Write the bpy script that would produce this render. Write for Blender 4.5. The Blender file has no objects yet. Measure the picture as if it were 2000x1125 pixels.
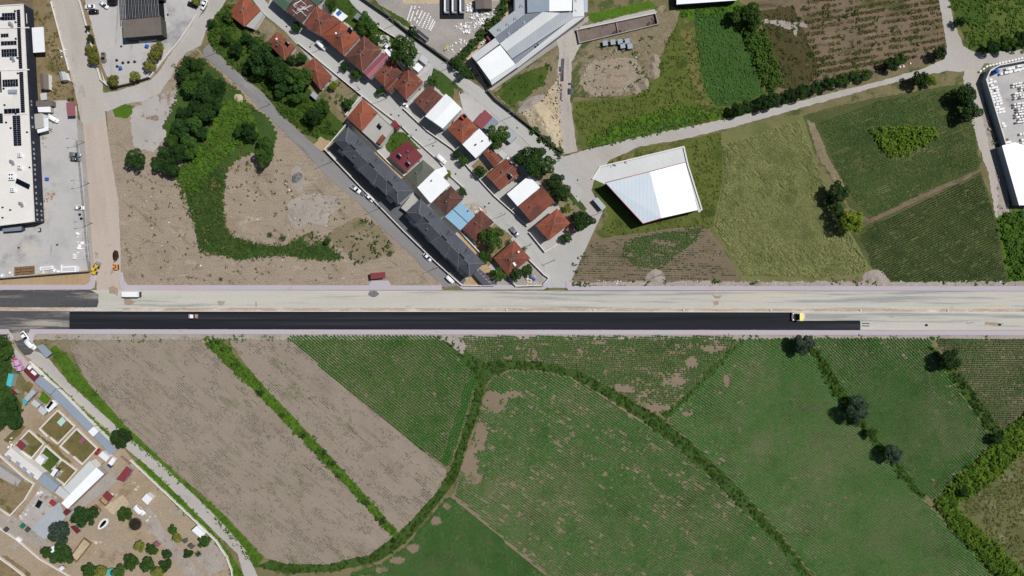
import bpy, bmesh, math, random
import numpy as np
from mathutils import Vector, Matrix
from mathutils.geometry import tessellate_polygon
SC = bpy.context.scene
COL = SC.collection
# ------------------------------------------------------------- camera, sky, sun, exposure
S = 0.22          # metres on the ground per photograph pixel
H = 293.0         # flying height
cam = bpy.data.objects.new('camera', bpy.data.cameras.new('camera'))
cam.data.sensor_width = 36.0
cam.data.lens = 36.0 * H / (2000 * S)
cam.data.clip_end = 5000.0
cam.location = (0, 0, H)
COL.objects.link(cam)
SC.camera = cam
SUN_EL = math.radians(56.0)
SUN_AZ = math.atan2(0.92, 0.39)      # clockwise from +Y
wd = bpy.data.worlds.new('World'); SC.world = wd; wd.use_nodes = True
nt = wd.node_tree; nt.nodes.clear()
sky = nt.nodes.new('ShaderNodeTexSky'); sky.sky_type = 'NISHITA'; sky.sun_disc = False
sky.sun_elevation = SUN_EL; sky.sun_rotation = SUN_AZ
bg = nt.nodes.new('ShaderNodeBackground'); bg.inputs['Strength'].default_value = 0.05
wo = nt.nodes.new('ShaderNodeOutputWorld')
nt.links.new(sky.outputs[0], bg.inputs[0]); nt.links.new(bg.outputs[0], wo.inputs[0])
sl = bpy.data.lights.new('sun', 'SUN'); sl.energy = 5.0; sl.angle = math.radians(0.5); sl.color = (1.0, 0.975, 0.945)
so = bpy.data.objects.new('sun', sl); COL.objects.link(so)
sd = Vector((math.sin(SUN_AZ) * math.cos(SUN_EL), math.cos(SUN_AZ) * math.cos(SUN_EL), math.sin(SUN_EL)))
so.rotation_euler = sd.to_track_quat('Z', 'Y').to_euler(); so.location = (60, 30, 200)
vs = SC.view_settings
vs.view_transform = 'Standard'; vs.look = 'None'; vs.exposure = -0.32; vs.gamma = 1.0; vs.use_curve_mapping = False
try:
    SC.cycles.max_bounces = 5; SC.cycles.diffuse_bounces = 2; SC.cycles.glossy_bounces = 2
    SC.cycles.transparent_max_bounces = 4
except Exception: pass
random.seed(7)
RNG = np.random.default_rng(11)

# ------------------------------------------------------------- helpers
def W(px, py, z=0.0):
    """ground plan: where the thing seen at this photo pixel stands when it is z metres high"""
    k = S * (H - z) / H
    return Vector(((px - 1000.0) * k, (562.5 - py) * k, z))
def W2(pts):
    a = np.asarray(pts, float)
    return np.stack([(a[:, 0] - 1000) * S, (562.5 - a[:, 1]) * S], 1)
def lin(c):
    c = c / 255.0
    return c / 12.92 if c <= 0.04045 else ((c + 0.055) / 1.055) ** 2.4
def C(r, g, b): return (lin(r), lin(g), lin(b), 1.0)
def tag(o, label=None, cat=None, group=None, kind=None):
    if label: o['label'] = label
    if cat: o['category'] = cat
    if group: o['group'] = group
    if kind: o['kind'] = kind
    return o
def empty(name, loc, label=None, cat=None, group=None, rz=0.0):
    o = bpy.data.objects.new(name, None); o.empty_display_size = 0.3
    o.location = loc; o.rotation_euler = (0, 0, rz); COL.objects.link(o)
    return tag(o, label, cat, group)
def copy_tree(o, parent=None):
    c = o.copy(); COL.objects.link(c)
    if parent is not None: c.parent = parent
    for ch in list(o.children): copy_tree(ch, c)
    return c
_TAB = np.random.default_rng(5).random((256, 256))
def vn(x, y, scale, seed=0):
    """smooth value noise 0..1 for planting densities"""
    x = np.asarray(x) / scale + seed * 17.3 + 1000; y = np.asarray(y) / scale + seed * 9.1 + 1000
    i = np.floor(x).astype(int); j = np.floor(y).astype(int); u = x - i; v = y - j
    u = u * u * (3 - 2 * u); v = v * v * (3 - 2 * v)
    g = lambda a, b: _TAB[a & 255, b & 255]
    return (g(i, j) * (1 - u) + g(i + 1, j) * u) * (1 - v) + (g(i, j + 1) * (1 - u) + g(i + 1, j + 1) * u) * v
def fbm(x, y, scale, seed=0):
    return .5 * vn(x, y, scale, seed) + .3 * vn(x, y, scale / 2.3, seed + 3) + .2 * vn(x, y, scale / 5.1, seed + 6)
def inside(x, y, poly):
    p = np.asarray(poly, float); r = np.zeros(x.shape, bool); n = len(p); j = n - 1
    for i in range(n):
        xi, yi = p[i]; xj, yj = p[j]
        c = (yi > y) != (yj > y)
        with np.errstate(divide='ignore', invalid='ignore'):
            r ^= c & (x < (xj - xi) * (y - yi) / (yj - yi + 1e-12) + xi)
        j = i
    return r

class MB:
    """collects faces of several materials and links them as ONE mesh object"""
    def __init__(s): s.v = []; s.f = []; s.m = []; s.sm = []
    def face(s, pts, m=0, sm=False):
        b = len(s.v); s.v += [tuple(p) for p in pts]; s.f.append(tuple(range(b, b + len(pts)))); s.m.append(m); s.sm.append(sm)
    def add(s, vs_, fs, m=0, sm=False):
        b = len(s.v); s.v += [tuple(p) for p in vs_]
        for f in fs: s.f.append(tuple(b + i for i in f)); s.m.append(m); s.sm.append(sm)
    def box(s, c, d, rz=0.0, m=0, M=None):
        x, y, z = d[0] / 2, d[1] / 2, d[2] / 2
        R = Matrix.Rotation(rz, 3, 'Z') if M is None else M
        c = Vector(c)
        p = [c + R @ Vector(q) for q in ((-x, -y, -z), (x, -y, -z), (x, y, -z), (-x, y, -z), (-x, -y, z), (x, -y, z), (x, y, z), (-x, y, z))]
        s.add(p, ((3, 2, 1, 0), (4, 5, 6, 7), (0, 1, 5, 4), (1, 2, 6, 5), (2, 3, 7, 6), (3, 0, 4, 7)), m)
    def prism(s, poly, z0, z1, m=0, mt=None):
        n = len(poly); b = [(p[0], p[1], z0) for p in poly]; t = [(p[0], p[1], z1) for p in poly]
        a = sum(poly[i][0] * poly[(i + 1) % n][1] - poly[(i + 1) % n][0] * poly[i][1] for i in range(n))
        if a < 0: b.reverse(); t.reverse()
        for i in range(n):
            j = (i + 1) % n; s.face((b[i], b[j], t[j], t[i]), m)
        if n <= 4: s.face(t, m if mt is None else mt); s.face(b[::-1], m)
        else:
            for tri in tessellate_polygon([[Vector(p) for p in t]]):
                q = [Vector(t[i]) for i in tri]
                if (q[1] - q[0]).cross(q[2] - q[0]).z < 0: q.reverse()
                s.face(q, m if mt is None else mt)
    def loft(s, secs, m=0, sm=False, cap=True):
        n = len(secs[0]); b = len(s.v)
        for sec in secs: s.v += [tuple(p) for p in sec]
        for i in range(len(secs) - 1):
            for k in range(n):
                q = (k + 1) % n
                s.f.append((b + i * n + k, b + i * n + q, b + (i + 1) * n + q, b + (i + 1) * n + k)); s.m.append(m); s.sm.append(sm)
        if cap:
            s.f.append(tuple(b + k for k in range(n))[::-1]); s.m.append(m); s.sm.append(False)
            e = b + (len(secs) - 1) * n
            s.f.append(tuple(e + k for k in range(n))); s.m.append(m); s.sm.append(False)
    def tube(s, pts, rad, n=8, m=0, sm=True):
        pts = [Vector(p) for p in pts]
        if not hasattr(rad, '__len__'): rad = [rad] * len(pts)
        secs = []
        for i, p in enumerate(pts):
            d = (pts[min(i + 1, len(pts) - 1)] - pts[max(i - 1, 0)]).normalized()
            a = d.cross(Vector((0, 0, 1)) if abs(d.z) < .9 else Vector((1, 0, 0))).normalized(); b = d.cross(a)
            secs.append([p + (a * math.cos(t) + b * math.sin(t)) * rad[i] for t in (2 * math.pi * k / n for k in range(n))])
        s.loft(secs, m, sm)
    def cyl(s, c, r, h, n=16, m=0, axis='Z'):
        c = Vector(c); d = {'X': Vector((1, 0, 0)), 'Y': Vector((0, 1, 0)), 'Z': Vector((0, 0, 1))}[axis] * (h / 2)
        s.tube((c - d, c + d), r, n, m)
    def build(s, name, mats, parent=None, smooth=None):
        me = bpy.data.meshes.new(name); me.from_pydata(s.v, [], s.f)
        if not isinstance(mats, (list, tuple)): mats = [mats]
        for m in mats: me.materials.append(m)
        if len(mats) > 1: me.polygons.foreach_set('material_index', s.m)
        if any(s.sm): me.polygons.foreach_set('use_smooth', s.sm)
        me.update()
        o = bpy.data.objects.new(name, me); COL.objects.link(o)
        if parent is not None: o.parent = parent
        return o

def quads_mesh(name, V, mat_, parent=None):
    """V: (n,4,3) array of loose quads -> one object"""
    n = len(V); me = bpy.data.meshes.new(name)
    me.vertices.add(n * 4); me.vertices.foreach_set('co', np.ascontiguousarray(V.reshape(-1), np.float32))
    me.loops.add(n * 4); me.loops.foreach_set('vertex_index', np.arange(n * 4, dtype=np.int32))
    me.polygons.add(n); me.polygons.foreach_set('loop_start', np.arange(0, n * 4, 4, dtype=np.int32))
    try: me.polygons.foreach_set('loop_total', np.full(n, 4, np.int32))
    except Exception: pass
    me.update(calc_edges=True)
    me.materials.append(mat_)
    o = bpy.data.objects.new(name, me); COL.objects.link(o)
    if parent is not None: o.parent = parent
    return o
def leaf_quads(P, Nn, half, asp=0.7, rng=RNG):
    """P centres (n,3), Nn normals (n,3), half sizes (n,) -> (n,4,3)"""
    n = len(P); Nn = Nn / np.linalg.norm(Nn, axis=1, keepdims=True)
    r = rng.normal(size=(n, 3)); a = np.cross(Nn, r); a /= np.linalg.norm(a, axis=1, keepdims=True) + 1e-9
    b = np.cross(Nn, a); a = a * half[:, None]; b = b * (half * asp)[:, None]
    return np.stack([P - a - b * .4, P - a * .1 - b, P + a + b * .3, P + a * .1 + b], 1)
def clumps(name, XY, z0, k, half, spread, hgt, mat_, tilt=.7, rng=RNG, szv=None):
    """k leaves round each plant position (metres)"""
    n = len(XY)
    if n == 0: return None
    sc = np.ones(n) if szv is None else szv
    sc = np.repeat(sc, k); P = np.repeat(XY, k, 0)
    t = rng.random(n * k) * 2 * np.pi; rr = np.sqrt(rng.random(n * k)) * spread * sc
    hz = (1 - (rr / (spread * sc + 1e-6)) ** 2 * .7) * hgt * sc * (.55 + .45 * rng.random(n * k))
    Pc = np.stack([P[:, 0] + np.cos(t) * rr, P[:, 1] + np.sin(t) * rr, z0 + hz], 1)
    ti = rng.random(n * k) * tilt; ta = t + rng.normal(size=n * k) * .8
    N = np.stack([np.sin(ti) * np.cos(ta), np.sin(ti) * np.sin(ta), np.cos(ti)], 1)
    return quads_mesh(name, leaf_quads(Pc, N, half * sc * (.7 + .6 * rng.random(n * k)), rng=rng), mat_)
# ------------------------------------------------------------- materials
def new_mat(name):
    m = bpy.data.materials.new(name); m.use_nodes = True
    return m, m.node_tree, m.node_tree.nodes['Principled BSDF']
def nd(t, typ, **kw):
    n = t.nodes.new(typ)
    for k, v in kw.items(): setattr(n, k, v)
    return n
def noise(t, vec, scale, detail=4, rough=.6, angle=0.0, ratio=1.0, dist=0.0):
    mp = nd(t, 'ShaderNodeMapping', vector_type='TEXTURE')
    mp.inputs['Rotation'].default_value = (0, 0, angle); mp.inputs['Scale'].default_value = (ratio, 1, 1)
    t.links.new(vec, mp.inputs[0])
    n = nd(t, 'ShaderNodeTexNoise'); n.inputs['Scale'].default_value = scale; n.inputs['Detail'].default_value = detail
    n.inputs['Roughness'].default_value = rough; n.inputs['Distortion'].default_value = dist
    t.links.new(mp.outputs[0], n.inputs['Vector']); return n.outputs['Fac']
def ramp(t, fac, stops):
    r = nd(t, 'ShaderNodeValToRGB'); e = r.color_ramp.elements
    while len(e) < len(stops): e.new(.5)
    for i, (p, c) in enumerate(stops): e[i].position = p; e[i].color = c
    t.links.new(fac, r.inputs[0]); return r.outputs[0]
def mrange(t, fac, lo, hi, a=0.0, b=1.0):
    n = nd(t, 'ShaderNodeMapRange'); n.interpolation_type = 'SMOOTHSTEP'
    for i, v in enumerate((lo, hi, a, b)): n.inputs[i + 1].default_value = v
    t.links.new(fac, n.inputs[0]); return n.outputs[0]
def mixc(t, fac, a, b, mode='MIX'):
    n = nd(t, 'ShaderNodeMix', data_type='RGBA', blend_type=mode)
    for sock, v in ((n.inputs[0], fac), (n.inputs[6], a), (n.inputs[7], b)):
        if hasattr(v, 'node'): t.links.new(v, sock)
        else: sock.default_value = v
    return n.outputs[2]
_d = (.76, .79, .84, 1)
DIM = {k: _d for k in ('bare_earth', 'dirt_road', 'pinkish_dirt_road', 'gravel_track', 'compacted_base', 'pale_sand', 'tan_yard', 'grey_rubble_earth', 'weedy_earth', 'farm_earth')}   # measured earth colours, balanced
DIM.update({'compacted_base': (.80, .84, .88, 1), 'concrete_street': (.84, .86, .87, 1), 'pale_slab': (.66, .66, .66, 1), 'field_soil': (.88, .92, .94, 1), 'field_soil_straight': (.76, .8, .8, 1), 'olive_dry_grass': (.84, .88, .86, 1), 'concrete_yard': (.9, .91, .92, 1), 'worn_lane': (.8, .82, .84, 1), 'ochre_grass': (.8, .84, .9, 1), 'pink_paving': (.88, .86, .88, 1), 'dry_strip': (.76, .8, .84, 1), 'brown_rough_field': (.9, .92, .94, 1), 'olive_field': (.9, .95, .9, 1), 'broken_pad': (.74, .76, .78, 1)})
def gmat(name, cols, scale=.08, detail=8, rough=.95, over=(), grain=.25, gscale=2.2, seams=None, bump=.0, spec=.1, angle=0, ratio=1, coord='Object', shift=False, spread=.22):
    """mottled surface: cols spread along a noise; over = (colour, scale, lo, hi, angle, ratio, strength); seams = (angle, spacing, depth)"""
    m, t, b = new_mat(name)
    d = DIM.get(name)
    if d: cols = [tuple(x * y for x, y in zip(c, d)) for c in cols]; over = [(tuple(x * y for x, y in zip(o[0], d)),) + o[1:] for o in over]
    tc = nd(t, 'ShaderNodeTexCoord'); vec = tc.outputs[coord]
    if shift:
        oi = nd(t, 'ShaderNodeObjectInfo'); mu = nd(t, 'ShaderNodeVectorMath', operation='SCALE'); cb = nd(t, 'ShaderNodeCombineXYZ')
        for i in range(3): t.links.new(oi.outputs['Random'], cb.inputs[i])
        t.links.new(cb.outputs[0], mu.inputs[0]); mu.inputs['Scale'].default_value = 300
        ad = nd(t, 'ShaderNodeVectorMath', operation='ADD'); t.links.new(vec, ad.inputs[0]); t.links.new(mu.outputs[0], ad.inputs[1]); vec = ad.outputs[0]
    n = len(cols); lo, hi = .5 - spread, .5 + spread
    st = [(lo + (hi - lo) * i / max(1, n - 1), c) for i, c in enumerate(cols)]
    col = ramp(t, noise(t, vec, scale, detail, .65, angle, ratio), st)
    for (c, s_, a, h, an, ra, k) in over:
        f = mrange(t, noise(t, vec, s_, 7, .68, an, ra), a, h, 0, k)
        col = mixc(t, f, col, c)
    if seams:
        an, sp, dp = seams
        mp = nd(t, 'ShaderNodeMapping', vector_type='TEXTURE'); mp.inputs['Rotation'].default_value = (0, 0, an); t.links.new(vec, mp.inputs[0])
        wv = nd(t, 'ShaderNodeTexWave', wave_type='BANDS', bands_direction='X', wave_profile='SIN'); wv.inputs['Scale'].default_value = 2 * math.pi / sp / 20.0
        wv.inputs['Distortion'].default_value = .4; wv.inputs['Detail'].default_value = 1
        t.links.new(mp.outputs[0], wv.inputs['Vector'])
        col = mixc(t, mrange(t, wv.outputs['Fac'], .1, .7, dp, 0), col, (0.01, 0.01, 0.01, 1))
    if grain:
        g = noise(t, vec, gscale, 5, .75)
        gr = mrange(t, g, .3, .7, 1 - grain, 1 + grain)
        cc = nd(t, 'ShaderNodeCombineColor'); [t.links.new(gr, cc.inputs[i]) for i in range(3)]
        col = mixc(t, 1.0, col, cc.outputs[0], 'MULTIPLY')
        if bump:
            bp = nd(t, 'ShaderNodeBump'); bp.inputs['Strength'].default_value = bump; bp.inputs['Distance'].default_value = .15
            t.links.new(g, bp.inputs['Height']); t.links.new(bp.outputs[0], b.inputs['Normal'])
    t.links.new(col, b.inputs['Base Color'])
    b.inputs['Roughness'].default_value = rough; b.inputs['Specular IOR Level'].default_value = spec
    return m
def leafmat(name, cols, scale=.12, trans=.12, gscale=1.6, grain=.35, coord='Object'):
    m, t, b = new_mat(name)
    tc = nd(t, 'ShaderNodeTexCoord'); vec = tc.outputs['Object']
    oi = nd(t, 'ShaderNodeObjectInfo')
    n = len(cols)
    col = ramp(t, noise(t, vec, scale, 6, .7), [(.28 + .44 * i / max(1, n - 1), c) for i, c in enumerate(cols)])
    g = mrange(t, noise(t, vec, gscale, 4, .8), .3, .7, 1 - grain, 1 + grain)
    rnd = mrange(t, oi.outputs['Random'], 0, 1, .8, 1.2)
    mu = nd(t, 'ShaderNodeMath', operation='MULTIPLY'); t.links.new(g, mu.inputs[0]); t.links.new(rnd, mu.inputs[1])
    cc = nd(t, 'ShaderNodeCombineColor'); [t.links.new(mu.outputs[0], cc.inputs[i]) for i in range(3)]
    col = mixc(t, 1.0, col, cc.outputs[0], 'MULTIPLY')
    t.links.new(col, b.inputs['Base Color']); b.inputs['Roughness'].default_value = .75; b.inputs['Specular IOR Level'].default_value = .08
    if trans:
        tr = nd(t, 'ShaderNodeBsdfTranslucent'); t.links.new(col, tr.inputs[0])
        mx = nd(t, 'ShaderNodeMixShader'); mx.inputs[0].default_value = trans
        out = t.nodes['Material Output']; t.links.new(b.outputs[0], mx.inputs[1]); t.links.new(tr.outputs[0], mx.inputs[2]); t.links.new(mx.outputs[0], out.inputs[0])
    return m
def plain(name, c, rough=.5, metal=0.0, var=.12, scale=1.2, spec=.4):
    m, t, b = new_mat(name)
    tc = nd(t, 'ShaderNodeTexCoord')
    f = mrange(t, noise(t, tc.outputs['Object'], scale, 5, .7), .3, .7, 1 - var, 1 + var)
    cc = nd(t, 'ShaderNodeCombineColor'); [t.links.new(f, cc.inputs[i]) for i in range(3)]
    t.links.new(mixc(t, 1.0, c, cc.outputs[0], 'MULTIPLY'), b.inputs['Base Color'])
    b.inputs['Roughness'].default_value = rough; b.inputs['Metallic'].default_value = metal; b.inputs['Specular IOR Level'].default_value = spec
    return m
A40 = math.radians(-40)
M = {}
# grounds
M['ground'] = gmat('ground_mix', [C(86, 88, 52), C(120, 110, 82), C(96, 98, 60)], .05, over=[(C(60, 80, 36), .12, .5, .6, 0, 1, .8)])
M['lot'] = gmat('bare_earth', [C(146, 128, 108), C(172, 154, 132), C(158, 140, 119)], .045, over=[(C(126, 109, 90), .3, .55, .68, A40, 5, .6), (C(190, 174, 150), .15, .58, .66, 0, 2, .6), (C(112, 98, 80), 1.1, .58, .68, 0, 1, .65), (C(118, 102, 84), .9, .56, .64, .05, 9, .45), (C(128, 124, 92), .06, .58, .7, 0, 1, .5)], grain=.34, bump=.5)
M['lotgrey'] = gmat('grey_rubble_earth', [C(164, 150, 136), C(188, 176, 162)], .1, over=[(C(140, 126, 110), .3, .55, .65, 0, 1, .6)], grain=.2, bump=.5)
M['sand'] = gmat('pale_sand', [C(196, 174, 140), C(214, 196, 164)], .08, over=[(C(150, 130, 100), .6, .58, .68, .6, 3, .6)], bump=.6)
M['tan'] = gmat('tan_yard', [C(180, 150, 112), C(196, 168, 130)], .1)
M['dirtroad'] = gmat('dirt_road', [C(176, 164, 150), C(198, 188, 174), C(188, 174, 160)], .05, angle=math.radians(100), ratio=5, over=[(C(156, 142, 128), .2, .58, .68, math.radians(95), 6, .5)], grain=.12)
M['dirtpink'] = gmat('pinkish_dirt_road', [C(184, 164, 146), C(204, 186, 168), C(192, 176, 160)], .05, angle=math.radians(95), ratio=6, over=[(C(160, 138, 118), .25, .62, .7, 0, 1, .6)], grain=.12)
M['track'] = gmat('gravel_track', [C(182, 172, 160), C(202, 194, 184)], .06, angle=A40, ratio=4, over=[(C(160, 148, 134), .3, .6, .7, A40, 4, .5)], grain=.12)
M['lane'] = gmat('worn_lane', [C(134, 131, 130), C(158, 153, 149)], .06, angle=A40, ratio=8, over=[(C(182, 172, 160), .1, .55, .66, A40, 6, .8), (C(110, 108, 108), .2, .6, .7, A40, 8, .5)], grain=.12)
M['street'] = gmat('concrete_street', [C(178, 175, 170), C(194, 191, 186)], .1, angle=A40, ratio=5, over=[(C(158, 154, 150), .3, .62, .72, A40, 6, .5)], grain=.08)
M['base'] = gmat('compacted_base', [C(184, 178, 166), C(206, 198, 184), C(192, 184, 172)], .06, angle=0, ratio=16, over=[(C(158, 156, 150), .22, .5, .6, 0, 26, .85), (C(216, 206, 192), .3, .55, .62, 0, 34, .6), (C(120, 116, 108), .3, .64, .69, 0, 5, .5), (C(212, 196, 172), .08, .58, .68, 0, 6, .55), (C(150, 144, 136), .16, .68, .74, 0, 2, .5)], grain=.07)
M['asphalt'] = gmat('fresh_asphalt', [C(28, 30, 36), C(40, 42, 49)], .1, angle=0, ratio=40, over=[(C(58, 60, 66), .45, .5, .62, 0, 80, .6), (C(22, 23, 28), .3, .55, .62, 0, 60, .7), (C(80, 78, 76), .5, .66, .72, 0, 12, .4)], grain=.1, rough=.85, spec=.2, seams=(math.pi / 2, 3.55, .3))
M['oldasphalt'] = gmat('dusty_asphalt', [C(62, 63, 66), C(84, 83, 84), C(70, 70, 72)], .12, angle=0, ratio=14, over=[(C(176, 168, 158), .16, .52, .68, 0, 12, .8)], grain=.2)
M['paving'] = gmat('pink_paving', [C(180, 176, 184), C(188, 180, 186), C(182, 180, 188)], .02, over=[(C(196, 168, 174), .05, .54, .66, 0, 3, .6), (C(160, 152, 150), .3, .6, .7, 0, 3, .5)], grain=.05, gscale=5)
M['kerb'] = gmat('kerb_stone', [C(206, 202, 198), C(222, 218, 214)], .6, grain=.06)
M['median'] = gmat('median_fill', [C(196, 188, 176), C(168, 150, 130), C(208, 202, 192)], .25, ratio=4, over=[(C(120, 108, 94), .8, .6, .68, 0, 3, .7)], grain=.2)
M['concrete'] = gmat('concrete_yard', [C(166, 164, 163), C(188, 185, 182), C(178, 174, 170)], .05, over=[(C(132, 130, 130), .06, .5, .68, 0, 1, .75), (C(200, 190, 178), .1, .54, .64, 0, 2, .6), (C(140, 134, 128), .25, .6, .66, 1.5, 10, .6), (C(120, 116, 112), .5, .66, .72, .5, 3, .5)], grain=.07)
M['slab'] = gmat('pale_slab', [C(198, 196, 192), C(212, 208, 202)], .15, over=[(C(164, 156, 146), .25, .6, .7, 0, 1, .6)], grain=.06)
M['yard'] = gmat('stone_yard', [C(142, 136, 131), C(166, 160, 154)], .08, over=[(C(124, 118, 114), .3, .58, .7, 0, 1, .5)], grain=.14)
M['pad'] = gmat('broken_pad', [C(182, 174, 168), C(200, 192, 184)], .1, over=[(C(140, 118, 98), .14, .55, .62, 0, 1, .85), (C(96, 92, 70), .2, .62, .68, 0, 1, .6)], grain=.15)
# field soils and grasses
ROW = lambda s_: math.atan2(-s_, 1)
M['soil'] = gmat('field_soil', [C(136, 121, 107), C(156, 141, 126), C(146, 132, 116)], .03, over=[(C(120, 106, 94), .5, .54, .66, ROW(.85), 14, .45), (C(108, 112, 76), .09, .56, .68, ROW(.85), 3, .6), (C(166, 150, 134), .16, .58, .68, ROW(.85), 10, .6)], grain=.12, seams=(ROW(.85) + math.pi / 2, .75, .12))
M['soilg'] = gmat('field_soil_under_crop', [C(120, 106, 90), C(138, 122, 106)], .05, grain=.2, over=[(C(92, 96, 64), .1, .48, .66, 0, 1, .7)])
M['soilr'] = gmat('field_soil_straight', [C(122, 106, 88), C(146, 128, 108)], .05, over=[(C(92, 92, 56), .1, .52, .66, 0, 2, .6)], grain=.18, seams=(math.pi / 2, .9, .2))
M['soilo'] = gmat('olive_field', [C(98, 102, 58), C(122, 120, 80), C(88, 94, 50)], .05, over=[(C(140, 128, 96), .12, .56, .68, ROW(1.1), 9, .6)], grain=.3, seams=(ROW(1.1) + math.pi / 2, .9, .2))
M['soild'] = gmat('dark_green_field', [C(66, 78, 42), C(88, 94, 56), C(76, 84, 48)], .05, over=[(C(122, 114, 82), .06, .54, .7, ROW(-.4), 4, .6)], grain=.3, seams=(ROW(-.4) + math.pi / 2, .9, .4))
M['grass'] = gmat('mixed_grass', [C(44, 62, 26), C(64, 84, 34), C(86, 92, 44)], .06, over=[(C(110, 100, 60), .08, .58, .68, 0, 1, .6)], grain=.4, bump=.6)
M['brightgrass'] = gmat('bright_grass', [C(52, 80, 22), C(78, 108, 32), C(62, 92, 28)], .08, grain=.35, bump=.6)
M['darkgrass'] = gmat('dark_grass', [C(46, 66, 30), C(64, 86, 40), C(54, 74, 34)], .07, grain=.35, bump=.6)
M['olivegrass'] = gmat('olive_dry_grass', [C(70, 86, 36), C(98, 106, 52), C(80, 92, 42)], .06, over=[(C(50, 68, 28), .1, .55, .65, 0, 1, .7)], grain=.35, bump=.6)
M['ochre'] = gmat('ochre_grass', [C(112, 108, 60), C(134, 120, 74)], .1, over=[(C(80, 90, 42), .2, .46, .58, 0, 1, .85)], grain=.35, bump=.6)
M['drygrass'] = gmat('dry_strip', [C(126, 104, 72), C(150, 130, 98), C(112, 96, 62)], .1, over=[(C(94, 92, 50), .15, .52, .64, 0, 1, .7), (C(176, 160, 136), .3, .6, .7, 1.5, 5, .6)], grain=.3)
M['brownfield'] = gmat('brown_rough_field', [C(96, 82, 66), C(124, 106, 88), C(108, 94, 74)], .05, over=[(C(72, 78, 44), .12, .52, .62, .1, 4, .8), (C(146, 126, 108), .1, .56, .66, 0, 1, .6)], grain=.35, bump=.6)
M['darkrough'] = gmat('dark_rough_ground', [C(58, 56, 34), C(76, 70, 46), C(52, 60, 32)], .08, over=[(C(140, 128, 104), .2, .64, .7, 0, 2, .6)], grain=.4, bump=.6)
M['weedy'] = gmat('weedy_earth', [C(156, 140, 114), C(138, 124, 96), C(170, 154, 128)], .08, over=[(C(70, 88, 38), .09, .52, .6, .7, 2, .85)], grain=.35, bump=.6)
M['meadow'] = gmat('grey_green_meadow', [C(70, 76, 40), C(100, 102, 66), C(82, 84, 44)], .06, over=[(C(140, 138, 116), .12, .56, .68, 0, 1, .7), (C(92, 84, 46), .1, .56, .66, 0, 1, .6)], grain=.35, bump=.6)
M['farm'] = gmat('farm_earth', [C(160, 138, 110), C(178, 158, 132), C(166, 150, 130)], .06, over=[(C(140, 112, 78), .1, .55, .66, 0, 1, .6), (C(190, 178, 162), .12, .58, .68, 0, 1, .6)], grain=.25)
M['pen'] = gmat('pen_grass', [C(92, 86, 52), C(122, 108, 72)], .1, over=[(C(72, 84, 42), .12, .5, .62, 0, 1, .7), (C(150, 122, 90), .2, .6, .7, 0, 1, .6)], grain=.25)
M['darkearth'] = gmat('dark_wet_earth', [C(34, 28, 22), C(60, 50, 40)], .4, grain=.4, bump=.8)
M['shade_toned_forecourt'] = gmat('painted_shade_paving', [C(88, 90, 94), C(104, 105, 108)], .15, grain=.12)  # dark grey carries the apartment blocks' shade in the ground colour
# leaves
M['crop'] = leafmat('crop_leaf', [C(54, 94, 38), C(72, 114, 54), C(62, 104, 46)], .05, .1)
M['crop2'] = leafmat('crop_leaf_bright', [C(44, 88, 28), C(58, 108, 40), C(50, 98, 32)], .05, .1)
M['crop3'] = leafmat('crop_leaf_dull', [C(58, 84, 42), C(80, 106, 56), C(68, 94, 48)], .05, .1)
M['cropd'] = leafmat('seedling_leaf', [C(50, 52, 36), C(76, 84, 50)], .1, .05)
M['cropo'] = leafmat('olive_crop_leaf', [C(96, 106, 58), C(140, 144, 92), C(84, 98, 48)], .06, .1)
M['cropk'] = leafmat('striped_crop_leaf', [C(48, 70, 36), C(66, 88, 48), C(56, 78, 40)], .06, .1)
M['weed'] = leafmat('weed_leaf', [C(52, 78, 28), C(72, 100, 36), C(60, 86, 30)], .08, .12)
M['weedb'] = leafmat('bright_weed_leaf', [C(62, 90, 24), C(92, 116, 36), C(74, 100, 28)], .08, .15)
M['weedd'] = leafmat('dark_weed_leaf', [C(40, 60, 28), C(60, 82, 38), C(50, 70, 32)], .08, .1)
M['weedm'] = leafmat('meadow_leaf', [C(80, 92, 38), C(104, 112, 52), C(66, 86, 34)], .08, .1)
M['weedo'] = leafmat('dry_weed_leaf', [C(104, 96, 50), C(84, 88, 42), C(126, 112, 66)], .08, .1)
M['tree_dark'] = leafmat('tree_leaf_dark', [C(34, 56, 28), C(50, 76, 36), C(42, 66, 32)], .5, .1)
M['tree_mid'] = leafmat('tree_leaf_mid', [C(48, 72, 30), C(66, 94, 40), C(56, 82, 34)], .5, .12)
M['tree_olive'] = leafmat('tree_leaf_olive', [C(92, 100, 40), C(118, 122, 56), C(104, 110, 46)], .5, .12)
M['tree_bright'] = leafmat('tree_leaf_bright', [C(84, 108, 28), C(116, 136, 44), C(98, 122, 34)], .5, .15)
M['tree_blue'] = leafmat('tree_leaf_bluegrey', [C(42, 58, 46), C(66, 84, 68), C(52, 68, 54)], .5, .05)
M['bark'] = plain('bark', C(92, 76, 60), .9, var=.3, scale=3)
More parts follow.
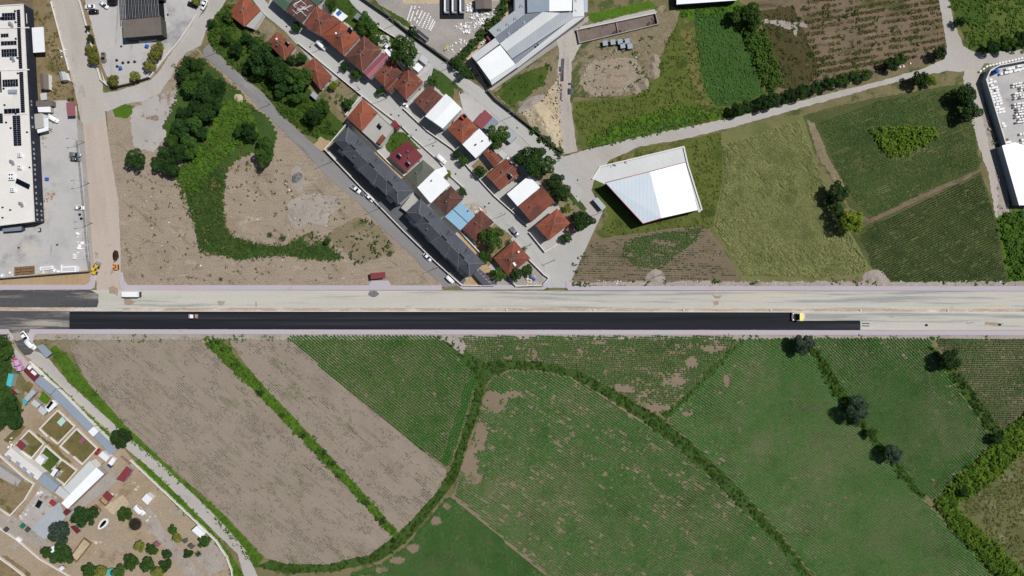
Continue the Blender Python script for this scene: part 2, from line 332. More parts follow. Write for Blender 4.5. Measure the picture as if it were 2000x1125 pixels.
# building surfaces
def tile(name, a, b_, st): return gmat(name, [a, b_, a], .35, over=[(st, .22, .48, .6, .7, 2, .85), (C(82, 66, 60), .9, .58, .66, 0, 1, .6), (C(168, 118, 92), .3, .6, .68, .8, 3, .5)], grain=.16, gscale=3, rough=.85, shift=True)
M['tile_orange'] = tile('orange_tiles', C(132, 74, 58), C(144, 84, 64), C(114, 68, 56))
M['tile_red'] = tile('red_tiles', C(110, 66, 56), C(128, 76, 60), C(92, 62, 56))
M['tile_brown'] = tile('brown_tiles', C(92, 62, 56), C(108, 70, 60), C(78, 60, 56))
M['tile_dark'] = tile('dark_tiles', C(86, 62, 58), C(100, 70, 62), C(74, 60, 57))
M['rust'] = gmat('rusty_sheet', [C(112, 68, 54), C(134, 80, 62), C(108, 76, 68)], .5, over=[(C(168, 136, 122), .35, .55, .66, .7, 4, .7)], seams=(ROW(1.0), 1.1, .35), grain=.2, shift=True)
def sheet(name, c1, c2, sp=1.0, dp=.12, an=0.0, rough=.45): return gmat(name, [c1, c2], .12, seams=(an, sp, dp), grain=.05, rough=rough, spec=.3, over=[(tuple(.8 * x for x in c1[:3]) + (1,), .15, .6, .75, an, 4, .5)])
M['sheet_white'] = sheet('white_sheet', C(226, 229, 231), C(236, 238, 239), 1.0, .04)
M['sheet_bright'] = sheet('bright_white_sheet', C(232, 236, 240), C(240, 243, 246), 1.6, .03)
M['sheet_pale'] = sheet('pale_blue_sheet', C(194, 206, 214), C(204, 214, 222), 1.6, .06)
M['sheet_grey'] = sheet('grey_sheet', C(160, 166, 172), C(172, 178, 182), 1.0, .08)
M['sheet_dgrey'] = sheet('dark_grey_sheet', C(120, 128, 140), C(134, 141, 150), 1.0, .12)
M['sheet_light'] = sheet('light_grey_sheet', C(190, 193, 194), C(202, 204, 204), 1.0, .06)
M['sheet_slate'] = sheet('slate_blue_sheet', C(140, 152, 166), C(154, 164, 176), .8, .12, A40)
M['sheet_maroon'] = sheet('maroon_sheet', C(104, 44, 50), C(120, 52, 58), .6, .15)
M['sheet_crimson'] = sheet('crimson_sheet', C(122, 54, 60), C(138, 66, 70), .6, .15)
M['sheet_pink'] = sheet('faded_pink_sheet', C(160, 104, 112), C(150, 90, 98), .5, .3, math.radians(50))
M['sheet_blue'] = sheet('light_blue_sheet', C(132, 170, 196), C(150, 186, 208), 1.2, .05, A40)
M['sheet_green'] = sheet('green_sheet', C(76, 98, 82), C(92, 114, 96), .7, .15, A40)
M['sheet_olive'] = sheet('grey_green_sheet', C(82, 86, 74), C(94, 98, 86), .8, .12, A40)
M['sheet_mint'] = sheet('mint_sheet', C(176, 208, 196), C(188, 216, 206), .6, .06)
M['sheet_teal'] = sheet('turquoise_sheet', C(72, 178, 186), C(90, 192, 198), .6, .1)
M['sheet_lilac'] = sheet('lilac_sheet', C(186, 142, 178), C(196, 152, 186), .6, .1)
M['black_tile'] = gmat('charcoal_tiles', [C(72, 75, 82), C(86, 89, 96)], .2, grain=.12, gscale=4, rough=.7, over=[(C(98, 100, 102), .12, .56, .7, 0, 2, .4)])
M['black_ridge'] = plain('charcoal_ridge', C(118, 121, 126), .7)
M['ridge'] = plain('ridge_tiles', C(164, 112, 92), .85, var=.2)
M['plaster'] = gmat('white_plaster', [C(214, 212, 208), C(226, 224, 220)], .4, grain=.06)
M['cream'] = gmat('cream_plaster', [C(204, 190, 168), C(218, 206, 186)], .4, grain=.08)
M['bluewall'] = gmat('pale_blue_plaster', [C(168, 188, 208), C(182, 200, 216)], .4, grain=.06)
M['greywall'] = gmat('grey_plaster', [C(150, 148, 146), C(168, 166, 164)], .4, grain=.1)
M['navy'] = gmat('dark_navy_cladding', [C(40, 44, 54), C(50, 54, 64)], .3, grain=.08, rough=.5)
M['flat'] = gmat('grey_screed', [C(160, 158, 152), C(174, 172, 166)], .15, over=[(C(140, 138, 132), .2, .6, .7, 0, 1, .5)], grain=.08)
M['roofmem'] = gmat('pale_roof_membrane', [C(206, 203, 198), C(222, 219, 214)], .06, over=[(C(168, 160, 150), .07, .58, .72, 1.5, 3, .65), (C(120, 112, 104), .25, .68, .74, 1.3, 3, .5)], grain=.06)
M['brownroof'] = gmat('brown_felt', [C(104, 96, 90), C(116, 108, 102)], .2, grain=.1)
M['wallstone'] = gmat('pale_wall', [C(206, 200, 192), C(222, 216, 208)], .5, grain=.1, over=[(C(170, 160, 150), .3, .58, .7, 0, 1, .5)])
M['darkwall'] = gmat('dark_wall', [C(64, 66, 62), C(84, 84, 78)], .4, grain=.15)
M['marble'] = gmat('white_marble', [C(226, 225, 224), C(240, 239, 237)], .4, grain=.06, shift=True)
M['rubble'] = gmat('marble_rubble', [C(176, 170, 166), C(226, 222, 220), C(206, 200, 196)], .9, grain=.15)
M['darkstone'] = gmat('dark_gravel', [C(84, 82, 82), C(124, 122, 122), C(60, 58, 58)], 1.2, grain=.4, bump=.8)
M['roller_frame'] = plain('faded_red_grey_paint', C(168, 132, 128), .5)
M['glass'] = plain('dark_glass', C(24, 28, 34), .12, spec=.6)
M['panel'] = plain('solar_cell', C(16, 20, 34), .2, spec=.5)
M['frame'] = plain('aluminium', C(170, 172, 176), .35, .5)
M['white'] = plain('white_paint', C(232, 233, 235), .35, var=.03)
M['silver'] = plain('silver_paint', C(160, 164, 170), .3, .4)
M['black'] = plain('black_paint', C(22, 24, 28), .35)
M['steelgrey'] = plain('steel_grey', C(96, 100, 106), .5)
M['taupe'] = plain('taupe_paint', C(112, 102, 94), .35)
M['yellow'] = plain('yellow_paint', C(214, 178, 52), .45)
M['paleyellow'] = plain('pale_yellow_canopy', C(240, 222, 120), .5)
M['orange'] = plain('orange_paint', C(214, 130, 50), .45)
M['red'] = plain('red_paint', C(168, 52, 48), .45)
M['blue'] = plain('blue_paint', C(40, 96, 180), .45)
M['navyblue'] = plain('navy_paint', C(36, 58, 120), .45)
M['green'] = plain('green_paint', C(30, 110, 84), .5)
M['tyre'] = plain('rubber', C(26, 26, 26), .9)
M['lamp'] = plain('lamp_glass', C(230, 228, 214), .2)
M['redlamp'] = plain('red_lamp_glass', C(150, 30, 28), .25)
M['water'] = plain('dark_water', C(14, 18, 14), .08, spec=.6)
M['wood'] = plain('weathered_wood', C(126, 98, 70), .9, var=.25, scale=2)
M['gatered'] = plain('rust_red_gate', C(120, 58, 44), .6)
M['basinfloor'] = gmat('basin_floor', [C(104, 92, 86), C(128, 116, 108)], .2, over=[(C(62, 50, 44), .1, .52, .56, 0, 1, .9)], grain=.15)
# ------------------------------------------------------------- the ground and what is laid on it
_Z = [0.0]
def roughen(pts, amp, step, seed=0):
    r = np.random.default_rng(seed + int(abs(pts[0][0]) * 7 + abs(pts[0][1]) * 3)); out = []
    n = len(pts)
    for i in range(n):
        a = np.array(pts[i], float); b = np.array(pts[(i + 1) % n], float); L = np.linalg.norm(b - a); k = max(1, int(L / step))
        nrm = np.array([-(b - a)[1], (b - a)[0]]) / max(L, 1e-6)
        for q in range(k):
            p = a + (b - a) * q / k
            out.append(p + nrm * (amp * (2 * r.random() - 1) + amp * 1.6 * (fbm(p[0], p[1], 18, 4) - .5) * 2))
    return [tuple(p) for p in out]
def sheet_mesh(name, P, mat_, z):
    pts = [Vector((x, y, 0)) for x, y in P]
    tr = tessellate_polygon([pts]); me = bpy.data.meshes.new(name)
    fs = []
    for t in tr:
        a, b, c = (pts[i] for i in t)
        fs.append(t if (b - a).cross(c - a).z > 0 else t[::-1])
    me.from_pydata([(p.x, p.y, z) for p in pts], [], fs); me.materials.append(mat_); me.update()
    o = bpy.data.objects.new(name, me); COL.objects.link(o); o['kind'] = 'structure'
    return o
def patch(name, pts, m, amp=1.2, step=4, z=None):
    _Z[0] += .004
    p = roughen(pts, amp, step) if amp else pts
    return sheet_mesh(name, W2(p), M[m], _Z[0] if z is None else z)
def raised(name, pts, m, h, m2='kerb', z0=-.05):
    mb = MB(); mb.prism([tuple(p) for p in W2(pts)], z0, h, 1, 0)
    o = mb.build(name, [M[m], M[m2]]); o['kind'] = 'structure'; return o
g = sheet_mesh('ground', [(-2500, -2500), (2500, -2500), (2500, 2500), (-2500, 2500)], M['ground'], -.02)
T = lambda x, y: y + (x - 500) * .0013
# --- upper left
patch('vacant_lot', [(208, 215), (240, 203), (285, 195), (330, 150), (345, 118), (385, 92), (400, 112), (456, 158), (520, 222), (566, 269), (608, 311), (640, 345), (700, 395), (752, 450), (800, 492), (870, 560), (245, 560), (236, 530), (233, 450), (222, 350), (213, 290)], 'lot', .6)
patch('grey_earth', [(565, 398), (590, 380), (625, 378), (660, 385), (668, 402), (640, 420), (605, 440), (578, 446), (562, 425)], 'lotgrey', 2, 3)
patch('grey_earth', [(568, 330), (585, 318), (592, 335), (596, 360), (585, 375), (570, 362)], 'lotgrey', 2, 3)
patch('weedy_ground', [(630, 462), (700, 420), (740, 440), (775, 490), (700, 518), (665, 485)], 'weedy', 3, 4)
patch('weedy_ground', [(560, 470), (600, 455), (640, 470), (655, 490), (600, 490)], 'weedy', 3, 4)
patch('broken_concrete', [(255, 212), (275, 202), (300, 190), (340, 178), (368, 172), (376, 190), (350, 235), (318, 272), (300, 297), (266, 292), (256, 262)], 'pad', 2, 4)
patch('grass', [(216, 210), (238, 203), (262, 206), (258, 222), (248, 232), (226, 228)], 'brightgrass', 1.5, 4)
patch('dry_ground', [(345, 118), (385, 96), (402, 118), (440, 150), (470, 180), (500, 215), (500, 250), (450, 200), (400, 130), (372, 122), (350, 150)], 'drygrass', 1.5, 4)
patch('grass', [(340, 345), (365, 300), (330, 290), (320, 240), (345, 200), (350, 140), (372, 112), (395, 112), (430, 145), (470, 180), (495, 210), (525, 232), (545, 262), (530, 300), (500, 296), (470, 310), (446, 330), (440, 360), (436, 405), (442, 445), (470, 466), (520, 480), (560, 478), (590, 462), (600, 478), (640, 480), (672, 504), (640, 510), (560, 500), (520, 499), (470, 507), (420, 495), (390, 492), (380, 440), (366, 390), (362, 375)], 'darkgrass', 3.5, 2.5)
patch('grass', [(345, 345), (372, 305), (400, 270), (430, 215), (455, 195), (480, 200), (500, 240), (505, 268), (475, 282), (445, 300), (410, 340), (385, 372), (362, 376)], 'brightgrass', 2, 4)
patch('concrete_lot', [(158, -8), (425, -8), (400, 15), (385, 38), (350, 80), (327, 110), (296, 152), (258, 163), (225, 172), (203, 162), (190, 110), (172, 45)], 'concrete', 0)
patch('planting_strip', [(158, 0), (166, 0), (178, 45), (188, 85), (200, 128), (212, 155), (226, 168), (210, 166), (194, 132), (181, 86), (171, 48)], 'drygrass', .8, 3)
patch('dry_verge', [(226, 172), (258, 163), (296, 152), (330, 112), (352, 82), (372, 58), (376, 64), (356, 90), (334, 120), (300, 160), (262, 172), (230, 182)], 'drygrass', 1, 3)
patch('dry_strip', [(58, -8), (102, -8), (114, 48), (138, 140), (150, 192), (150, 240), (88, 240), (60, 120)], 'drygrass', 1, 4)
patch('dirt_field', [(-10, -10), (66, -10), (64, 22), (46, 8), (-10, 14)], 'brownfield', 0)
patch('concrete_lot', [(80, 205), (105, 196), (130, 196), (150, 208), (152, 240), (160, 310), (168, 420), (176, 530), (-10, 548), (-10, 436), (70, 436), (74, 300)], 'concrete', .4)
patch('dry_strip', [(-10, 546), (90, 534), (178, 528), (182, 545), (178, 558), (-10, 560)], 'tan', .8, 4)
patch('dirt_road', [(97, -8), (112, 40), (136, 135), (150, 195), (158, 240), (165, 330), (172, 450), (180, 520), (186, 545), (196, 560), (196, 575), (236, 575), (236, 530), (234, 450), (231, 390), (222, 340), (214, 290), (206, 225), (203, 200), (201, 165), (192, 132), (180, 86), (170, 50), (155, -8)], 'dirtroad', .5, 5)
patch('dirt_road', [(163, 245), (206, 235), (214, 290), (222, 340), (231, 390), (234, 450), (236, 530), (240, 606), (192, 606), (188, 545), (183, 520), (177, 450), (170, 330)], 'dirtpink', .7, 5)
patch('footway', [(150, 232), (162, 240), (170, 330), (178, 450), (185, 535), (178, 532), (170, 440), (160, 320), (152, 270)], 'yard', .3)
patch('dirt_track', [(198, 182), (230, 178), (270, 165), (295, 156), (312, 138), (332, 107), (352, 80), (372, 54), (400, 22), (414, -8), (448, -8), (428, 22), (402, 60), (392, 90), (364, 104), (348, 122), (333, 152), (312, 182), (281, 197), (240, 204), (210, 218), (200, 215)], 'track', .6, 5)
patch('grass', [(404, 70), (420, 30), (440, 8), (470, 8), (500, 40), (520, 70), (560, 130), (620, 190), (680, 250), (640, 285), (600, 262), (548, 222), (514, 180), (460, 137), (412, 90)], 'grass', 1.2, 4)
patch('garden_soil', [(478, 56), (512, 30), (545, 60), (540, 66), (522, 84), (500, 78)], 'weedy', .8, 4)
patch('garden_soil', [(640, 168), (664, 150), (704, 182), (694, 200), (672, 226), (650, 205)], 'weedy', .8, 4)
patch('dirt_patch', [(604, 292), (625, 268), (650, 280), (636, 296)], 'tan', 1.5, 4)
patch('lane', [(396, 96), (408, 86), (460, 138), (514, 182), (549, 225), (598, 269), (632, 299), (690, 352), (760, 425), (800, 462), (854, 514), (900, 558), (868, 562), (826, 524), (798, 492), (752, 450), (700, 396), (640, 346), (608, 311), (566, 269), (520, 222), (456, 158), (398, 110)], 'lane', .5, 5)
# --- village
_Z[0] = .082
patch('village_ground', [(530, -8), (690, -8), (740, 52), (800, 88), (850, 130), (920, 186), (994, 225), (1080, 330), (1140, 400), (1165, 440), (1110, 560), (905, 560), (640, 300), (680, 230), (600, 110), (520, 20)], 'slab', 0)
patch('grass', [(612, -8), (680, -8), (742, 54), (790, 82), (780, 96), (744, 96), (704, 72), (668, 38), (640, 14)], 'grass', 1, 4)
patch('grass', [(846, 132), (870, 146), (905, 178), (918, 200), (905, 215), (880, 190), (866, 184), (840, 160)], 'darkgrass', .8, 4)
patch('dry_ground', [(886, 172), (905, 178), (916, 200), (905, 214), (886, 196)], 'drygrass', 1, 4)
patch('garden_soil', [(760, 258), (788, 258), (820, 290), (800, 300), (764, 302), (752, 288)], 'grass', .8, 4)
patch('garden_soil', [(1030, 335), (1085, 335), (1150, 420), (1130, 455), (1110, 440), (1090, 400), (1060, 362)], 'weedy', .8, 4)
patch('grass', [(1108, 385), (1124, 378), (1146, 408), (1140, 414)], 'darkgrass', .8, 4)
patch('garden_soil', [(930, 468), (965, 436), (1002, 462), (970, 505), (950, 525), (930, 500)], 'drygrass', .8, 4)
patch('shade_toned_forecourt', [(640, 292), (680, 250), (775, 404), (808, 374), (824, 390), (790, 422), (912, 548), (905, 557), (850, 510), (790, 450), (700, 358)], 'shade_toned_forecourt', 0)  # darker sheet paints the shade in front of the apartment blocks
patch('tan_strip', [(732, 298), (740, 296), (790, 345), (786, 350)], 'tan', 0)
patch('tan_strip', [(892, 454), (900, 456), (936, 498), (962, 530), (966, 558), (902, 558), (935, 515)], 'tan', 0)
patch('yard', [(974, 535), (1036, 508), (1062, 545), (1062, 556), (966, 556)], 'yard', .4)
patch('garden_soil', [(920, 325), (936, 310), (958, 334), (944, 345)], 'drygrass', .5, 3)
patch('yard', [(900, 400), (930, 396), (955, 412), (938, 425)], 'lotgrey', .6, 3)
patch('street', [(474, -8), (488, -8), (516, 28), (584, 84), (622, 116), (670, 154), (708, 186), (785, 245), (856, 311), (884, 345), (940, 397), (980, 425), (1002, 450), (1035, 480), (1060, 515), (1070, 562), (1110, 562), (1112, 520), (1090, 500), (1060, 494), (1040, 470), (1002, 417), (966, 385), (920, 335), (884, 293), (836, 259), (789, 215), (740, 178), (700, 150), (650, 110), (600, 70), (560, 40), (530, 15), (510, -8)], 'street', .3, 6)
patch('plaza', [(896, 180), (935, 190), (962, 220), (925, 241), (905, 216)], 'concrete', 0)
patch('yard', [(940, 262), (1000, 268), (1028, 300), (1010, 310), (985, 300)], 'concrete', 0)
patch('yard', [(730, 68), (760, 70), (764, 95), (740, 90)], 'concrete', 0)
patch('yard', [(820, 112), (848, 128), (842, 150), (826, 140)], 'concrete', 0)
patch('stone_yard', [(728, -8), (990, -8), (975, 20), (945, 60), (905, 108), (885, 122), (850, 98), (800, 62), (750, 22)], 'yard', .8, 5)
patch('dirt_strip', [(780, -8), (1000, -8), (996, 2), (864, 7), (790, 8)], 'sand', 1, 4)
patch('weedy_ground', [(740, 10), (768, 24), (800, 45), (800, 56), (765, 34)], 'grass', 1.2, 4)
patch('sand_verge', [(905, 122), (930, 90), (975, 48), (998, 10), (1005, 22), (970, 62), (920, 112), (955, 178), (950, 182)], 'sand', .6, 4)
patch('warehouse_apron', [(1000, 130), (1160, 24), (1166, 34), (960, 178), (952, 172)], 'yard', 0)
patch('weedy_ground', [(960, 178), (1080, 100), (1130, 55), (1160, 30), (1290, 10), (1330, 10), (1320, 50), (1290, 110), (1240, 180), (1180, 192), (1120, 190), (1110, 290), (1080, 280), (1040, 240), (996, 216)], 'weedy', 1.2, 4)
patch('grass', [(962, 180), (1020, 142), (1075, 125), (1062, 165), (1010, 200), (1000, 214)], 'grass', 2.5, 4)
patch('grass', [(1148, 28), (1270, 2), (1285, 14), (1200, 34), (1150, 44)], 'brightgrass', 1.2, 4)
patch('earth_lot', [(1120, 100), (1180, 75), (1260, 65), (1290, 92), (1282, 130), (1262, 168), (1236, 185), (1190, 192), (1150, 190), (1116, 170)], 'weedy', 1.5, 4)
patch('bare_earth', [(1150, 122), (1240, 112), (1260, 150), (1225, 182), (1160, 190), (1130, 165)], 'lot', 3, 4)
patch('basin_rim', [(1132, 52), (1278, 18), (1284, 24), (1136, 62)], 'slab', .8, 4)
patch('sand_pile_ground', [(1014, 214), (1060, 195), (1092, 150), (1102, 180), (1096, 250), (1100, 292), (1075, 272)], 'sand', 2, 4)
patch('dirt_track', [(1082, 62), (1112, 50), (1135, 86), (1116, 122), (1114, 200), (1128, 296), (1100, 302), (1094, 240), (1088, 160), (1092, 100)], 'dirtroad', .8, 4)
patch('lane', [(676, -8), (704, -8), (760, 38), (800, 70), (880, 128), (952, 182), (1002, 225), (1040, 257), (1100, 306), (1140, 372), (1130, 395), (1080, 333), (1020, 270), (966, 225), (918, 186), (848, 130), (800, 86), (740, 54), (690, 12)], 'street', .5, 6)
# --- upper right
_Z[0] = .001
patch('meadow', [(1110, 200), (1160, 194), (1230, 190), (1268, 165), (1290, 110), (1300, 40), (1330, 14), (1460, 8), (1450, 60), (1515, 178), (1480, 212), (1440, 232), (1300, 258), (1200, 285), (1140, 294)], 'olivegrass', 1, 4)
patch('grass', [(1160, 285), (1150, 268), (1200, 240), (1280, 215), (1370, 205), (1430, 222), (1300, 256), (1200, 282)], 'brightgrass', 3, 4)
patch('grass', [(1322, 10), (1450, 6), (1452, 40), (1360, 42), (1330, 30)], 'brightgrass', 1.5, 4)
patch('ochre_strip', [(1330, 36), (1352, 42), (1362, 110), (1378, 190), (1400, 218), (1365, 215), (1350, 150), (1336, 100)], 'ochre', 4, 3)
patch('hay_field', [(1354, 26), (1442, 22), (1446, 55), (1468, 110), (1494, 180), (1450, 205), (1400, 208), (1378, 180), (1364, 110)], 'darkgrass', 1.5, 4)
patch('brown_field', [(1478, -8), (1834, -8), (1852, 92), (1842, 116), (1700, 152), (1560, 190), (1520, 176), (1485, 80)], 'brownfield', 1, 4)
patch('dark_rough_ground', [(1484, 20), (1550, 10), (1570, 60), (1600, 130), (1580, 178), (1522, 172), (1494, 100)], 'darkrough', 2, 4)
patch('bare_path', [(1480, 38), (1530, 40), (1572, 44), (1580, 54), (1560, 52), (1555, 72), (1548, 60), (1520, 50), (1490, 46)], 'lotgrey', 1.5, 3)
patch('grass', [(1848, -8), (2010, -8), (2010, 104), (1925, 108), (1892, 98), (1872, 45)], 'grass', 1.2, 4)
patch('grass', [(1930, 0), (2010, -8), (2010, 75), (1960, 78), (1915, 60)], 'olivegrass', 2.5, 4)
patch('dark_grass', [(1150, 345), (1190, 318), (1250, 288), (1330, 274), (1412, 258), (1416, 350), (1390, 445), (1300, 452), (1230, 462), (1168, 458), (1190, 420), (1160, 380)], 'olivegrass', 1, 4)
patch('verge', [(1165, 330), (1200, 308), (1330, 272), (1332, 284), (1220, 316), (1170, 342)], 'ochre', 1.5, 4)
patch('ploughed_field', [(1110, 556), (1128, 500), (1160, 468), (1230, 458), (1310, 446), (1372, 442), (1420, 500), (1448, 548), (1300, 556)], 'soilr', .8, 4)
patch('olive_field', [(1408, 260), (1440, 248), (1568, 222), (1600, 330), (1640, 420), (1690, 500), (1704, 536), (1600, 552), (1446, 550), (1446, 540), (1420, 495), (1392, 445), (1412, 350)], 'soilo', .8, 4)
patch('green_field', [(1568, 226), (1640, 206), (1700, 193), (1880, 163), (1900, 200), (1914, 335), (1810, 378), (1705, 430), (1660, 405), (1612, 330), (1588, 290)], 'soild', 1, 4)
patch('bare_strip', [(1575, 235), (1590, 240), (1625, 320), (1665, 390), (1640, 372), (1600, 310)], 'weedy', 1.5, 4)
patch('dark_green_field', [(1668, 462), (1705, 430), (1810, 378), (1916, 335), (1948, 430), (1972, 552), (1742, 556), (1700, 522), (1686, 500)], 'soild', .8, 4)
patch('dirt_track', [(1690, 432), (1800, 380), (1914, 330), (1914, 337), (1806, 386), (1696, 438)], 'brownfield', 1, 4)
patch('road', [(1103, 305), (1150, 291), (1250, 267), (1330, 250), (1440, 228), (1500, 212), (1600, 188), (1700, 163), (1800, 135), (1840, 118), (1849, 92), (1832, -8), (1852, -8), (1862, 40), (1882, 90), (1905, 102), (2010, 97), (2010, 118), (1922, 125), (1900, 140), (1850, 139), (1780, 152), (1680, 179), (1560, 212), (1440, 246), (1330, 273), (1250, 286), (1192, 312), (1165, 342), (1154, 372), (1178, 412), (1164, 442), (1132, 482), (1112, 520), (1106, 560), (1072, 560), (1084, 505), (1110, 480), (1140, 445), (1150, 425), (1132, 395), (1120, 360), (1092, 320)], 'track', .8, 5)
patch('dirt_track', [(1890, 120), (1925, 118), (1912, 150), (1925, 215), (1946, 290), (1966, 370), (1972, 424), (1944, 426), (1930, 340), (1912, 285), (1895, 225), (1880, 150)], 'dirtroad', 1.2, 4)
patch('dirt_bank', [(1915, 218), (1930, 225), (1950, 300), (1968, 365), (1972, 424), (1946, 426), (1952, 385), (1940, 320)], 'lotgrey', 1.5, 3)
patch('shrub_ground', [(1946, 424), (2010, 400), (2010, 560), (1972, 556)], 'brightgrass', 1.5, 4)
patch('stone_merchant_yard', [(1912, 158), (1922, 140), (1940, 131), (2010, 116), (2010, 420), (1985, 400), (1945, 260)], 'concrete', 0)
# --- beside the main road
_Z[0] = .122
patch('road_verge', [(1100, T(1100, 549)), (2010, 550), (2010, 562), (1100, 558)], 'lotgrey', 1.6, 3)
patch('road_verge', [(236, 548), (860, 550), (866, 560), (236, 560)], 'lot', 1, 4)
patch('soil_apron', [(1262, 552), (1264, 535), (1280, 524), (1296, 533), (1300, 552)], 'lotgrey', 1, 2)
patch('soil_apron', [(1680, 556), (1690, 535), (1706, 526), (1724, 530), (1742, 556)], 'lotgrey', 1, 2)
patch('road_verge', [(-10, 650), (2010, 652), (2010, 662), (-10, 664)], 'lotgrey', 1.2, 3)
# --- fields south of the main road
_Z[0] = .003
FB1 = [(128, 660), (402, 658), (424, 684), (520, 775), (600, 855), (690, 955), (768, 1048), (720, 1086), (640, 1104), (560, 1104), (518, 1090), (440, 1006), (330, 910), (240, 826), (170, 746)]
FB2 = [(438, 656), (572, 656), (622, 712), (702, 782), (802, 862), (872, 918), (868, 942), (850, 968), (802, 1022), (776, 1040), (702, 955), (642, 890), (562, 805), (502, 740)]
FG3 = [(560, 655), (850, 655), (900, 694), (934, 732), (926, 760), (916, 800), (896, 860), (880, 914), (802, 862), (702, 782), (622, 712)]
FG4 = [(905, 656), (1430, 656), (1446, 672), (1382, 732), (1316, 800), (1292, 808), (1255, 800), (1200, 762), (1130, 725), (1060, 708), (1000, 705), (948, 708), (912, 690)]
FG5 = [(962, 738), (1000, 724), (1060, 726), (1120, 740), (1190, 780), (1250, 820), (1310, 865), (1390, 935), (1480, 1025), (1580, 1135), (700, 1135), (790, 1075), (848, 1010), (888, 960), (904, 900), (930, 840), (944, 780)]
FG7 = [(1450, 662), (1545, 660), (1592, 702), (1640, 782), (1702, 862), (1792, 962), (1900, 1080), (1950, 1135), (1600, 1135), (1500, 1012), (1420, 932), (1342, 856), (1308, 826), (1312, 804), (1382, 735)]
FG8 = [(1582, 660), (1816, 660), (1832, 702), (1872, 762), (1936, 852), (1930, 870), (1850, 945), (1826, 976), (1802, 965), (1702, 850), (1652, 772), (1606, 702)]
FG9 = [(1826, 660), (2010, 660), (2010, 790), (1956, 846), (1922, 800), (1882, 740), (1850, 700)]
patch('verge', [(95, 675), (130, 655), (410, 652), (415, 662), (200, 672), (140, 690)], 'weedy', 1, 4)
patch('ploughed_field', FB1, 'soil', .8, 4)
patch('ploughed_field', FB2, 'soil', .8, 4)
patch('crop_soil', FG3, 'soilg', .6, 4)
patch('crop_soil', FG4, 'soilg', .6, 4)
patch('crop_soil', FG5, 'soilg', .6, 4)
patch('crop_soil', FG7, 'soilg', .6, 4)
patch('crop_soil', FG8, 'soilg', .6, 4)
patch('crop_soil', FG9, 'soilr', .6, 4)
HB1 = [(398, 658), (432, 662), (462, 698), (500, 738), (562, 803), (642, 888), (702, 954), (782, 1044), (772, 1054), (692, 966), (620, 892), (540, 808), (470, 738), (410, 682)]
HB2 = [(850, 655), (872, 655), (912, 688), (948, 708), (1000, 703), (1060, 707), (1132, 725), (1204, 764), (1284, 812), (1344, 860), (1424, 934), (1504, 1020), (1594, 1135), (1574, 1135), (1480, 1024), (1390, 934), (1310, 864), (1250, 818), (1190, 778), (1120, 738), (1060, 724), (1000, 721), (965, 733), (948, 752), (940, 792), (915, 862), (893, 932), (872, 962), (832, 1012), (792, 1060), (742, 1095), (650, 1117), (560, 1120), (500, 1106), (530, 1092), (562, 1102), (640, 1102), (722, 1084), (778, 1042), (850, 966), (882, 912), (898, 860), (918, 800), (928, 760), (930, 735), (898, 698)]
HB3 = [(1448, 664), (1456, 664), (1388, 734), (1320, 804), (1300, 818), (1290, 806), (1312, 798), (1378, 732)]
HB4 = [(1575, 676), (1592, 680), (1612, 704), (1656, 772), (1706, 848), (1806, 966), (1800, 974), (1784, 958), (1700, 864), (1636, 782), (1588, 700)]
HB5 = [(1812, 672), (1836, 690), (1860, 718), (1886, 742), (1926, 800), (1958, 846), (1940, 858), (1876, 766), (1830, 702)]
HB6 = [(1940, 856), (1970, 832), (2010, 800), (2010, 868), (1932, 942), (1864, 988), (1830, 984), (1852, 948), (1934, 872)]
HB7 = [(1820, 976), (1862, 986), (1880, 1000), (1932, 1052), (1990, 1110), (2010, 1135), (1955, 1135), (1902, 1082), (1862, 1036)]
patch('meadow', [(1870, 988), (1932, 942), (2010, 866), (2010, 1135), (1990, 1112), (1932, 1050)], 'meadow', 1, 4)
for hb, mm in ((HB1, 'brightgrass'), (HB2, 'darkgrass'), (HB3, 'darkgrass'), (HB4, 'grass'), (HB5, 'grass'), (HB6, 'brightgrass'), (HB7, 'brightgrass')):
    patch('field_margin', hb, mm, 1.2, 4)
patch('bare_wedge', [(864, 655), (902, 655), (910, 675), (905, 694), (890, 682), (872, 668)], 'lotgrey', 1, 3)
patch('tan_patch', [(388, 655), (416, 655), (408, 672), (398, 670)], 'tan', 1, 3)
# --- farm in the lower left
_Z[0] = .062
patch('farm_yard', [(-10, 840), (40, 812), (52, 745), (20, 700), (20, 660), (70, 690), (215, 838), (262, 902), (330, 968), (400, 1035), (446, 1085), (460, 1135), (-10, 1135)], 'farm', 0)
patch('grass', [(-10, 655), (18, 655), (30, 690), (24, 720), (12, 750), (36, 780), (44, 800), (40, 815), (-10, 848)], 'darkgrass', 1, 4)
patch('grass', [(56, 706), (84, 722), (150, 788), (202, 835), (218, 850), (222, 880), (200, 850), (140, 796), (76, 734)], 'brightgrass', 1.2, 4)
patch('grass', [(260, 902), (275, 898), (312, 930), (366, 985), (428, 1052), (470, 1110), (478, 1135), (452, 1135), (446, 1088), (400, 1040), (330, 972)], 'brightgrass', .8, 4)
patch('grass', [(98, 682), (108, 675), (128, 690), (172, 748), (242, 828), (330, 912), (440, 1008), (516, 1090), (500, 1108), (488, 1092), (440, 1042), (390, 972), (320, 918), (262, 868), (200, 806), (140, 748), (108, 708)], 'brightgrass', 1, 4)
patch('gravel_track', [(48, 692), (66, 684), (92, 696), (132, 745), (200, 808), (262, 862), (300, 892), (326, 916), (372, 960), (436, 1022), (478, 1072), (508, 1135), (480, 1135), (464, 1082), (402, 1021), (343, 963), (285, 907), (258, 886), (240, 870), (214, 842), (150, 785), (80, 718)], 'track', .6, 5)
patch('asphalt_mouth', [(14, 640), (64, 640), (52, 652), (58, 672), (66, 686), (60, 692), (48, 694), (34, 678), (26, 660)], 'oldasphalt', .3)
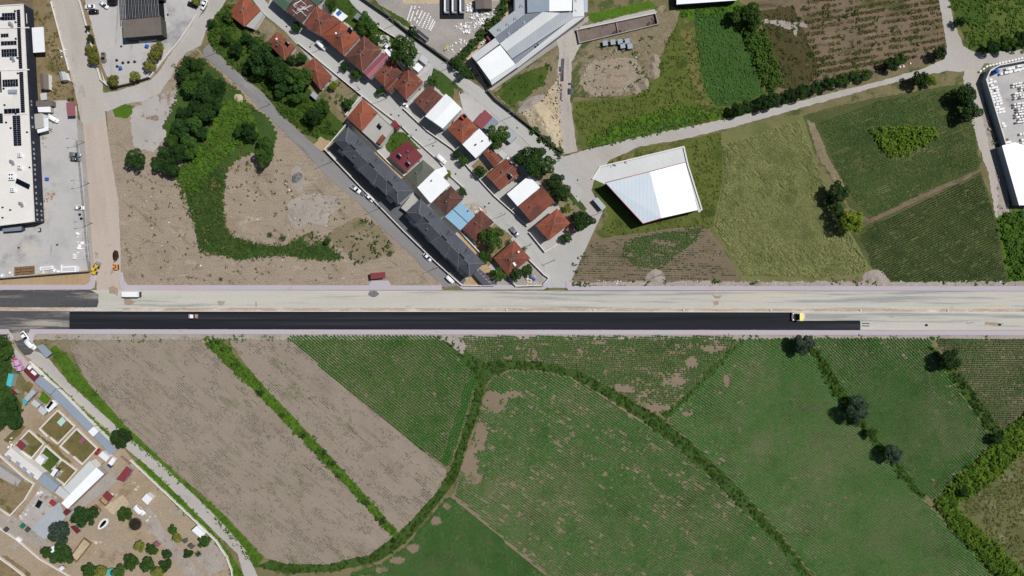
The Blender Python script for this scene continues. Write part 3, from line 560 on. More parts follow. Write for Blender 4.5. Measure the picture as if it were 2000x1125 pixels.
patch('concrete_lot', [(22, 686), (30, 680), (60, 712), (48, 728), (22, 716)], 'slab', 0)
patch('pen_grass', [(80, 837), (115, 801), (148, 832), (115, 866)], 'pen', 0)
patch('pen_grass', [(120, 871), (152, 837), (192, 875), (163, 906)], 'pen', 0)
patch('pen_grass', [(32, 869), (59, 840), (88, 866), (64, 894)], 'pen', 0)
patch('pen_grass', [(70, 899), (92, 870), (122, 896), (100, 925)], 'grass', 0)
patch('pen_grass', [(102, 926), (124, 897), (152, 918), (130, 946)], 'pen', 0)
patch('pen_grass', [(8, 860), (40, 826), (52, 834), (20, 866)], 'pen', 1, 3)
patch('pen_grass', [(74, 783), (84, 763), (100, 778), (92, 790)], 'brightgrass', .8, 3)
patch('pen_grass', [(44, 758), (56, 744), (66, 752), (56, 770)], 'pen', .8, 3)
patch('sand_patch', [(70, 846), (112, 872), (140, 905), (120, 905), (95, 868)], 'pen', 1.5, 3)
patch('concrete_yard', [(58, 1038), (82, 1056), (96, 1048), (128, 1010), (119, 983), (104, 978), (88, 1000)], 'sheet_grey', .3)
patch('concrete_yard', [(120, 1000), (145, 990), (206, 930), (222, 920), (228, 940), (205, 960), (170, 985), (135, 1015)], 'yard', .6, 3)
patch('pale_rubble_yard', [(36, 1012), (80, 950), (112, 972), (95, 1000), (62, 1034)], 'pad', 1, 3)
patch('dirt_path', [(-10, 1000), (30, 1010), (70, 1040), (110, 1070), (95, 1082), (50, 1060), (-10, 1030)], 'lotgrey', 1, 4)
patch('brown_paddock', [(-10, 920), (20, 930), (66, 946), (48, 980), (22, 1006), (-10, 985)], 'drygrass', 1, 4)
patch('tan_patch', [(205, 990), (240, 965), (252, 985), (222, 1005)], 'sand', 1.5, 3)
patch('dirt_path', [(268, 1000), (292, 990), (330, 1045), (400, 1125), (396, 1135), (370, 1135), (330, 1080), (285, 1025)], 'lotgrey', .8, 4)
patch('sand_lot', [(380, 1090), (420, 1050), (446, 1090), (440, 1110), (410, 1125)], 'lotgrey', 1, 4)
patch('dry_ground', [(0, 1085), (14, 1085), (60, 1120), (60, 1135), (-10, 1135)], 'drygrass', 1, 4)
_Z[0] = .164
# --- the main road: carriageways, median, footways
X0, X1 = -40, 2040
patch('road_base', [(X0, T(X0, 567)), (X1, T(X1, 567)), (X1, T(X1, 643)), (X0, T(X0, 643))], 'base', 0)
patch('old_asphalt', [(X0, T(X0, 567)), (178, T(178, 567)), (193, T(193, 575)), (193, 590), (190, T(190, 601)), (X0, T(X0, 601))], 'oldasphalt', .4, 5)
patch('old_asphalt', [(X0, T(X0, 608)), (136, T(136, 608)), (136, T(136, 643)), (X0, T(X0, 643))], 'oldasphalt', 0)
patch('new_asphalt', [(136, T(136, 608.5)), (1546, T(1546, 608.5)), (1547, T(1547, 625)), (1678, T(1678, 624.5)), (1680, T(1680, 627)), (1680, T(1680, 643)), (136, T(136, 643))], 'asphalt', .12, 6)
raised('median', [(X0, T(X0, 601)), (178, T(178, 601)), (184, T(184, 603)), (184, T(184, 606)), (178, T(178, 608)), (X0, T(X0, 608))], 'median', .31)
raised('median', [(246, T(246, 601)), (X1, T(X1, 601)), (X1, T(X1, 608)), (246, T(246, 608)), (240, T(240, 606)), (240, T(240, 603))], 'median', .31)
raised('kerb', [(240, T(240, 607.3)), (X1, T(X1, 607.3)), (X1, T(X1, 608.5)), (240, T(240, 608.5))], 'kerb', .34)
raised('footway', [(X0, T(X0, 557)), (168, T(168, 557)), (176, 550), (179, 534), (188, 532), (186, 552), (184, 562), (178, T(178, 566)), (X0, T(X0, 567))], 'paving', .31)
raised('footway', [(231, 532), (239, 532), (242, 548), (250, T(250, 557)), (720, T(720, 557)), (726, 548), (758, 548), (764, T(764, 557)), (862, T(862, 557)), (864, T(864, 566)), (240, T(240, 567)), (236, 560)], 'paving', .31)
raised('footway', [(890, 552), (904, 557), (1006, 559), (1010, 562), (1060, 561), (1071, 543), (1074, 548), (1071, 560), (1062, T(1062, 565)), (905, T(905, 565)), (896, 560)], 'paving', .31)
raised('footway', [(1105, 549), (1112, 549), (1124, T(1124, 557.5)), (X1, T(X1, 557)), (X1, T(X1, 566.5)), (1110, T(1110, 566)), (1106, 562)], 'paving', .31)
raised('footway', [(60, T(60, 643.5)), (X1, T(X1, 643.5)), (X1, T(X1, 652.5)), (72, T(72, 652.5)), (66, 658), (64, 668), (58, 662), (56, 652)], 'paving', .31)
raised('footway', [(X0, T(X0, 643.5)), (16, T(16, 643.5)), (22, 652), (27, 660), (22, 666), (14, 658), (X0, T(X0, 652.5))], 'paving', .31)

# ------------------------------------------------------------- crops, weeds, hedges
def stuff(o, label, cat):
    if o is not None: tag(o, label, cat, None, 'stuff')
    return o
def rows(poly, slope, sp=3.4, step=2.2, jit=.35):
    p = np.asarray(poly, float); a = math.atan2(slope, 1); c, s_ = math.cos(a), math.sin(a)
    u = p[:, 0] * c + p[:, 1] * s_; v = -p[:, 0] * s_ + p[:, 1] * c
    U, V = np.meshgrid(np.arange(u.min(), u.max(), step), np.arange(v.min(), v.max(), sp))
    U = U.ravel() + RNG.normal(size=U.size) * step * jit; V = V.ravel() + RNG.normal(size=V.size) * .12
    x = U * c - V * s_; y = U * s_ + V * c
    k = inside(x, y, poly) & (x > -15) & (x < 2015) & (y > -15) & (y < 1140)
    return x[k], y[k], U[k], V[k]
def px2w(x, y): return np.stack([(x - 1000) * S, (562.5 - y) * S], 1)
def crop(name, label, polys, m, gap=.3, seed=1, k=7, half=.235, hgt=.5, spread=.3, bare=(), cat='crop', long_=6.0):
    XY = []; SZ = []
    for poly, slope, sp, step in polys:
        x, y, u, v = rows(poly, slope, sp, step)
        n = .42 * vn(u, v * long_, 24, seed) + .36 * vn(u, v * 2.2, 5, seed + 5) + .22 * RNG.random(len(x))
        keep = n > gap
        big = fbm(x, y, 60, seed + 9)
        for bx, by, rx, ry in bare: keep &= (((x - bx) / rx) ** 2 + ((y - by) / ry) ** 2 + 2.2 * (fbm(x, y, 9, seed + 2) - .5) + .8 * (RNG.random(len(x)) - .5)) > 1
        XY.append(px2w(x[keep], y[keep])); SZ.append((.8 + .5 * big[keep]) * np.clip(.6 + (n[keep] - gap) * 6, .6, 1.0))
    XY = np.concatenate(XY); SZ = np.concatenate(SZ)
    return stuff(clumps(name, XY, .09, k, half, spread, hgt, M[m], .75, szv=SZ), label, cat)
crop('crop_rows', 'dense bright green crop rows between the brown strip and the curved field margin', [(FG3, .81, 4.5, 1.6), ([(930, 735), (924, 762), (912, 800), (892, 862), (876, 914), (862, 900), (880, 850), (898, 795), (910, 750)], -3.4, 4.5, 1.8)], 'crop2', .2, 1)
F5a = [(885, 972), (1078, 1135), (676, 1135), (690, 1118), (746, 1100), (796, 1064), (836, 1016), (872, 972)]
F5b = [(962, 738), (1000, 724), (1060, 726), (1120, 740), (1190, 780), (1250, 820), (1310, 865), (1390, 935), (1480, 1025), (1580, 1135), (1084, 1135), (890, 970), (904, 900), (930, 840), (944, 780)]
crop('crop_rows', 'largest green crop field in the bottom centre, its rows broken by pale bare gaps', [(F5b, .66, 4.4, 1.6)], 'crop', .305, 2, bare=((918, 898, 16, 42), (965, 790, 26, 18), (940, 850, 14, 30), (1000, 770, 20, 8), (958, 775, 34, 10), (930, 930, 14, 14), (895, 985, 16, 8)))
crop('crop_rows', 'very dense dark green crop corner at the bottom edge with a ragged stepped edge', [(F5a, .8, 3.4, 1.7)], 'crop', .16, 3, bare=((806, 1070, 15, 8), (776, 1094, 15, 7), (852, 1018, 10, 9), (742, 1112, 16, 6), (874, 990, 8, 8), (715, 1128, 16, 5)))
crop('crop_rows', 'patchy thin green crop on bare soil, in the wedge just below the road at centre', [(FG4, .05, 3.8, 1.9)], 'crop3', .36, 4, k=6, half=.27, spread=.3, long_=2, bare=((1270, 795, 34, 12), (1395, 680, 22, 8), (1350, 710, 14, 12), (1320, 745, 22, 10), (1215, 760, 26, 8)))
crop('crop_rows', 'wide green crop field with straight diagonal rows to the right of the curved grassy margin', [(FG7, .68, 4.6, 1.6)], 'crop', .235, 5, bare=((1420, 742, 6, 14), (1345, 808, 12, 5)))
crop('crop_rows', 'green crop field on the right between two diagonal lines of bushes', [(FG8, 1.02, 4.6, 1.6)], 'crop', .23, 6)
crop('crop_rows', 'thin dark crop in level rows on brown soil at the right edge below the road', [(FG9, .01, 4.2, 2.3)], 'crop3', .28, 7)
crop('seedling_rows', 'tiny dark seedlings in broken rows on the wide bare brown field', [(FB1, .85, 3.9, 1.3)], 'cropd', .56, 8, k=3, half=.13, hgt=.14, spread=.12, long_=2.2)
crop('seedling_rows', 'tiny dark seedlings in broken rows on the narrower brown strip beside the green crop', [(FB2, .85, 3.9, 1.3)], 'cropd', .57, 9, k=3, half=.13, hgt=.14, spread=.12, long_=2.2)
FR1 = [(1412, 285), (1560, 236), (1598, 332), (1638, 422), (1686, 502), (1694, 530), (1600, 542), (1452, 536), (1424, 490), (1398, 440), (1416, 350)]
crop('crop_rows', 'tall pale olive crop with diagonal streaks between the white hall and the dark trees', [(FR1, 1.12, 4.0, 1.8)], 'cropo', .36, 10, long_=4, k=5, half=.27, hgt=.5, spread=.36)
FR2 = [(1600, 240), (1700, 200), (1880, 170), (1900, 205), (1910, 330), (1810, 372), (1705, 424), (1668, 390), (1630, 320)]
crop('crop_rows', 'dull green crop field round the triangular thicket at upper right', [(FR2, -.38, 4.2, 1.8)], 'crop3', .38, 11, k=5, half=.23, hgt=.3, spread=.32)
FR3 = [(1680, 462), (1708, 438), (1810, 388), (1914, 342), (1944, 432), (1964, 548), (1745, 550), (1704, 520)]
crop('crop_rows', 'dark green striped crop field above the road at right', [(FR3, -.5, 4.3, 1.8)], 'cropk', .32, 12, k=5, half=.22, hgt=.3, spread=.3)
FR0 = [(1222, 470), (1300, 452), (1372, 444), (1360, 470), (1320, 500), (1290, 528), (1250, 524), (1215, 500)]
crop('crop_rows', 'dark green patch of crop on the brown ploughed field below the white hall', [(FR0, .1, 3.4, 2.0)], 'crop3', .36, 13, k=3, half=.32, hgt=.4, spread=.3)
crop('crop_rows', 'sparse seedling lines on the brown ploughed field below the white hall', [([(1118, 550), (1134, 505), (1165, 474), (1230, 464), (1372, 448), (1416, 500), (1440, 544)], .03, 4.2, 2.0)], 'weedd', .52, 14, k=3, half=.2, hgt=.25, spread=.2)

def scatter(name, label, polys, m, dens, half=.3, spread=.5, hgt=.6, k=6, gap=0.0, seed=1, cat='grass', nscale=14, tilt=.9, var=.8, fringe=2.0):
    """dens plants per square metre over pixel polygons"""
    XY = []
    for poly in polys:
        p = np.asarray(poly, float); x0, y0 = p.min(0); x1, y1 = p.max(0)
        n = int((x1 - x0) * (y1 - y0) * S * S * dens)
        x = x0 + RNG.random(n) * (x1 - x0); y = y0 + RNG.random(n) * (y1 - y0)
        kp = inside(x, y, poly) & (fbm(x, y, nscale, seed) > gap) & (x > -15) & (x < 2015) & (y > -12) & (y < 1137)
        XY.append(px2w(x[kp] + RNG.normal(size=kp.sum()) * fringe, y[kp] + RNG.normal(size=kp.sum()) * fringe))
    XY = np.concatenate(XY)
    return stuff(clumps(name, XY, .09, k, half, spread, hgt, M[m], tilt, szv=1 - var / 2 + var * RNG.random(len(XY))), label, cat)
scatter('weeds', 'small green weed patches spread over both brown fields', [FB1, FB2], 'weedm', .12, .16, .45, .2, 5, .52, 5, fringe=0, nscale=22)
scatter('rough_growth', 'dry and dark tufts on the dark rough ground right of the tall hedge', [[(1486, 24), (1550, 14), (1570, 60), (1598, 130), (1578, 176), (1524, 170), (1496, 100)]], 'weedo', .35, .24, .6, .5, 7, .42, 6)
scatter('field_margin_growth', 'bright green grass growing along the narrow strip between the two brown fields', [HB1], 'weed', .9, .32, .6, .6)
scatter('field_margin_growth', 'dark bushes dotted along the strip between the two brown fields', [HB1], 'weedd', .25, .4, .9, 1.4, 10, .55, 4)
scatter('field_margin_growth', 'tall dark green growth on the long curved margin dividing the crop fields', [HB2], 'weedd', .35, .3, .6, .7, 7, .4, 2, fringe=.8)
scatter('field_margin_growth', 'yellowish green growth mixed along the long curved margin dividing the crop fields', [HB2], 'weed', .6, .3, .6, .6, 7, .4, 6, fringe=.8)
scatter('field_margin_growth', 'low green growth along the straight margin beside the patchy crop wedge', [HB3], 'weed', .8, .34, .6, .7, 6)
scatter('field_margin_growth', 'bushy green growth along the diagonal line with three round grey trees', [HB4], 'weed', .8, .36, .8, 1.3, 8, .2, 3)
scatter('field_margin_growth', 'dark bushy growth along the diagonal line left of the level dark rows', [HB5], 'weedd', .8, .36, .8, 1.3, 8, .2, 3)
scatter('thicket', 'bright yellow green thicket running up to the right edge in the lower right corner', [HB6], 'weedb', .9, .36, 1.0, 2.0, 12, .25, 3)
scatter('thicket', 'darker green growth in the thicket running up to the right edge in the lower right corner', [HB6, HB7], 'weed', .5, .36, 1.0, 2.2, 12, .4, 8)
scatter('thicket', 'bright yellow green thicket running down to the bottom edge in the lower right corner', [HB7], 'weedb', .9, .36, 1.0, 1.8, 12, .25, 5)
scatter('meadow_grass', 'grey green rough grass in the bottom right corner', [[(1875, 990), (1932, 945), (2010, 870), (2010, 1135), (1992, 1110)]], 'weedo', .9, .2, .5, .3, 6, .3, 3)
scatter('verge_grass', 'bright grass on both sides of the pale gravel track at lower left', [[(260, 902), (275, 898), (312, 930), (366, 985), (428, 1052), (470, 1110), (478, 1135), (452, 1135), (446, 1088), (400, 1040), (330, 972)], [(98, 682), (128, 690), (172, 748), (242, 828), (330, 912), (440, 1008), (516, 1090), (500, 1108), (440, 1042), (390, 972), (320, 918), (262, 868), (200, 806), (140, 748)], [(56, 706), (84, 722), (150, 788), (202, 835), (218, 850), (222, 880), (140, 796), (76, 734)]], 'weed', .9, .3, .6, .5)
scatter('undergrowth', 'dark green undergrowth at the left edge behind the turquoise roof', [[(-10, 655), (18, 655), (30, 690), (24, 720), (12, 750), (36, 780), (44, 800), (40, 815), (-10, 848)]], 'weedd', 1.2, .4, .9, 1.4, 8)
scatter('undergrowth', 'bright green undergrowth in a diagonal band beside the dark grove', [[(345, 345), (372, 305), (400, 270), (430, 215), (455, 195), (480, 200), (500, 240), (505, 268), (475, 282), (445, 300), (410, 340), (385, 372), (362, 376)]], 'weed', 1.0, .36, .8, .8, 7)
scatter('undergrowth', 'low dark green growth curving across the bare earth lot', [[(345, 360), (440, 320), (436, 405), (442, 445), (470, 466), (520, 480), (560, 478), (590, 462), (600, 478), (640, 480), (672, 504), (640, 510), (560, 500), (470, 507), (390, 492), (380, 440)]], 'weedd', 1.8, .22, .6, .4, 6, fringe=3)
scatter('undergrowth', 'olive and bright tufts among the low dark green growth of the earth lot', [[(345, 360), (440, 320), (470, 300), (540, 262), (436, 405), (442, 445), (470, 466), (600, 478), (672, 504), (560, 500), (390, 492)], [(345, 120), (400, 110), (500, 210), (480, 300), (360, 370), (320, 300)]], 'weedo', .25, .3, .8, .7, 7, .5, 5, fringe=3)
scatter('undergrowth', 'mixed undergrowth on the slope between the narrow lane and the red houses', [[(404, 70), (420, 30), (450, 12), (500, 60), (520, 90), (560, 140), (600, 190), (640, 230), (660, 262), (600, 262), (548, 222), (514, 180), (460, 137), (412, 90)]], 'weed', .8, .36, .8, 1.0, 7, .3, 5)
scatter('weeds', 'scattered weed tufts on the bare earth lot', [[(440, 330), (540, 300), (640, 380), (740, 450), (770, 500), (660, 480), (520, 460), (450, 430)], [(240, 320), (340, 350), (380, 480), (700, 520), (700, 548), (250, 545)]], 'weedo', .10, .25, .5, .3, 6, .45, 3)
scatter('weeds', 'green and grey weeds on the rubble at the right end of the earth lot', [[(600, 460), (700, 420), (740, 440), (775, 490), (700, 518), (640, 500)]], 'weedd', .35, .3, .6, .5, 6, .5, 3)
scatter('meadow_grass', 'olive and ochre meadow grass above the long gravel road', [[(1120, 205), (1230, 192), (1268, 168), (1290, 110), (1310, 60), (1360, 60), (1378, 190), (1440, 226), (1300, 254), (1150, 290)]], 'weedm', .7, .26, .6, .45, 5, .4, 3)
scatter('meadow_grass', 'bright green meadow grass along the upper edge of the long gravel road', [[(1150, 288), (1150, 268), (1200, 240), (1280, 215), (1370, 205), (1430, 222), (1300, 256), (1200, 282)], [(1322, 10), (1450, 6), (1452, 40), (1360, 42), (1330, 30)]], 'weed', .7, .3, .6, .5)
scatter('meadow_grass', 'even dark green hay field left of the tall hedge', [[(1356, 28), (1442, 24), (1446, 55), (1468, 110), (1492, 178), (1450, 203), (1400, 206), (1378, 180), (1364, 110)]], 'crop', .9, .28, .5, .35, 5)
scatter('hedge_growth', 'tall yellow green hedge between the hay field and the dark rough ground', [[(1440, 45), (1480, 40), (1508, 100), (1524, 165), (1506, 178), (1488, 160), (1462, 95)]], 'weed', 1.2, .4, .9, 2.0, 10)
crop('rough_growth', 'dark tufts in curving lines over the brown rough field at top right', [([(1560, -5), (1832, -5), (1846, 95), (1700, 148), (1600, 170), (1580, 80)], -.16, 12.5, 2.4)], 'weedo', .46, 15, long_=1.2, k=7, half=.3, hgt=.5, spread=.9, cat='grass')
scatter('rough_growth', 'dark green tufts over the brown rough field at top right', [[(1490, 20), (1560, 10), (1830, 20), (1846, 95), (1700, 148), (1530, 172)]], 'weedd', .12, .3, .8, .7, 9, .5, 8)
scatter('rough_growth', 'green and olive growth in the top right corner', [[(1850, -5), (2010, -5), (2010, 102), (1925, 106), (1894, 96), (1874, 45)]], 'weed', .8, .34, .7, .6, 6, .4, 3)
scatter('thicket', 'yellow green triangular thicket alone in the middle of the dull green field', [[(1700, 254), (1740, 248), (1822, 251), (1826, 266), (1800, 284), (1770, 300), (1736, 306), (1718, 280)]], 'weedb', 1.5, .4, .9, 1.8, 10)
scatter('thicket', 'bright shrubs at the right edge above the road', [[(1950, 424), (2010, 402), (2010, 545), (1976, 545)]], 'weed', 1.0, .4, .9, 1.6, 9, .2, 3)
scatter('rough_growth', 'dark olive grass round the white hall', [[(1345, 275), (1410, 262), (1412, 350), (1388, 442), (1300, 450), (1230, 460), (1172, 456), (1200, 430), (1240, 446), (1368, 414)]], 'weedo', .5, .28, .5, .35, 5, .3, 3)
scatter('rough_growth', 'green weeds on the slope below the grey warehouse', [[(962, 180), (1020, 142), (1085, 118), (1068, 165), (1012, 205), (1000, 214)], [(1160, 84), (1270, 70), (1286, 100), (1250, 175), (1180, 190), (1130, 176)]], 'weed', .3, .34, .7, .5, 6, .52, 5)
scatter('hedge_growth', 'hedge between the stone yard and the grey warehouse', [[(978, -5), (996, -5), (986, 25), (950, 66), (915, 108), (905, 122), (888, 118), (902, 100), (940, 58), (972, 22)]], 'weedd', 1.3, .4, .9, 1.8, 10)
scatter('hedge_growth', 'overgrown dark hedge along the upper lane, below the stone yard', [[(880, 112), (900, 118), (930, 152), (920, 158), (892, 134)], [(1032, 250), (1050, 250), (1100, 300), (1092, 306)]], 'weedd', 1.3, .4, .9, 1.6, 10)
scatter('garden_plants', 'vegetable rows and plants in the village gardens', [[(640, 168), (664, 152), (702, 184), (692, 200), (672, 224), (652, 204)], [(1086, 384), (1130, 384), (1146, 430), (1120, 440)], [(760, 258), (788, 258), (820, 290), (766, 302)], [(612, -8), (680, -8), (742, 54), (790, 82), (744, 94), (668, 38)]], 'weed', .7, .3, .6, .5, 6, .45, 3)
scatter('weeds', 'fringe of weeds along the pale rubble verge above the main road', [[(1115, 548), (1990, 548), (1990, 556), (1115, 556)], [(1112, 545), (1120, 515), (1160, 465), (1172, 452), (1150, 500), (1125, 545)]], 'weed', .5, .32, .6, .5, 6, .55, 3)
scatter('weeds', 'fringe of weeds along the lower pink footway', [[(110, 656), (2000, 657), (2000, 664), (110, 668)]], 'weed', .5, .3, .6, .4, 6, .5, 7)
scatter('weeds', 'dry brown weeds along the dirt strips beside the big flat roofed factory', [[(66, 30), (100, 5), (140, 150), (145, 195), (100, 195), (90, 100)], [(1170, 335), (1200, 310), (1330, 274), (1330, 284), (1220, 316)]], 'weedo', .5, .26, .5, .3, 5, .45, 3)
# ------------------------------------------------------------- buildings
QUADS = []
def loc2(p, o): return Vector((p[0] - o[0], p[1] - o[1], p[2] if len(p) > 2 else 0))
def inset(q, d):
    """move every edge of a convex quad inwards by d"""
    n = len(q); a = sum(q[i].x * q[(i + 1) % n].y - q[(i + 1) % n].x * q[i].y for i in range(n)); sg = 1 if a > 0 else -1
    L = []
    for i in range(n):
        p, r = q[i], q[(i + 1) % n]; e = (r - p).normalized(); nn = Vector((-e.y, e.x, 0)) * sg * d; L.append((p + nn, e))
    out = []
    for i in range(n):
        (p, e), (r, f) = L[i - 1], L[i]
        den = e.x * f.y - e.y * f.x
        if abs(den) < 1e-6: out.append(r.copy()); continue
        t = ((r.x - p.x) * f.y - (r.y - p.y) * f.x) / den; out.append(p + e * t)
    return out
def window_on(root, p, e, nrm, w, h, name='window', frame='white', fill='glass', out=.05):
    """one window or door standing proud of a wall: p centre, e along the wall, nrm outwards"""
    Mx = Matrix((e, nrm, Vector((0, 0, 1)))).transposed(); mb = MB(); t = .09
    for s_ in (-1, 1):
        mb.box(p + nrm * out / 2 + e * s_ * (w / 2 - t / 2), (t, out, h), m=0, M=Mx)
        mb.box(p + nrm * out / 2 + Vector((0, 0, s_ * (h / 2 - t / 2))), (w - 2 * t, out, t), m=0, M=Mx)
    mb.box(p + nrm * out * .3, (w - 2 * t, out * .5, h - 2 * t), m=1, M=Mx)
    mb.box(p + nrm * out * .42, (t * .6, out * .7, h - 2 * t), m=0, M=Mx) if name == 'window' else None
    return mb.build(name, [M[frame], M[fill]], root)
def put_windows(root, q, z0, h, pxq=None, sp=3.4, door=True, w=1.1, hh=1.2, sill=.95, frame='white', storey=2.9):
    """windows and a door on the free walls of a convex footprint q (local metres)"""
    n = len(q); a = sum(q[i].x * q[(i + 1) % n].y - q[(i + 1) % n].x * q[i].y for i in range(n)); sg = 1 if a > 0 else -1
    done = not door
    for i in range(n):
        p, r = q[i], q[(i + 1) % n]; L = (r - p).length
        if L < 3: continue
        e = (r - p).normalized(); nn = Vector((e.y, -e.x, 0)) * sg
        mid = (p + r) / 2 + nn * 1.3 + root.location
        mx, my = mid.x / S + 1000, 562.5 - mid.y / S
        if any(inside(np.array([mx]), np.array([my]), Q)[0] for Q in QUADS if Q is not pxq): continue
        k = max(1, int(L / sp))
        for fl in range(max(1, int((h + .4) / storey))):
            for j in range(k):
                c = p + e * (L * (j + .5) / k); zc = z0 + fl * storey + sill + hh / 2
                if zc + hh / 2 > h - .15: continue
                if fl == 0 and not done and j == k // 2:
                    window_on(root, c + Vector((0, 0, z0 + 1.05)), e, nn, 1.0, 2.05, 'door', 'wood', 'wood'); done = True; continue
                window_on(root, c + Vector((0, 0, zc)), e, nn, w, hh, 'window', frame)
def ridge_bar(mb, a, b, w=.26, h=.14, m=0):
    a, b = Vector(a), Vector(b); d = (b - a); L = d.length
    if L < .05: return
    d.normalize(); s_ = d.cross(Vector((0, 0, 1))).normalized(); u = s_.cross(d)
    q = lambda p: [p - s_ * w / 2 - u * .05, p + s_ * w / 2 - u * .05, p + u * h]
    mb.loft([q(a), q(b)], m)
def chimney(parent, p, rz=.7, s_=.5, h=.9, mat_='cream'):
    mb = MB(); mb.box((p[0], p[1], p[2] + h / 2 - .4), (s_, s_, h + .8), rz, 0); mb.box((p[0], p[1], p[2] + h + .05), (s_ + .14, s_ + .14, .1), rz, 1)
    mb.cyl((p[0], p[1], p[2] + h + .2), .1, .25, 8, 1)
    return mb.build('chimney', [M[mat_], M['steelgrey']], parent)
def solar_heater(parent, p, rz=-.8, s_=1.0):
    mb = MB(); R = Matrix.Rotation(rz, 3, 'Z') @ Matrix.Rotation(math.radians(38), 3, 'X'); c = Vector(p)
    for k in (-1, 1): mb.box(c + R @ Vector((k * .55 * s_, 0, 0)) + Vector((0, 0, .75)), (1.0 * s_, 1.9 * s_, .1), m=0, M=R)
    o = mb.build('solar_heater', [M['panel']], parent)
    t = MB(); d = Matrix.Rotation(rz, 3, 'Z') @ Vector((1, 0, 0)); u = Matrix.Rotation(rz, 3, 'Z') @ Vector((0, 1, 0))
    t.tube((c - d * .95 * s_ + u * .95 * s_ + Vector((0, 0, 1.45)), c + d * .95 * s_ + u * .95 * s_ + Vector((0, 0, 1.45))), .3 * s_, 10)
    for k in (-1, 1): t.tube((c + d * k * .6 * s_ + u * .9 * s_ + Vector((0, 0, -.3)), c + d * k * .6 * s_ + u * .9 * s_ + Vector((0, 0, 1.4))), .05, 5)
    t.build('tank', [M['silver']], o); return o
def roof_faces(q, h, rise, kind, m=0):
    """closed roof body over quad q (Vectors, local), ridge parallel to edge 0-1; returns MB and the ridge lines"""
    th = .16; b = [Vector((p.x, p.y, h - th)) for p in q]; e = [Vector((p.x, p.y, h)) for p in q]; mb = MB()
    for i in range(4):
        j = (i + 1) % 4; mb.face((b[i], b[j], e[j], e[i]), m)
    mb.face(b[::-1], m)
    m0 = (q[0] + q[3]) / 2; m1 = (q[1] + q[2]) / 2; L = (m1 - m0); wd_ = ((q[3] - q[0]).length + (q[2] - q[1]).length) / 2
    if kind == 'hip':
        ins = min(.5 * wd_, L.length * .5 - .05); d = L.normalized(); r0 = m0 + d * ins; r1 = m1 - d * ins
    else: r0, r1 = m0, m1
    r0 = Vector((r0.x, r0.y, h + rise)); r1 = Vector((r1.x, r1.y, h + rise))
    lines = []
    if kind in ('hip', 'gable'):
        mb.face((e[0], e[1], r1, r0), m); mb.face((e[2], e[3], r0, r1), m)
        mb.face((e[1], e[2], r1), m); mb.face((e[3], e[0], r0), m)
        lines = [(r0, r1)]
        if kind == 'hip': lines += [(e[0], r0), (e[3], r0), (e[1], r1), (e[2], r1)]
    elif kind == 'mono':
        a0, a1 = Vector((e[3].x, e[3].y, h + rise)), Vector((e[2].x, e[2].y, h + rise))
        mb.face((e[0], e[1], a1, a0), m); mb.face((e[1], e[2], a1), m); mb.face((e[3], e[0], a0), m); mb.face((e[2], e[3], a0, a1), m)
    else: mb.face(e, m)
    fix = [i for i in range(len(mb.f))]
    return mb, lines, r0, r1
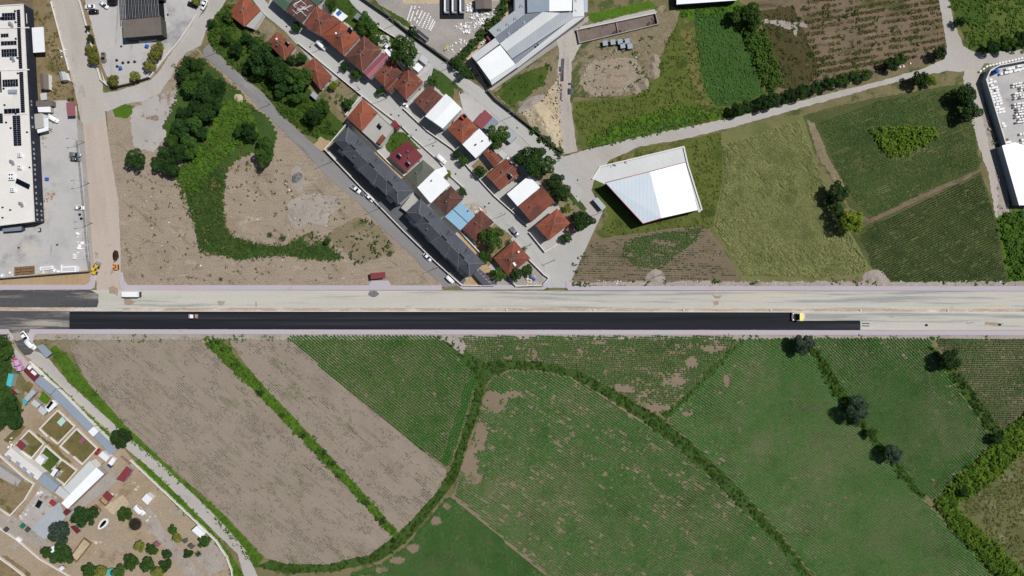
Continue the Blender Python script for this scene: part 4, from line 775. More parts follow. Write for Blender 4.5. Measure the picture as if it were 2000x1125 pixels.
def house(label, quad, h, rise, kind, roofm, wallm='plaster', ov=.4, cat='house', name='house', ridgem='ridge', chim=1, heat=(), win=True, group=None, swap=False, extra=()):
    if swap: quad = quad[1:] + quad[:1]
    a2 = sum(quad[i][0] * quad[(i + 1) % 4][1] - quad[(i + 1) % 4][0] * quad[i][1] for i in range(4))
    if a2 > 0: quad = [quad[1], quad[0], quad[3], quad[2]]          # anticlockwise seen from above
    w = [W(p[0], p[1], h) for p in quad]; c = sum(w, Vector()) / 4
    root = empty(name, (c.x, c.y, 0), label, cat, group)
    q = [Vector((p.x - c.x, p.y - c.y, 0)) for p in w]
    qi = inset(q, ov)
    wm = MB(); top = h - .17
    wm.prism([(p.x, p.y) for p in qi], -.1, top)
    if kind in ('gable', 'mono') and rise > .3:
        k = rise
        m0 = (qi[0] + qi[3]) / 2; m1 = (qi[1] + qi[2]) / 2
        if kind == 'gable':
            for a_, b_, mm in ((qi[3], qi[0], m0), (qi[1], qi[2], m1)):
                wm.face(((a_.x, a_.y, top), (b_.x, b_.y, top), (mm.x, mm.y, h + rise - .12)))
    wm.build('wall', [M[wallm]], root)
    mb, lines, r0, r1 = roof_faces(q, h, rise, kind)
    if kind == 'flat':
        n = 4
        for i in range(4):
            p, r = q[i], q[(i + 1) % 4]; ee = (r - p).normalized(); nn = Vector((-ee.y, ee.x, 0))
            mb.prism([((p + ee * .0).x, (p).y), (r.x, r.y), ((r + nn * .2 - ee * .2).x, (r + nn * .2 - ee * .2).y), ((p + nn * .2 + ee * .2).x, (p + nn * .2 + ee * .2).y)], h + .002, h + .28)
    rf = mb.build('roof', [M[roofm]], root)
    if lines and ridgem:
        rb = MB()
        for a, b in lines: ridge_bar(rb, a, b)
        rb.build('ridge_cap', [M[ridgem]], rf)
    rr = random.Random(int(quad[0][0] * 13 + quad[0][1]))
    for i in range(chim):
        t = .25 + .5 * rr.random(); p = r0 + (r1 - r0) * t if kind in ('hip', 'gable') else (q[0] * .3 + q[2] * .7) * (.5 - i * .5)
        side = (q[1] - q[2] if i % 2 else q[2] - q[1]).normalized() * (.8 + .5 * rr.random())
        z = h + rise * (.72 if kind in ('hip', 'gable') else 0.0)
        chimney(rf, (p.x + side.x, p.y + side.y, z), .7, .42 + .15 * rr.random(), .75, rr.choice(['cream', 'plaster', 'greywall']))
    for hp in heat:
        v = W(hp[0], hp[1], h + rise * .5); solar_heater(rf, (v.x - c.x, v.y - c.y, h + rise * .45))
    for (ex_, ey_, dx, dy, dz, an, mm, nm) in extra:
        v = W(ex_, ey_, h + rise * .55); mb = MB()
        if nm == 'water_drum': mb.cyl((v.x - c.x, v.y - c.y, h + rise * .55 + dz / 2), dx / 2, dz, 12)
        else: mb.box((v.x - c.x, v.y - c.y, h + rise * .55 + dz / 2), (dx, dy, dz), an)
        mb.build(nm, [M[mm]], rf)
    if win: put_windows(root, qi, 0, top, quad)
    QUADS.append(quad)
    return root
def shed(label, quad, h, roofm, wallm='greywall', kind='mono', rise=.35, name='shed', cat='shed', swap=False, group=None, open_=False, ov=.12, door=True):
    """small outbuilding: walls (or four posts), roof, door"""
    if swap: quad = quad[1:] + quad[:1]
    a2 = sum(quad[i][0] * quad[(i + 1) % 4][1] - quad[(i + 1) % 4][0] * quad[i][1] for i in range(4))
    if a2 > 0: quad = [quad[1], quad[0], quad[3], quad[2]]
    w = [W(p[0], p[1], h) for p in quad]; c = sum(w, Vector()) / 4
    root = empty(name, (c.x, c.y, 0), label, cat, group)
    q = [Vector((p.x - c.x, p.y - c.y, 0)) for p in w]; qi = inset(q, ov)
    if open_:
        for p in inset(q, .25):
            pm = MB(); pm.box((p.x, p.y, (h - .17) / 2), (.12, .12, h - .17)); pm.build('post', [M['steelgrey']], root)
    else:
        wm = MB(); wm.prism([(p.x, p.y) for p in qi], -.1, h - .17)
        if kind == 'mono':
            t = h - .17
            wm.face(((qi[1].x, qi[1].y, t), (qi[2].x, qi[2].y, t), (qi[2].x, qi[2].y, h + rise - .1)))
            wm.face(((qi[3].x, qi[3].y, t), (qi[0].x, qi[0].y, t), (qi[3].x, qi[3].y, h + rise - .1)))
        wm.build('wall', [M[wallm]], root)
        if door:
            e = (qi[1] - qi[0]); L = e.length; e.normalize(); nn = Vector((e.y, -e.x, 0))
            if L > 1.4: window_on(root, qi[0] + e * L * .5 + Vector((0, 0, min(1.0, h * .45))), e, nn, min(.95, L * .6), min(1.95, h * .8), 'door', 'steelgrey', 'wood')
    mb, lines, r0, r1 = roof_faces(q, h, rise if kind != 'flat' else 0, kind)
    rf = mb.build('roof', [M[roofm]], root)
    if lines and kind == 'gable':
        rb = MB(); ridge_bar(rb, *lines[0], w=.2, h=.08); rb.build('ridge_cap', [M[roofm]], rf)
    QUADS.append(quad)
    return root
def wall(label, pts, h=1.1, t=.25, m='wallstone', name='garden_wall', cat='wall', pier=4.0, z0=-.05, group=None, cop='kerb'):
    """one run of boundary wall along a pixel polyline: wall body, coping, piers"""
    P = [W(x, y) for x, y in pts]; o = P[0].copy(); root = empty(name, (o.x, o.y, 0), label, cat, group)
    b, c, pr = MB(), MB(), MB()
    for i in range(len(P) - 1):
        a, d = P[i] - o, P[i + 1] - o; L = (d - a).length; e = (d - a) / max(L, 1e-6); rz = math.atan2(e.y, e.x); m_ = (a + d) / 2
        b.box((m_.x, m_.y, (h + z0) / 2), (L + t * .6, t - .002 * (i % 2), h - z0 - .002 * (i % 2)), rz)
        c.box((m_.x, m_.y, h + .04), (L + t * .7, t + .1 - .004 * (i % 2), .08 - .004 * (i % 2)), rz)
        if pier:
            for k in range(int(L / pier) + 1):
                q = a + e * min(L, k * pier); pr.box((q.x, q.y, (h + .12) / 2), (t + .16, t + .16, h + .24), rz)
    b.build('wall_body', [M[m]], root); c.build('coping', [M[cop]], root)
    if pier: pr.build('pier', [M[m]], root)
    return root
def fence(label, pts, h=1.6, m='steelgrey', sp=2.5, name='metal_fence', cat='fence'):
    P = [W(x, y) for x, y in pts]; o = P[0].copy(); root = empty(name, (o.x, o.y, 0), label, cat)
    r, pm = MB(), MB()
    for i in range(len(P) - 1):
        a, d = P[i] - o, P[i + 1] - o; L = (d - a).length; e = (d - a) / max(L, 1e-6); rz = math.atan2(e.y, e.x); m_ = (a + d) / 2
        for z in (.25, h * .5, h - .1): r.box((m_.x, m_.y, z + .003 * (i % 2)), (L, .06, .1), rz)
        for k in range(int(L / .5)): q = a + e * (k * .5); r.box((q.x, q.y, h / 2), (.05, .04, h - .1), rz)
        for k in range(int(L / sp) + 1): q = a + e * min(L, k * sp); pm.box((q.x, q.y, h / 2), (.1, .1, h + .1), rz)
    r.build('rail_panel', [M[m]], root); pm.build('post', [M[m]], root); return root
# ------------------------------------------------------------- trees
def crown_mesh(seed, n=6800, conical=False, flat=.74):
    r = np.random.default_rng(seed); L = []; 
    nl = 24
    for i in range(nl):
        d = r.normal(size=3); d[2] = abs(d[2]) * .9 - .25; d /= np.linalg.norm(d); rad = .34 + .5 * r.random()
        c = d * rad * np.array([1, 1, flat]) * (.82 + .3 * r.random()); L.append((c, .17 + .2 * r.random() ** 1.5))
    L.append((np.array([.05, 0, 0.]), .42)); L.append((np.array([-.2, .25, -.1]), .36))
    P = []; N = []
    for c, rd in L:
        k = int(n * rd ** 2 / sum(x[1] ** 2 for x in L)); d = r.normal(size=(k, 3)); d /= np.linalg.norm(d, axis=1, keepdims=True)
        p = c + d * rd * (.72 + .34 * r.random((k, 1))) * np.array([1, 1, .9])
        keep = np.ones(k, bool)
        for c2, r2 in L:
            if c2 is not c: keep &= np.linalg.norm((p - c2), axis=1) > r2 * .72
        P.append(p[keep]); N.append((d * .8 + r.normal(size=(k, 3)) * .55 + np.array([0, 0, .35]))[keep])
    P = np.concatenate(P); N = np.concatenate(N)
    if conical:
        P[:, 2] *= 1.5; f = np.clip(1.15 - (P[:, 2] + 1.0) / 2.4, .12, 1); P[:, 0] *= f; P[:, 1] *= f
    P[:, 2] += 1.05
    return leaf_quads(P, N, .047 * (.6 + .9 * r.random(len(P))), .75, r)
def trunk_bm(seed):
    r = random.Random(seed); mb = MB()
    mb.tube([(0, 0, -.05), (.01, 0, .3), (.02, .01, .65), (.0, .02, 1.05)], [.075, .055, .045, .02], 7)
    for i in range(5):
        a = i * 1.26 + r.random(); l = .35 + .2 * r.random()
        mb.tube([(.01, 0, .42 + .06 * i), (math.cos(a) * l * .5, math.sin(a) * l * .5, .68 + .06 * i), (math.cos(a) * l, math.sin(a) * l, .95 + .08 * i)], [.03, .02, .008], 5)
    return mb
CROWN = {}; TRUNK = {}
def _protos():
    for i in range(5):
        V = crown_mesh(40 + i); o = quads_mesh('crown', V, M['tree_dark']); CROWN[i] = o.data; bpy.data.objects.remove(o)
        o = trunk_bm(i).build('trunk', [M['bark']]); TRUNK[i] = o.data; bpy.data.objects.remove(o)
    V = crown_mesh(60, 4200, True); o = quads_mesh('crown', V, M['tree_dark']); CROWN['cone'] = o.data; bpy.data.objects.remove(o); TRUNK['cone'] = TRUNK[0]
    for i in range(2):
        V = crown_mesh(70 + i, 2600, flat=.6); o = quads_mesh('crown', V, M['tree_dark']); CROWN['bush%d' % i] = o.data; bpy.data.objects.remove(o); TRUNK['bush%d' % i] = TRUNK[i]
_protos()
_tn = [0]
def tree(x, y, d, kind, label, group=None, name=None, cat=None, proto=None, hf=1.0):
    _tn[0] += 1; i = _tn[0]
    bush = d < 15 and proto is None
    pr = proto if proto is not None else ('bush%d' % (i % 2) if bush else i % 5)
    R = d / 2 * S * 1.0; zc = 1.05 * R * hf
    w = W(x, y, zc)
    root = empty(name or ('bush' if bush else 'tree'), (w.x, w.y, 0), label, cat or ('bush' if bush else 'tree'), group, rz=(i * 2.399) % 6.283)
    root.scale = (R, R, R * hf)
    c = bpy.data.objects.new('crown', CROWN[pr]); COL.objects.link(c); c.parent = root
    c.material_slots[0].link = 'OBJECT'; c.material_slots[0].material = M['tree_' + kind]
    t = bpy.data.objects.new('trunk', TRUNK[pr]); COL.objects.link(t); t.parent = root
    return root
# ------------------------------------------------------------- vehicles
def ring(x, w, z0, z1, r=.12):
    return [(x, -w + r, z0), (x, w - r, z0), (x, w, z0 + r), (x, w, z1 - r), (x, w - r, z1), (x, -w + r, z1), (x, -w, z1 - r), (x, -w, z0 + r)]
def wheel(parent, x, y, r=.32, w=.22, z=None):
    mb = MB(); z = r if z is None else z
    mb.cyl((x, y, z), r, w, 14, 0, 'Y'); mb.cyl((x, y, z), r * .6, w + .02, 10, 1, 'Y')
    return mb.build('wheel', [M['tyre'], M['frame']], parent)
def lamps(parent, x, y, z, m='lamp', name='headlight', s_=(.08, .3, .16)):
    for k in (-1, 1):
        mb = MB(); mb.box((x, k * y, z), s_); mb.build(name, [M[m]], parent)
def make_car(paint, van=False, pickup=False):
    root = empty('parked_car', (0, 0, 0)); mb = MB()
    if van: secs = [(-2.35, .8, .35, 1.2), (-2.25, .9, .25, 1.85), (-1.0, .92, .25, 1.95), (.9, .92, .25, 1.9), (1.45, .9, .25, 1.2), (2.1, .86, .25, 1.0), (2.35, .7, .35, .8)]
    elif pickup: secs = [(-2.5, .86, .35, .95), (-2.45, .9, .3, 1.0), (-.6, .9, .3, 1.0), (1.2, .9, .3, 1.0), (2.2, .86, .3, .9), (2.5, .7, .38, .75)]
    else: secs = [(-2.2, .72, .36, .74), (-2.05, .84, .26, .9), (-1.2, .88, .24, .95), (.9, .88, .24, .92), (1.8, .84, .26, .8), (2.2, .68, .36, .66)]
    mb.loft([ring(*s_) for s_ in secs], 0, True); mb.build('body', [M[paint]], root)
    g = MB()
    if van:
        g.loft([ring(.86, .84, 1.15, 1.84, .06), ring(1.42, .8, 1.1, 1.26, .04)], 0)
        for k in (-1, 1): g.box((-.5, k * .925, 1.45), (2.2, .02, .45))
        g.build('window', [M['glass']], root)
    elif pickup:
        g.loft([ring(-.7, .74, .95, 1.0, .02), ring(-.5, .76, .95, 1.62, .1), ring(.5, .76, .95, 1.62, .1), ring(1.15, .7, .95, 1.02, .02)], 0); g.build('window', [M['glass']], root)
        r = MB(); r.loft([ring(-.48, .7, 1.58, 1.68, .04), ring(.42, .7, 1.58, 1.68, .04)]); r.build('roof', [M[paint]], root)
        b = MB(); b.box((-1.55, 0, 1.005), (1.6, 1.5, .03)); b.build('load_bed', [M['steelgrey']], root)
        for k in (-1, 1): e = MB(); e.box((-1.55, k * .85, 1.12), (1.75, .08, .25)); e.build('bed_side', [M[paint]], root)
    else:
        g.loft([ring(-1.75, .62, .86, .93, .02), ring(-1.0, .7, .88, 1.42, .12), ring(.2, .7, .88, 1.44, .12), ring(1.05, .62, .86, .94, .02)], 0, True); g.build('window', [M['glass']], root)
        r = MB(); r.loft([ring(-1.0, .6, 1.4, 1.46, .03), ring(-.4, .63, 1.42, 1.5, .03), ring(.2, .6, 1.41, 1.48, .03)]); r.build('roof', [M[paint]], root)
    x = 1.45 if not pickup else 1.6
    for a in (-1, 1):
        for b in (-1, 1): wheel(root, a * x * .92, b * .8)
    lamps(root, secs[-1][0] - .06, .5, .62 if not van else .7); lamps(root, secs[0][0] + .05, .55, .7, 'redlamp', 'tail_light')
    return root
CARS = {}
def car(label, x, y, ang, kind='sedan', paint='white', group=None, cat='car', name='parked_car', s_=1.0, z=.05):
    """ang: heading in the photo, degrees clockwise from right"""
    k = (kind, paint)
    if k not in CARS:
        r = make_car(paint, kind == 'van', kind == 'pickup'); CARS[k] = r
    else: r = copy_tree(CARS[k])
    for p in ('label', 'category', 'group'):
        if p in r.keys(): del r[p]
    w = W(x, y, .8); r.location = (w.x, w.y, z); r.rotation_euler = (0, 0, -math.radians(ang)); r.scale = (s_, s_, s_); r.name = name
    return tag(r, label, cat, group)
_lampproto = [None]
def lamp(label, x, y, ang, h=8.0, group='street lamps', arm=1.8):
    """x, y: foot of the pole; ang: photo direction of the arm"""
    if _lampproto[0] is None:
        r = empty('street_lamp', (0, 0, 0)); b = MB(); b.tube([(0, 0, -.1), (0, 0, h * .5), (0, 0, h)], [.12, .1, .07], 8); b.build('pole', [M['frame']], r)
        b = MB(); b.tube([(0, 0, h), (arm * .5, 0, h + .25), (arm, 0, h + .3)], .05, 6); b.build('arm', [M['frame']], r)
        b = MB(); b.box((arm + .3, 0, h + .28), (.8, .26, .14)); b.build('lamp_head', [M['steelgrey']], r)
        b = MB(); b.cyl((0, 0, .1), .22, .3, 10); b.build('base', [M['steelgrey']], r); _lampproto[0] = r
    else: r = copy_tree(_lampproto[0])
    w = W(x, y); r.location = (w.x, w.y, 0); r.rotation_euler = (0, 0, -math.radians(ang)); return tag(r, label, 'street lamp', group)
def upole(label, x, y, ang=35, h=8.0, name='utility_pole', m='wood'):
    r = empty(name, W(x, y), label, 'pole', 'utility poles'); b = MB(); b.tube([(0, 0, -.1), (0, 0, h)], [.14, .09], 8); b.build('pole', [M[m]], r)
    b = MB(); b.box((0, 0, h - .5), (1.6, .1, .12), -math.radians(ang)); b.build('crossarm', [M[m]], r)
    b = MB(); a = -math.radians(ang)
    for k in (-.7, 0.0, .7): b.cyl((k * math.cos(a), k * math.sin(a), h - .33), .05, .22, 6)
    b.build('insulator', [M['white']], r); return r
def heap(label, x, y, rx, ry, h, m, ang=0, name='gravel_heap', cat='heap', seed=1, rough=.35):
    n, k = 18, 28; w = W(x, y); mb = MB(); vs_ = [(0, 0, h)]; a0 = -math.radians(ang)
    for i in range(1, n + 1):
        t = i / n
        for j in range(k):
            th = 2 * math.pi * j / k; ed = 1 + .35 * (vn(math.cos(th) * 2 + 9, math.sin(th) * 2 + 9, 1.0, seed) - .5)
            px_, py_ = t * rx * S * ed * math.cos(th), t * ry * S * ed * math.sin(th)
            z = h * (1 - t) ** 1.2 * (1 + rough * 2 * (vn(px_ + 40, py_ + 40, 1.1, seed) - .5)) + (.02 if t < 1 else -.1)
            vs_.append((px_ * math.cos(a0) - py_ * math.sin(a0), px_ * math.sin(a0) + py_ * math.cos(a0), float(z)))
    fs = [(0, 1 + j, 1 + (j + 1) % k) for j in range(k)]
    for i in range(n - 1):
        for j in range(k):
            a, b = 1 + i * k + j, 1 + i * k + (j + 1) % k; fs.append((a, a + k, b + k, b))
    mb.add(vs_, fs, 0, True); o = mb.build(name, [M[m]]); o.location = (w.x, w.y, .1); return tag(o, label, cat)
def rocks(label, polys, m, dens, s0, s1, name='rubble', cat='rubble', seed=3, zmax=.0, flat=.5, gap=0.0):
    """loose stones as ONE stuff mesh"""
    r = np.random.default_rng(seed); V = []
    base = np.array([(-1, -1, -1), (1, -1, -1), (1, 1, -1), (-1, 1, -1), (-1, -1, 1), (1, -1, 1), (1, 1, 1), (-1, 1, 1)], float)
    F = np.array([(4, 5, 6, 7), (0, 1, 5, 4), (1, 2, 6, 5), (2, 3, 7, 6), (3, 0, 4, 7)])
    for poly in polys:
        p = np.asarray(poly, float); x0, y0 = p.min(0); x1, y1 = p.max(0); n = int((x1 - x0) * (y1 - y0) * S * S * dens)
        x = x0 + r.random(n) * (x1 - x0); y = y0 + r.random(n) * (y1 - y0); k = inside(x, y, poly) & (fbm(x, y, 10, seed) > gap); xy = px2w(x[k], y[k])
        for a, b in xy:
            s_ = s0 + (s1 - s0) * r.random() ** 2; q = base * (1 + .5 * (r.random((8, 3)) - .5)) * np.array([s_, s_ * (.4 + .6 * r.random()), s_ * flat])
            t = r.random() * 6.28; c, sn = math.cos(t), math.sin(t); q = np.stack([q[:, 0] * c - q[:, 1] * sn, q[:, 0] * sn + q[:, 1] * c, q[:, 2]], 1)
            tl = r.normal(size=2) * .3; q[:, 2] += q[:, 0] * tl[0] + q[:, 1] * tl[1]
            q += np.array([a, b, .1 + zmax * r.random() + s_ * flat * .4]); V.append(q[F])
    if not V: return None
    o = quads_mesh(name, np.concatenate(V), M[m]); return tag(o, label, cat, None, 'stuff')
# ------------------------------------------------------------- the village
GV = 'houses in the village rows'
def hs(*a, **k): return house(*a, group=GV, **k)
hs('orange tiled house at the top of the lower row, standing apart beside a vegetable garden', [(444, 26), (477, 52), (509, 20), (478, -10)], 3.4, 1.9, 'hip', 'tile_orange', chim=2)
shed('white walled terrace annex on the right side of the topmost orange roofed house', [(480, 51), (496, 57), (515, 28), (509, 21)], 2.6, 'slab', 'plaster', 'flat', 0, 'annex', 'annex')
hs('small red tiled house with a black solar heater, next below the topmost orange one', [(521, 83), (556, 118), (577, 92), (541, 61)], 3.3, 1.5, 'hip', 'tile_red', chim=2, heat=[(561, 88)], extra=[(541, 77, .8, .8, .8, 0, 'white', 'water_drum')])
hs('patched red tiled house with a pale side wall, right of the big slope trees', [(591, 131), (626, 176), (649, 149), (613, 112)], 3.5, 1.6, 'hip', 'tile_red', chim=1, swap=True)
hs('dark green metal roof at the top edge, left of the white batten roof', [(530, -2), (557, 22), (577, -4), (548, -26)], 5.5, .9, 'gable', 'sheet_green', ridgem=None, chim=0)
r5 = hs('dark brown roof strewn with loose white battens, near the top edge', [(558, 21), (589, 45), (616, 11), (587, -13)], 5.6, .9, 'gable', 'tile_dark', swap=True, chim=1)
mb = MB(); rr = random.Random(3); o5 = r5.location
for i in range(16):
    w = W(572 + rr.random() * 30, 2 + rr.random() * 26, 6.7); a = -.7 + rr.choice([0, 0, 0, 1.2]); mb.box((w.x, w.y, 6.72 - .25 * rr.random()), (1.5 + 3 * rr.random(), .14, .08), a)
b5 = mb.build('roof_battens', [M['white']]); tag(b5, 'loose white battens lying on the dark brown roof near the top edge', 'battens')
hs('pale green metal roof cut by the top edge, behind the roof with white battens', [(600, -6), (619, 12), (635, -5), (616, -22)], 5.6, .5, 'gable', 'sheet_green', ridgem=None, chim=0)
hs('faded red tiled roof between the white batten roof and the biggest pyramid roof', [(592, 49), (627, 70), (666, 41), (617, 12)], 5.6, 1.7, 'hip', 'tile_red', swap=True, chim=2)
hs('biggest orange red pyramid roof of the upper row, with a solar heater', [(628, 70), (671, 108), (703, 72), (667, 42)], 5.8, 2.6, 'hip', 'tile_orange', chim=2, heat=[(684, 61)], extra=[(657, 66, .8, .8, .8, 0, 'white', 'water_drum')])
hs('broad roof half red half dark brown, next below the biggest pyramid roof', [(673, 111), (708, 141), (746, 98), (711, 70)], 5.6, 2.3, 'hip', 'tile_brown', swap=True, chim=2)
hs('narrow crimson ribbed metal roof squeezed between two tiled roofs in the upper row', [(709, 142), (722, 154), (762, 113), (748, 103)], 5.0, .9, 'gable', 'sheet_pink', swap=True, ridgem='red', chim=0)
shed('small white flat box at the back end of the narrow crimson roof', [(750, 98), (761, 111), (767, 106), (755, 94)], 4.6, 'sheet_white', 'plaster', 'flat', 0, 'annex', 'annex', door=False)
hs('patchwork red tiled roof with several vents, below the narrow crimson roof', [(729, 149), (751, 169), (788, 140), (766, 113)], 4.8, 1.4, 'hip', 'tile_red', swap=True, chim=3)
hs('small red brown wing with a pale gable, in front of the white walled house', [(750, 172), (762, 182), (782, 160), (770, 150)], 4.2, .9, 'gable', 'tile_brown', swap=True, chim=0)
hs('red brown roof of the house with the bright white side wall', [(771, 171), (793, 195), (827, 160), (796, 129)], 5.8, 1.8, 'hip', 'tile_red', swap=True, chim=2)
hs('plain brown red roof joined to the upper of the white roofs', [(807, 197), (832, 222), (865, 189), (837, 167)], 4.6, 1.0, 'gable', 'tile_brown', swap=True, chim=2, ridgem=None)
hs('tall white gabled roof between the plain brown red roof and an orange hipped roof', [(830, 227), (865, 251), (902, 212), (871, 183)], 7.0, .7, 'gable', 'sheet_white', swap=True, ridgem=None, chim=0)
hs('orange red hipped roof with a red tank, between the two upper white roofs', [(873, 251), (902, 281), (934, 250), (905, 221)], 4.9, 1.9, 'hip', 'tile_orange', chim=2, extra=[(903, 230, 2.4, .7, .9, -.8, 'red', 'tank'), (908, 227, 1.6, 1.2, .3, -.8, 'panel', 'solar_collector')])
hs('white flat roof with a pale blue side wall, beside the red tank roof', [(903, 282), (929, 309), (962, 278), (936, 251)], 6.6, .25, 'mono', 'sheet_white', 'bluewall', chim=2)
shed('faded crimson low roof beside the grey plaza', [(925, 239), (942, 252), (962, 228), (947, 214)], 3.0, 'sheet_crimson', 'greywall', 'mono', .4, 'outbuilding', 'outbuilding', swap=True)
shed('dark blue grey low roof beside the crimson one, next to a round tree', [(944, 250), (957, 256), (974, 238), (963, 228)], 2.7, 'sheet_dgrey', 'greywall', 'mono', .3, 'outbuilding', 'outbuilding', swap=True)
shed('pale grey lean-to with mint edge beside the round tree by the upper lane', [(984, 268), (997, 280), (1010, 266), (998, 252)], 2.6, 'sheet_grey', 'greywall', 'mono', .3, 'lean_to', 'shed')
hs('long rusty red gabled wing below the pale blue wall', [(943, 300), (965, 327), (980, 312), (958, 286)], 3.8, .7, 'gable', 'rust', chim=1, ridgem=None)
hs('rusty striped metal roof with a grey ridge and a solar heater', [(949, 343), (977, 372), (1017, 340), (988, 309)], 4.4, 1.3, 'gable', 'rust', swap=True, ridgem='frame', chim=2, heat=[(995, 346)])
hs('white flat roof joined to a red roof with pinkish ridges, right of the lower street', [(990, 379), (1011, 403), (1055, 366), (1033, 343)], 5.2, .2, 'mono', 'sheet_white', chim=0, swap=True)
r22 = hs('red metal roof crossed by pale pink ridges, right of a white flat roof', [(1012, 404), (1038, 434), (1083, 394), (1058, 364)], 5.2, 1.1, 'gable', 'tile_red', swap=True, ridgem='sheet_pink', chim=1)
hs('large bright orange pyramid roof at the bottom of the upper row, beside the road junction', [(1046, 441), (1072, 470), (1114, 436), (1088, 407)], 5.6, 2.0, 'hip', 'tile_orange', chim=1)
shed('faded pink carport roof beside the large orange pyramid roof', [(1105, 449), (1115, 454), (1124, 443), (1119, 436)], 2.5, 'sheet_pink', open_=True, name='carport', cat='carport')
hs('smooth red roof of the house with a grey roof terrace, first below the vegetable garden', [(677, 230), (707, 257), (738, 220), (708, 193)], 5.2, 1.9, 'hip', 'tile_orange', chim=1, swap=True)
t24 = hs('grey flat roof terrace joined to the smooth red roof', [(707, 257), (742, 288), (769, 250), (738, 221)], 4.8, 0, 'flat', 'flat', 'plaster', chim=0)
shed('small bright red stair cabin at the lower corner of the grey roof terrace', [(736, 277), (743, 283), (754, 269), (747, 262)], 6.4, 'tile_orange', 'plaster', 'mono', .3, 'stair_cabin', 'stair cabin', door=False)
shed('crimson porch roof over the street beside the grey roof terrace', [(763, 242), (777, 254), (784, 248), (771, 234)], 2.9, 'sheet_crimson', open_=True, name='porch', cat='porch')
solar_heater(t24, (.5, 1.2, 4.9))
hs('crimson metal roof with two solar heaters, behind the first black roofed apartment block', [(760, 303), (793, 336), (826, 305), (796, 274)], 4.6, .5, 'gable', 'sheet_maroon', swap=True, ridgem=None, chim=2, heat=[(779, 307), (796, 322)])
hs('dull grey green metal roof between the crimson roof and a white flat roof', [(792, 342), (814, 366), (850, 332), (826, 312)], 4.2, .9, 'hip', 'sheet_olive', swap=True, ridgem=None, chim=1)
hs('large white flat roof with one chimney, below the grey green roof', [(815, 366), (841, 397), (879, 361), (851, 331)], 4.6, .25, 'mono', 'sheet_white', chim=1, swap=True)
shed('white flat street wing of the large white flat roof', [(850, 332), (864, 347), (875, 338), (868, 325)], 4.3, 'sheet_white', 'plaster', 'flat', 0, 'annex', 'annex', door=False)
hs('dark brown pyramid roof between a white roof and the light blue roofs', [(847, 394), (871, 420), (905, 389), (881, 363)], 4.6, 1.7, 'hip', 'tile_dark', chim=2, ridgem='tile_dark')
hs('lower of the two light blue metal roofs, nearest the black roofs', [(869, 423), (899, 450), (913, 436), (884, 409)], 4.0, .3, 'mono', 'sheet_blue', 'bluewall', chim=0)
hs('upper of the two light blue metal roofs, beside a rubble yard', [(885, 408), (914, 435), (928, 421), (900, 395)], 4.2, .3, 'mono', 'sheet_blue', 'bluewall', chim=1)
hs('rusty brown hipped roof with vents beside a large round garden tree', [(902, 447), (929, 471), (965, 434), (939, 410)], 3.8, 1.4, 'hip', 'tile_brown', swap=True, chim=2, ridgem=None)
hs('red hipped roof with a white skylight, inside the walled corner garden', [(964, 504), (993, 540), (1036, 504), (1004, 469)], 3.8, 2.1, 'hip', 'tile_red', chim=3, extra=[(1005, 516, .9, 1.7, .5, .6, 'white', 'skylight'), (1013, 492, .9, .9, .9, 0, 'white', 'water_drum')])
shed('small pale green roof among the trees behind the vegetable garden', [(606, 186), (616, 195), (622, 187), (612, 178)], 2.3, 'sheet_grey', 'greywall', name='garden_shed')
shed('grey roofed shed beside a round tree behind the upper row', [(690, 34), (699, 39), (707, 31), (698, 25)], 2.4, 'sheet_dgrey', 'greywall', name='garden_shed')
shed('white garden canopy with a bright blue sheet on it, behind the upper row', [(650, 29), (668, 42), (680, 32), (659, 17)], 2.3, 'sheet_white', open_=True, name='canopy', cat='canopy')
bl = MB(); w = W(662, 25, 2.9); bl.box((w.x, w.y, 2.82), (2.0, 1.6, .05), .7); tag(bl.build('tarpaulin', [M['blue']]), 'bright blue sheet lying on the white garden canopy', 'tarpaulin')
shed('white flat topped shed beside the striped awning at the upper lane', [(806, 132), (817, 141), (827, 131), (816, 122)], 2.8, 'sheet_white', 'plaster', 'flat', 0, 'garden_shed', 'shed')
shed('grey striped awning by the upper lane beside a white flat shed', [(818, 116), (832, 127), (838, 118), (825, 107)], 2.4, 'sheet_light', open_=True, name='awning', cat='awning')
shed('white lean-to strip at the back of the rusty striped roof', [(989, 309), (1001, 321), (1005, 318), (993, 307)], 3.0, 'sheet_white', 'plaster', 'flat', 0, 'lean_to', 'shed', door=False)
shed('grey awnings behind the long rusty wing', [(972, 299), (984, 311), (991, 303), (981, 293)], 2.5, 'sheet_light', open_=True, name='awning', cat='awning')
shed('grey slab roof of a container by the lane below the white hall', [(1159, 391), (1176, 411), (1184, 404), (1167, 385)], 2.6, 'sheet_grey', 'sheet_dgrey', 'flat', 0, 'container', 'container')
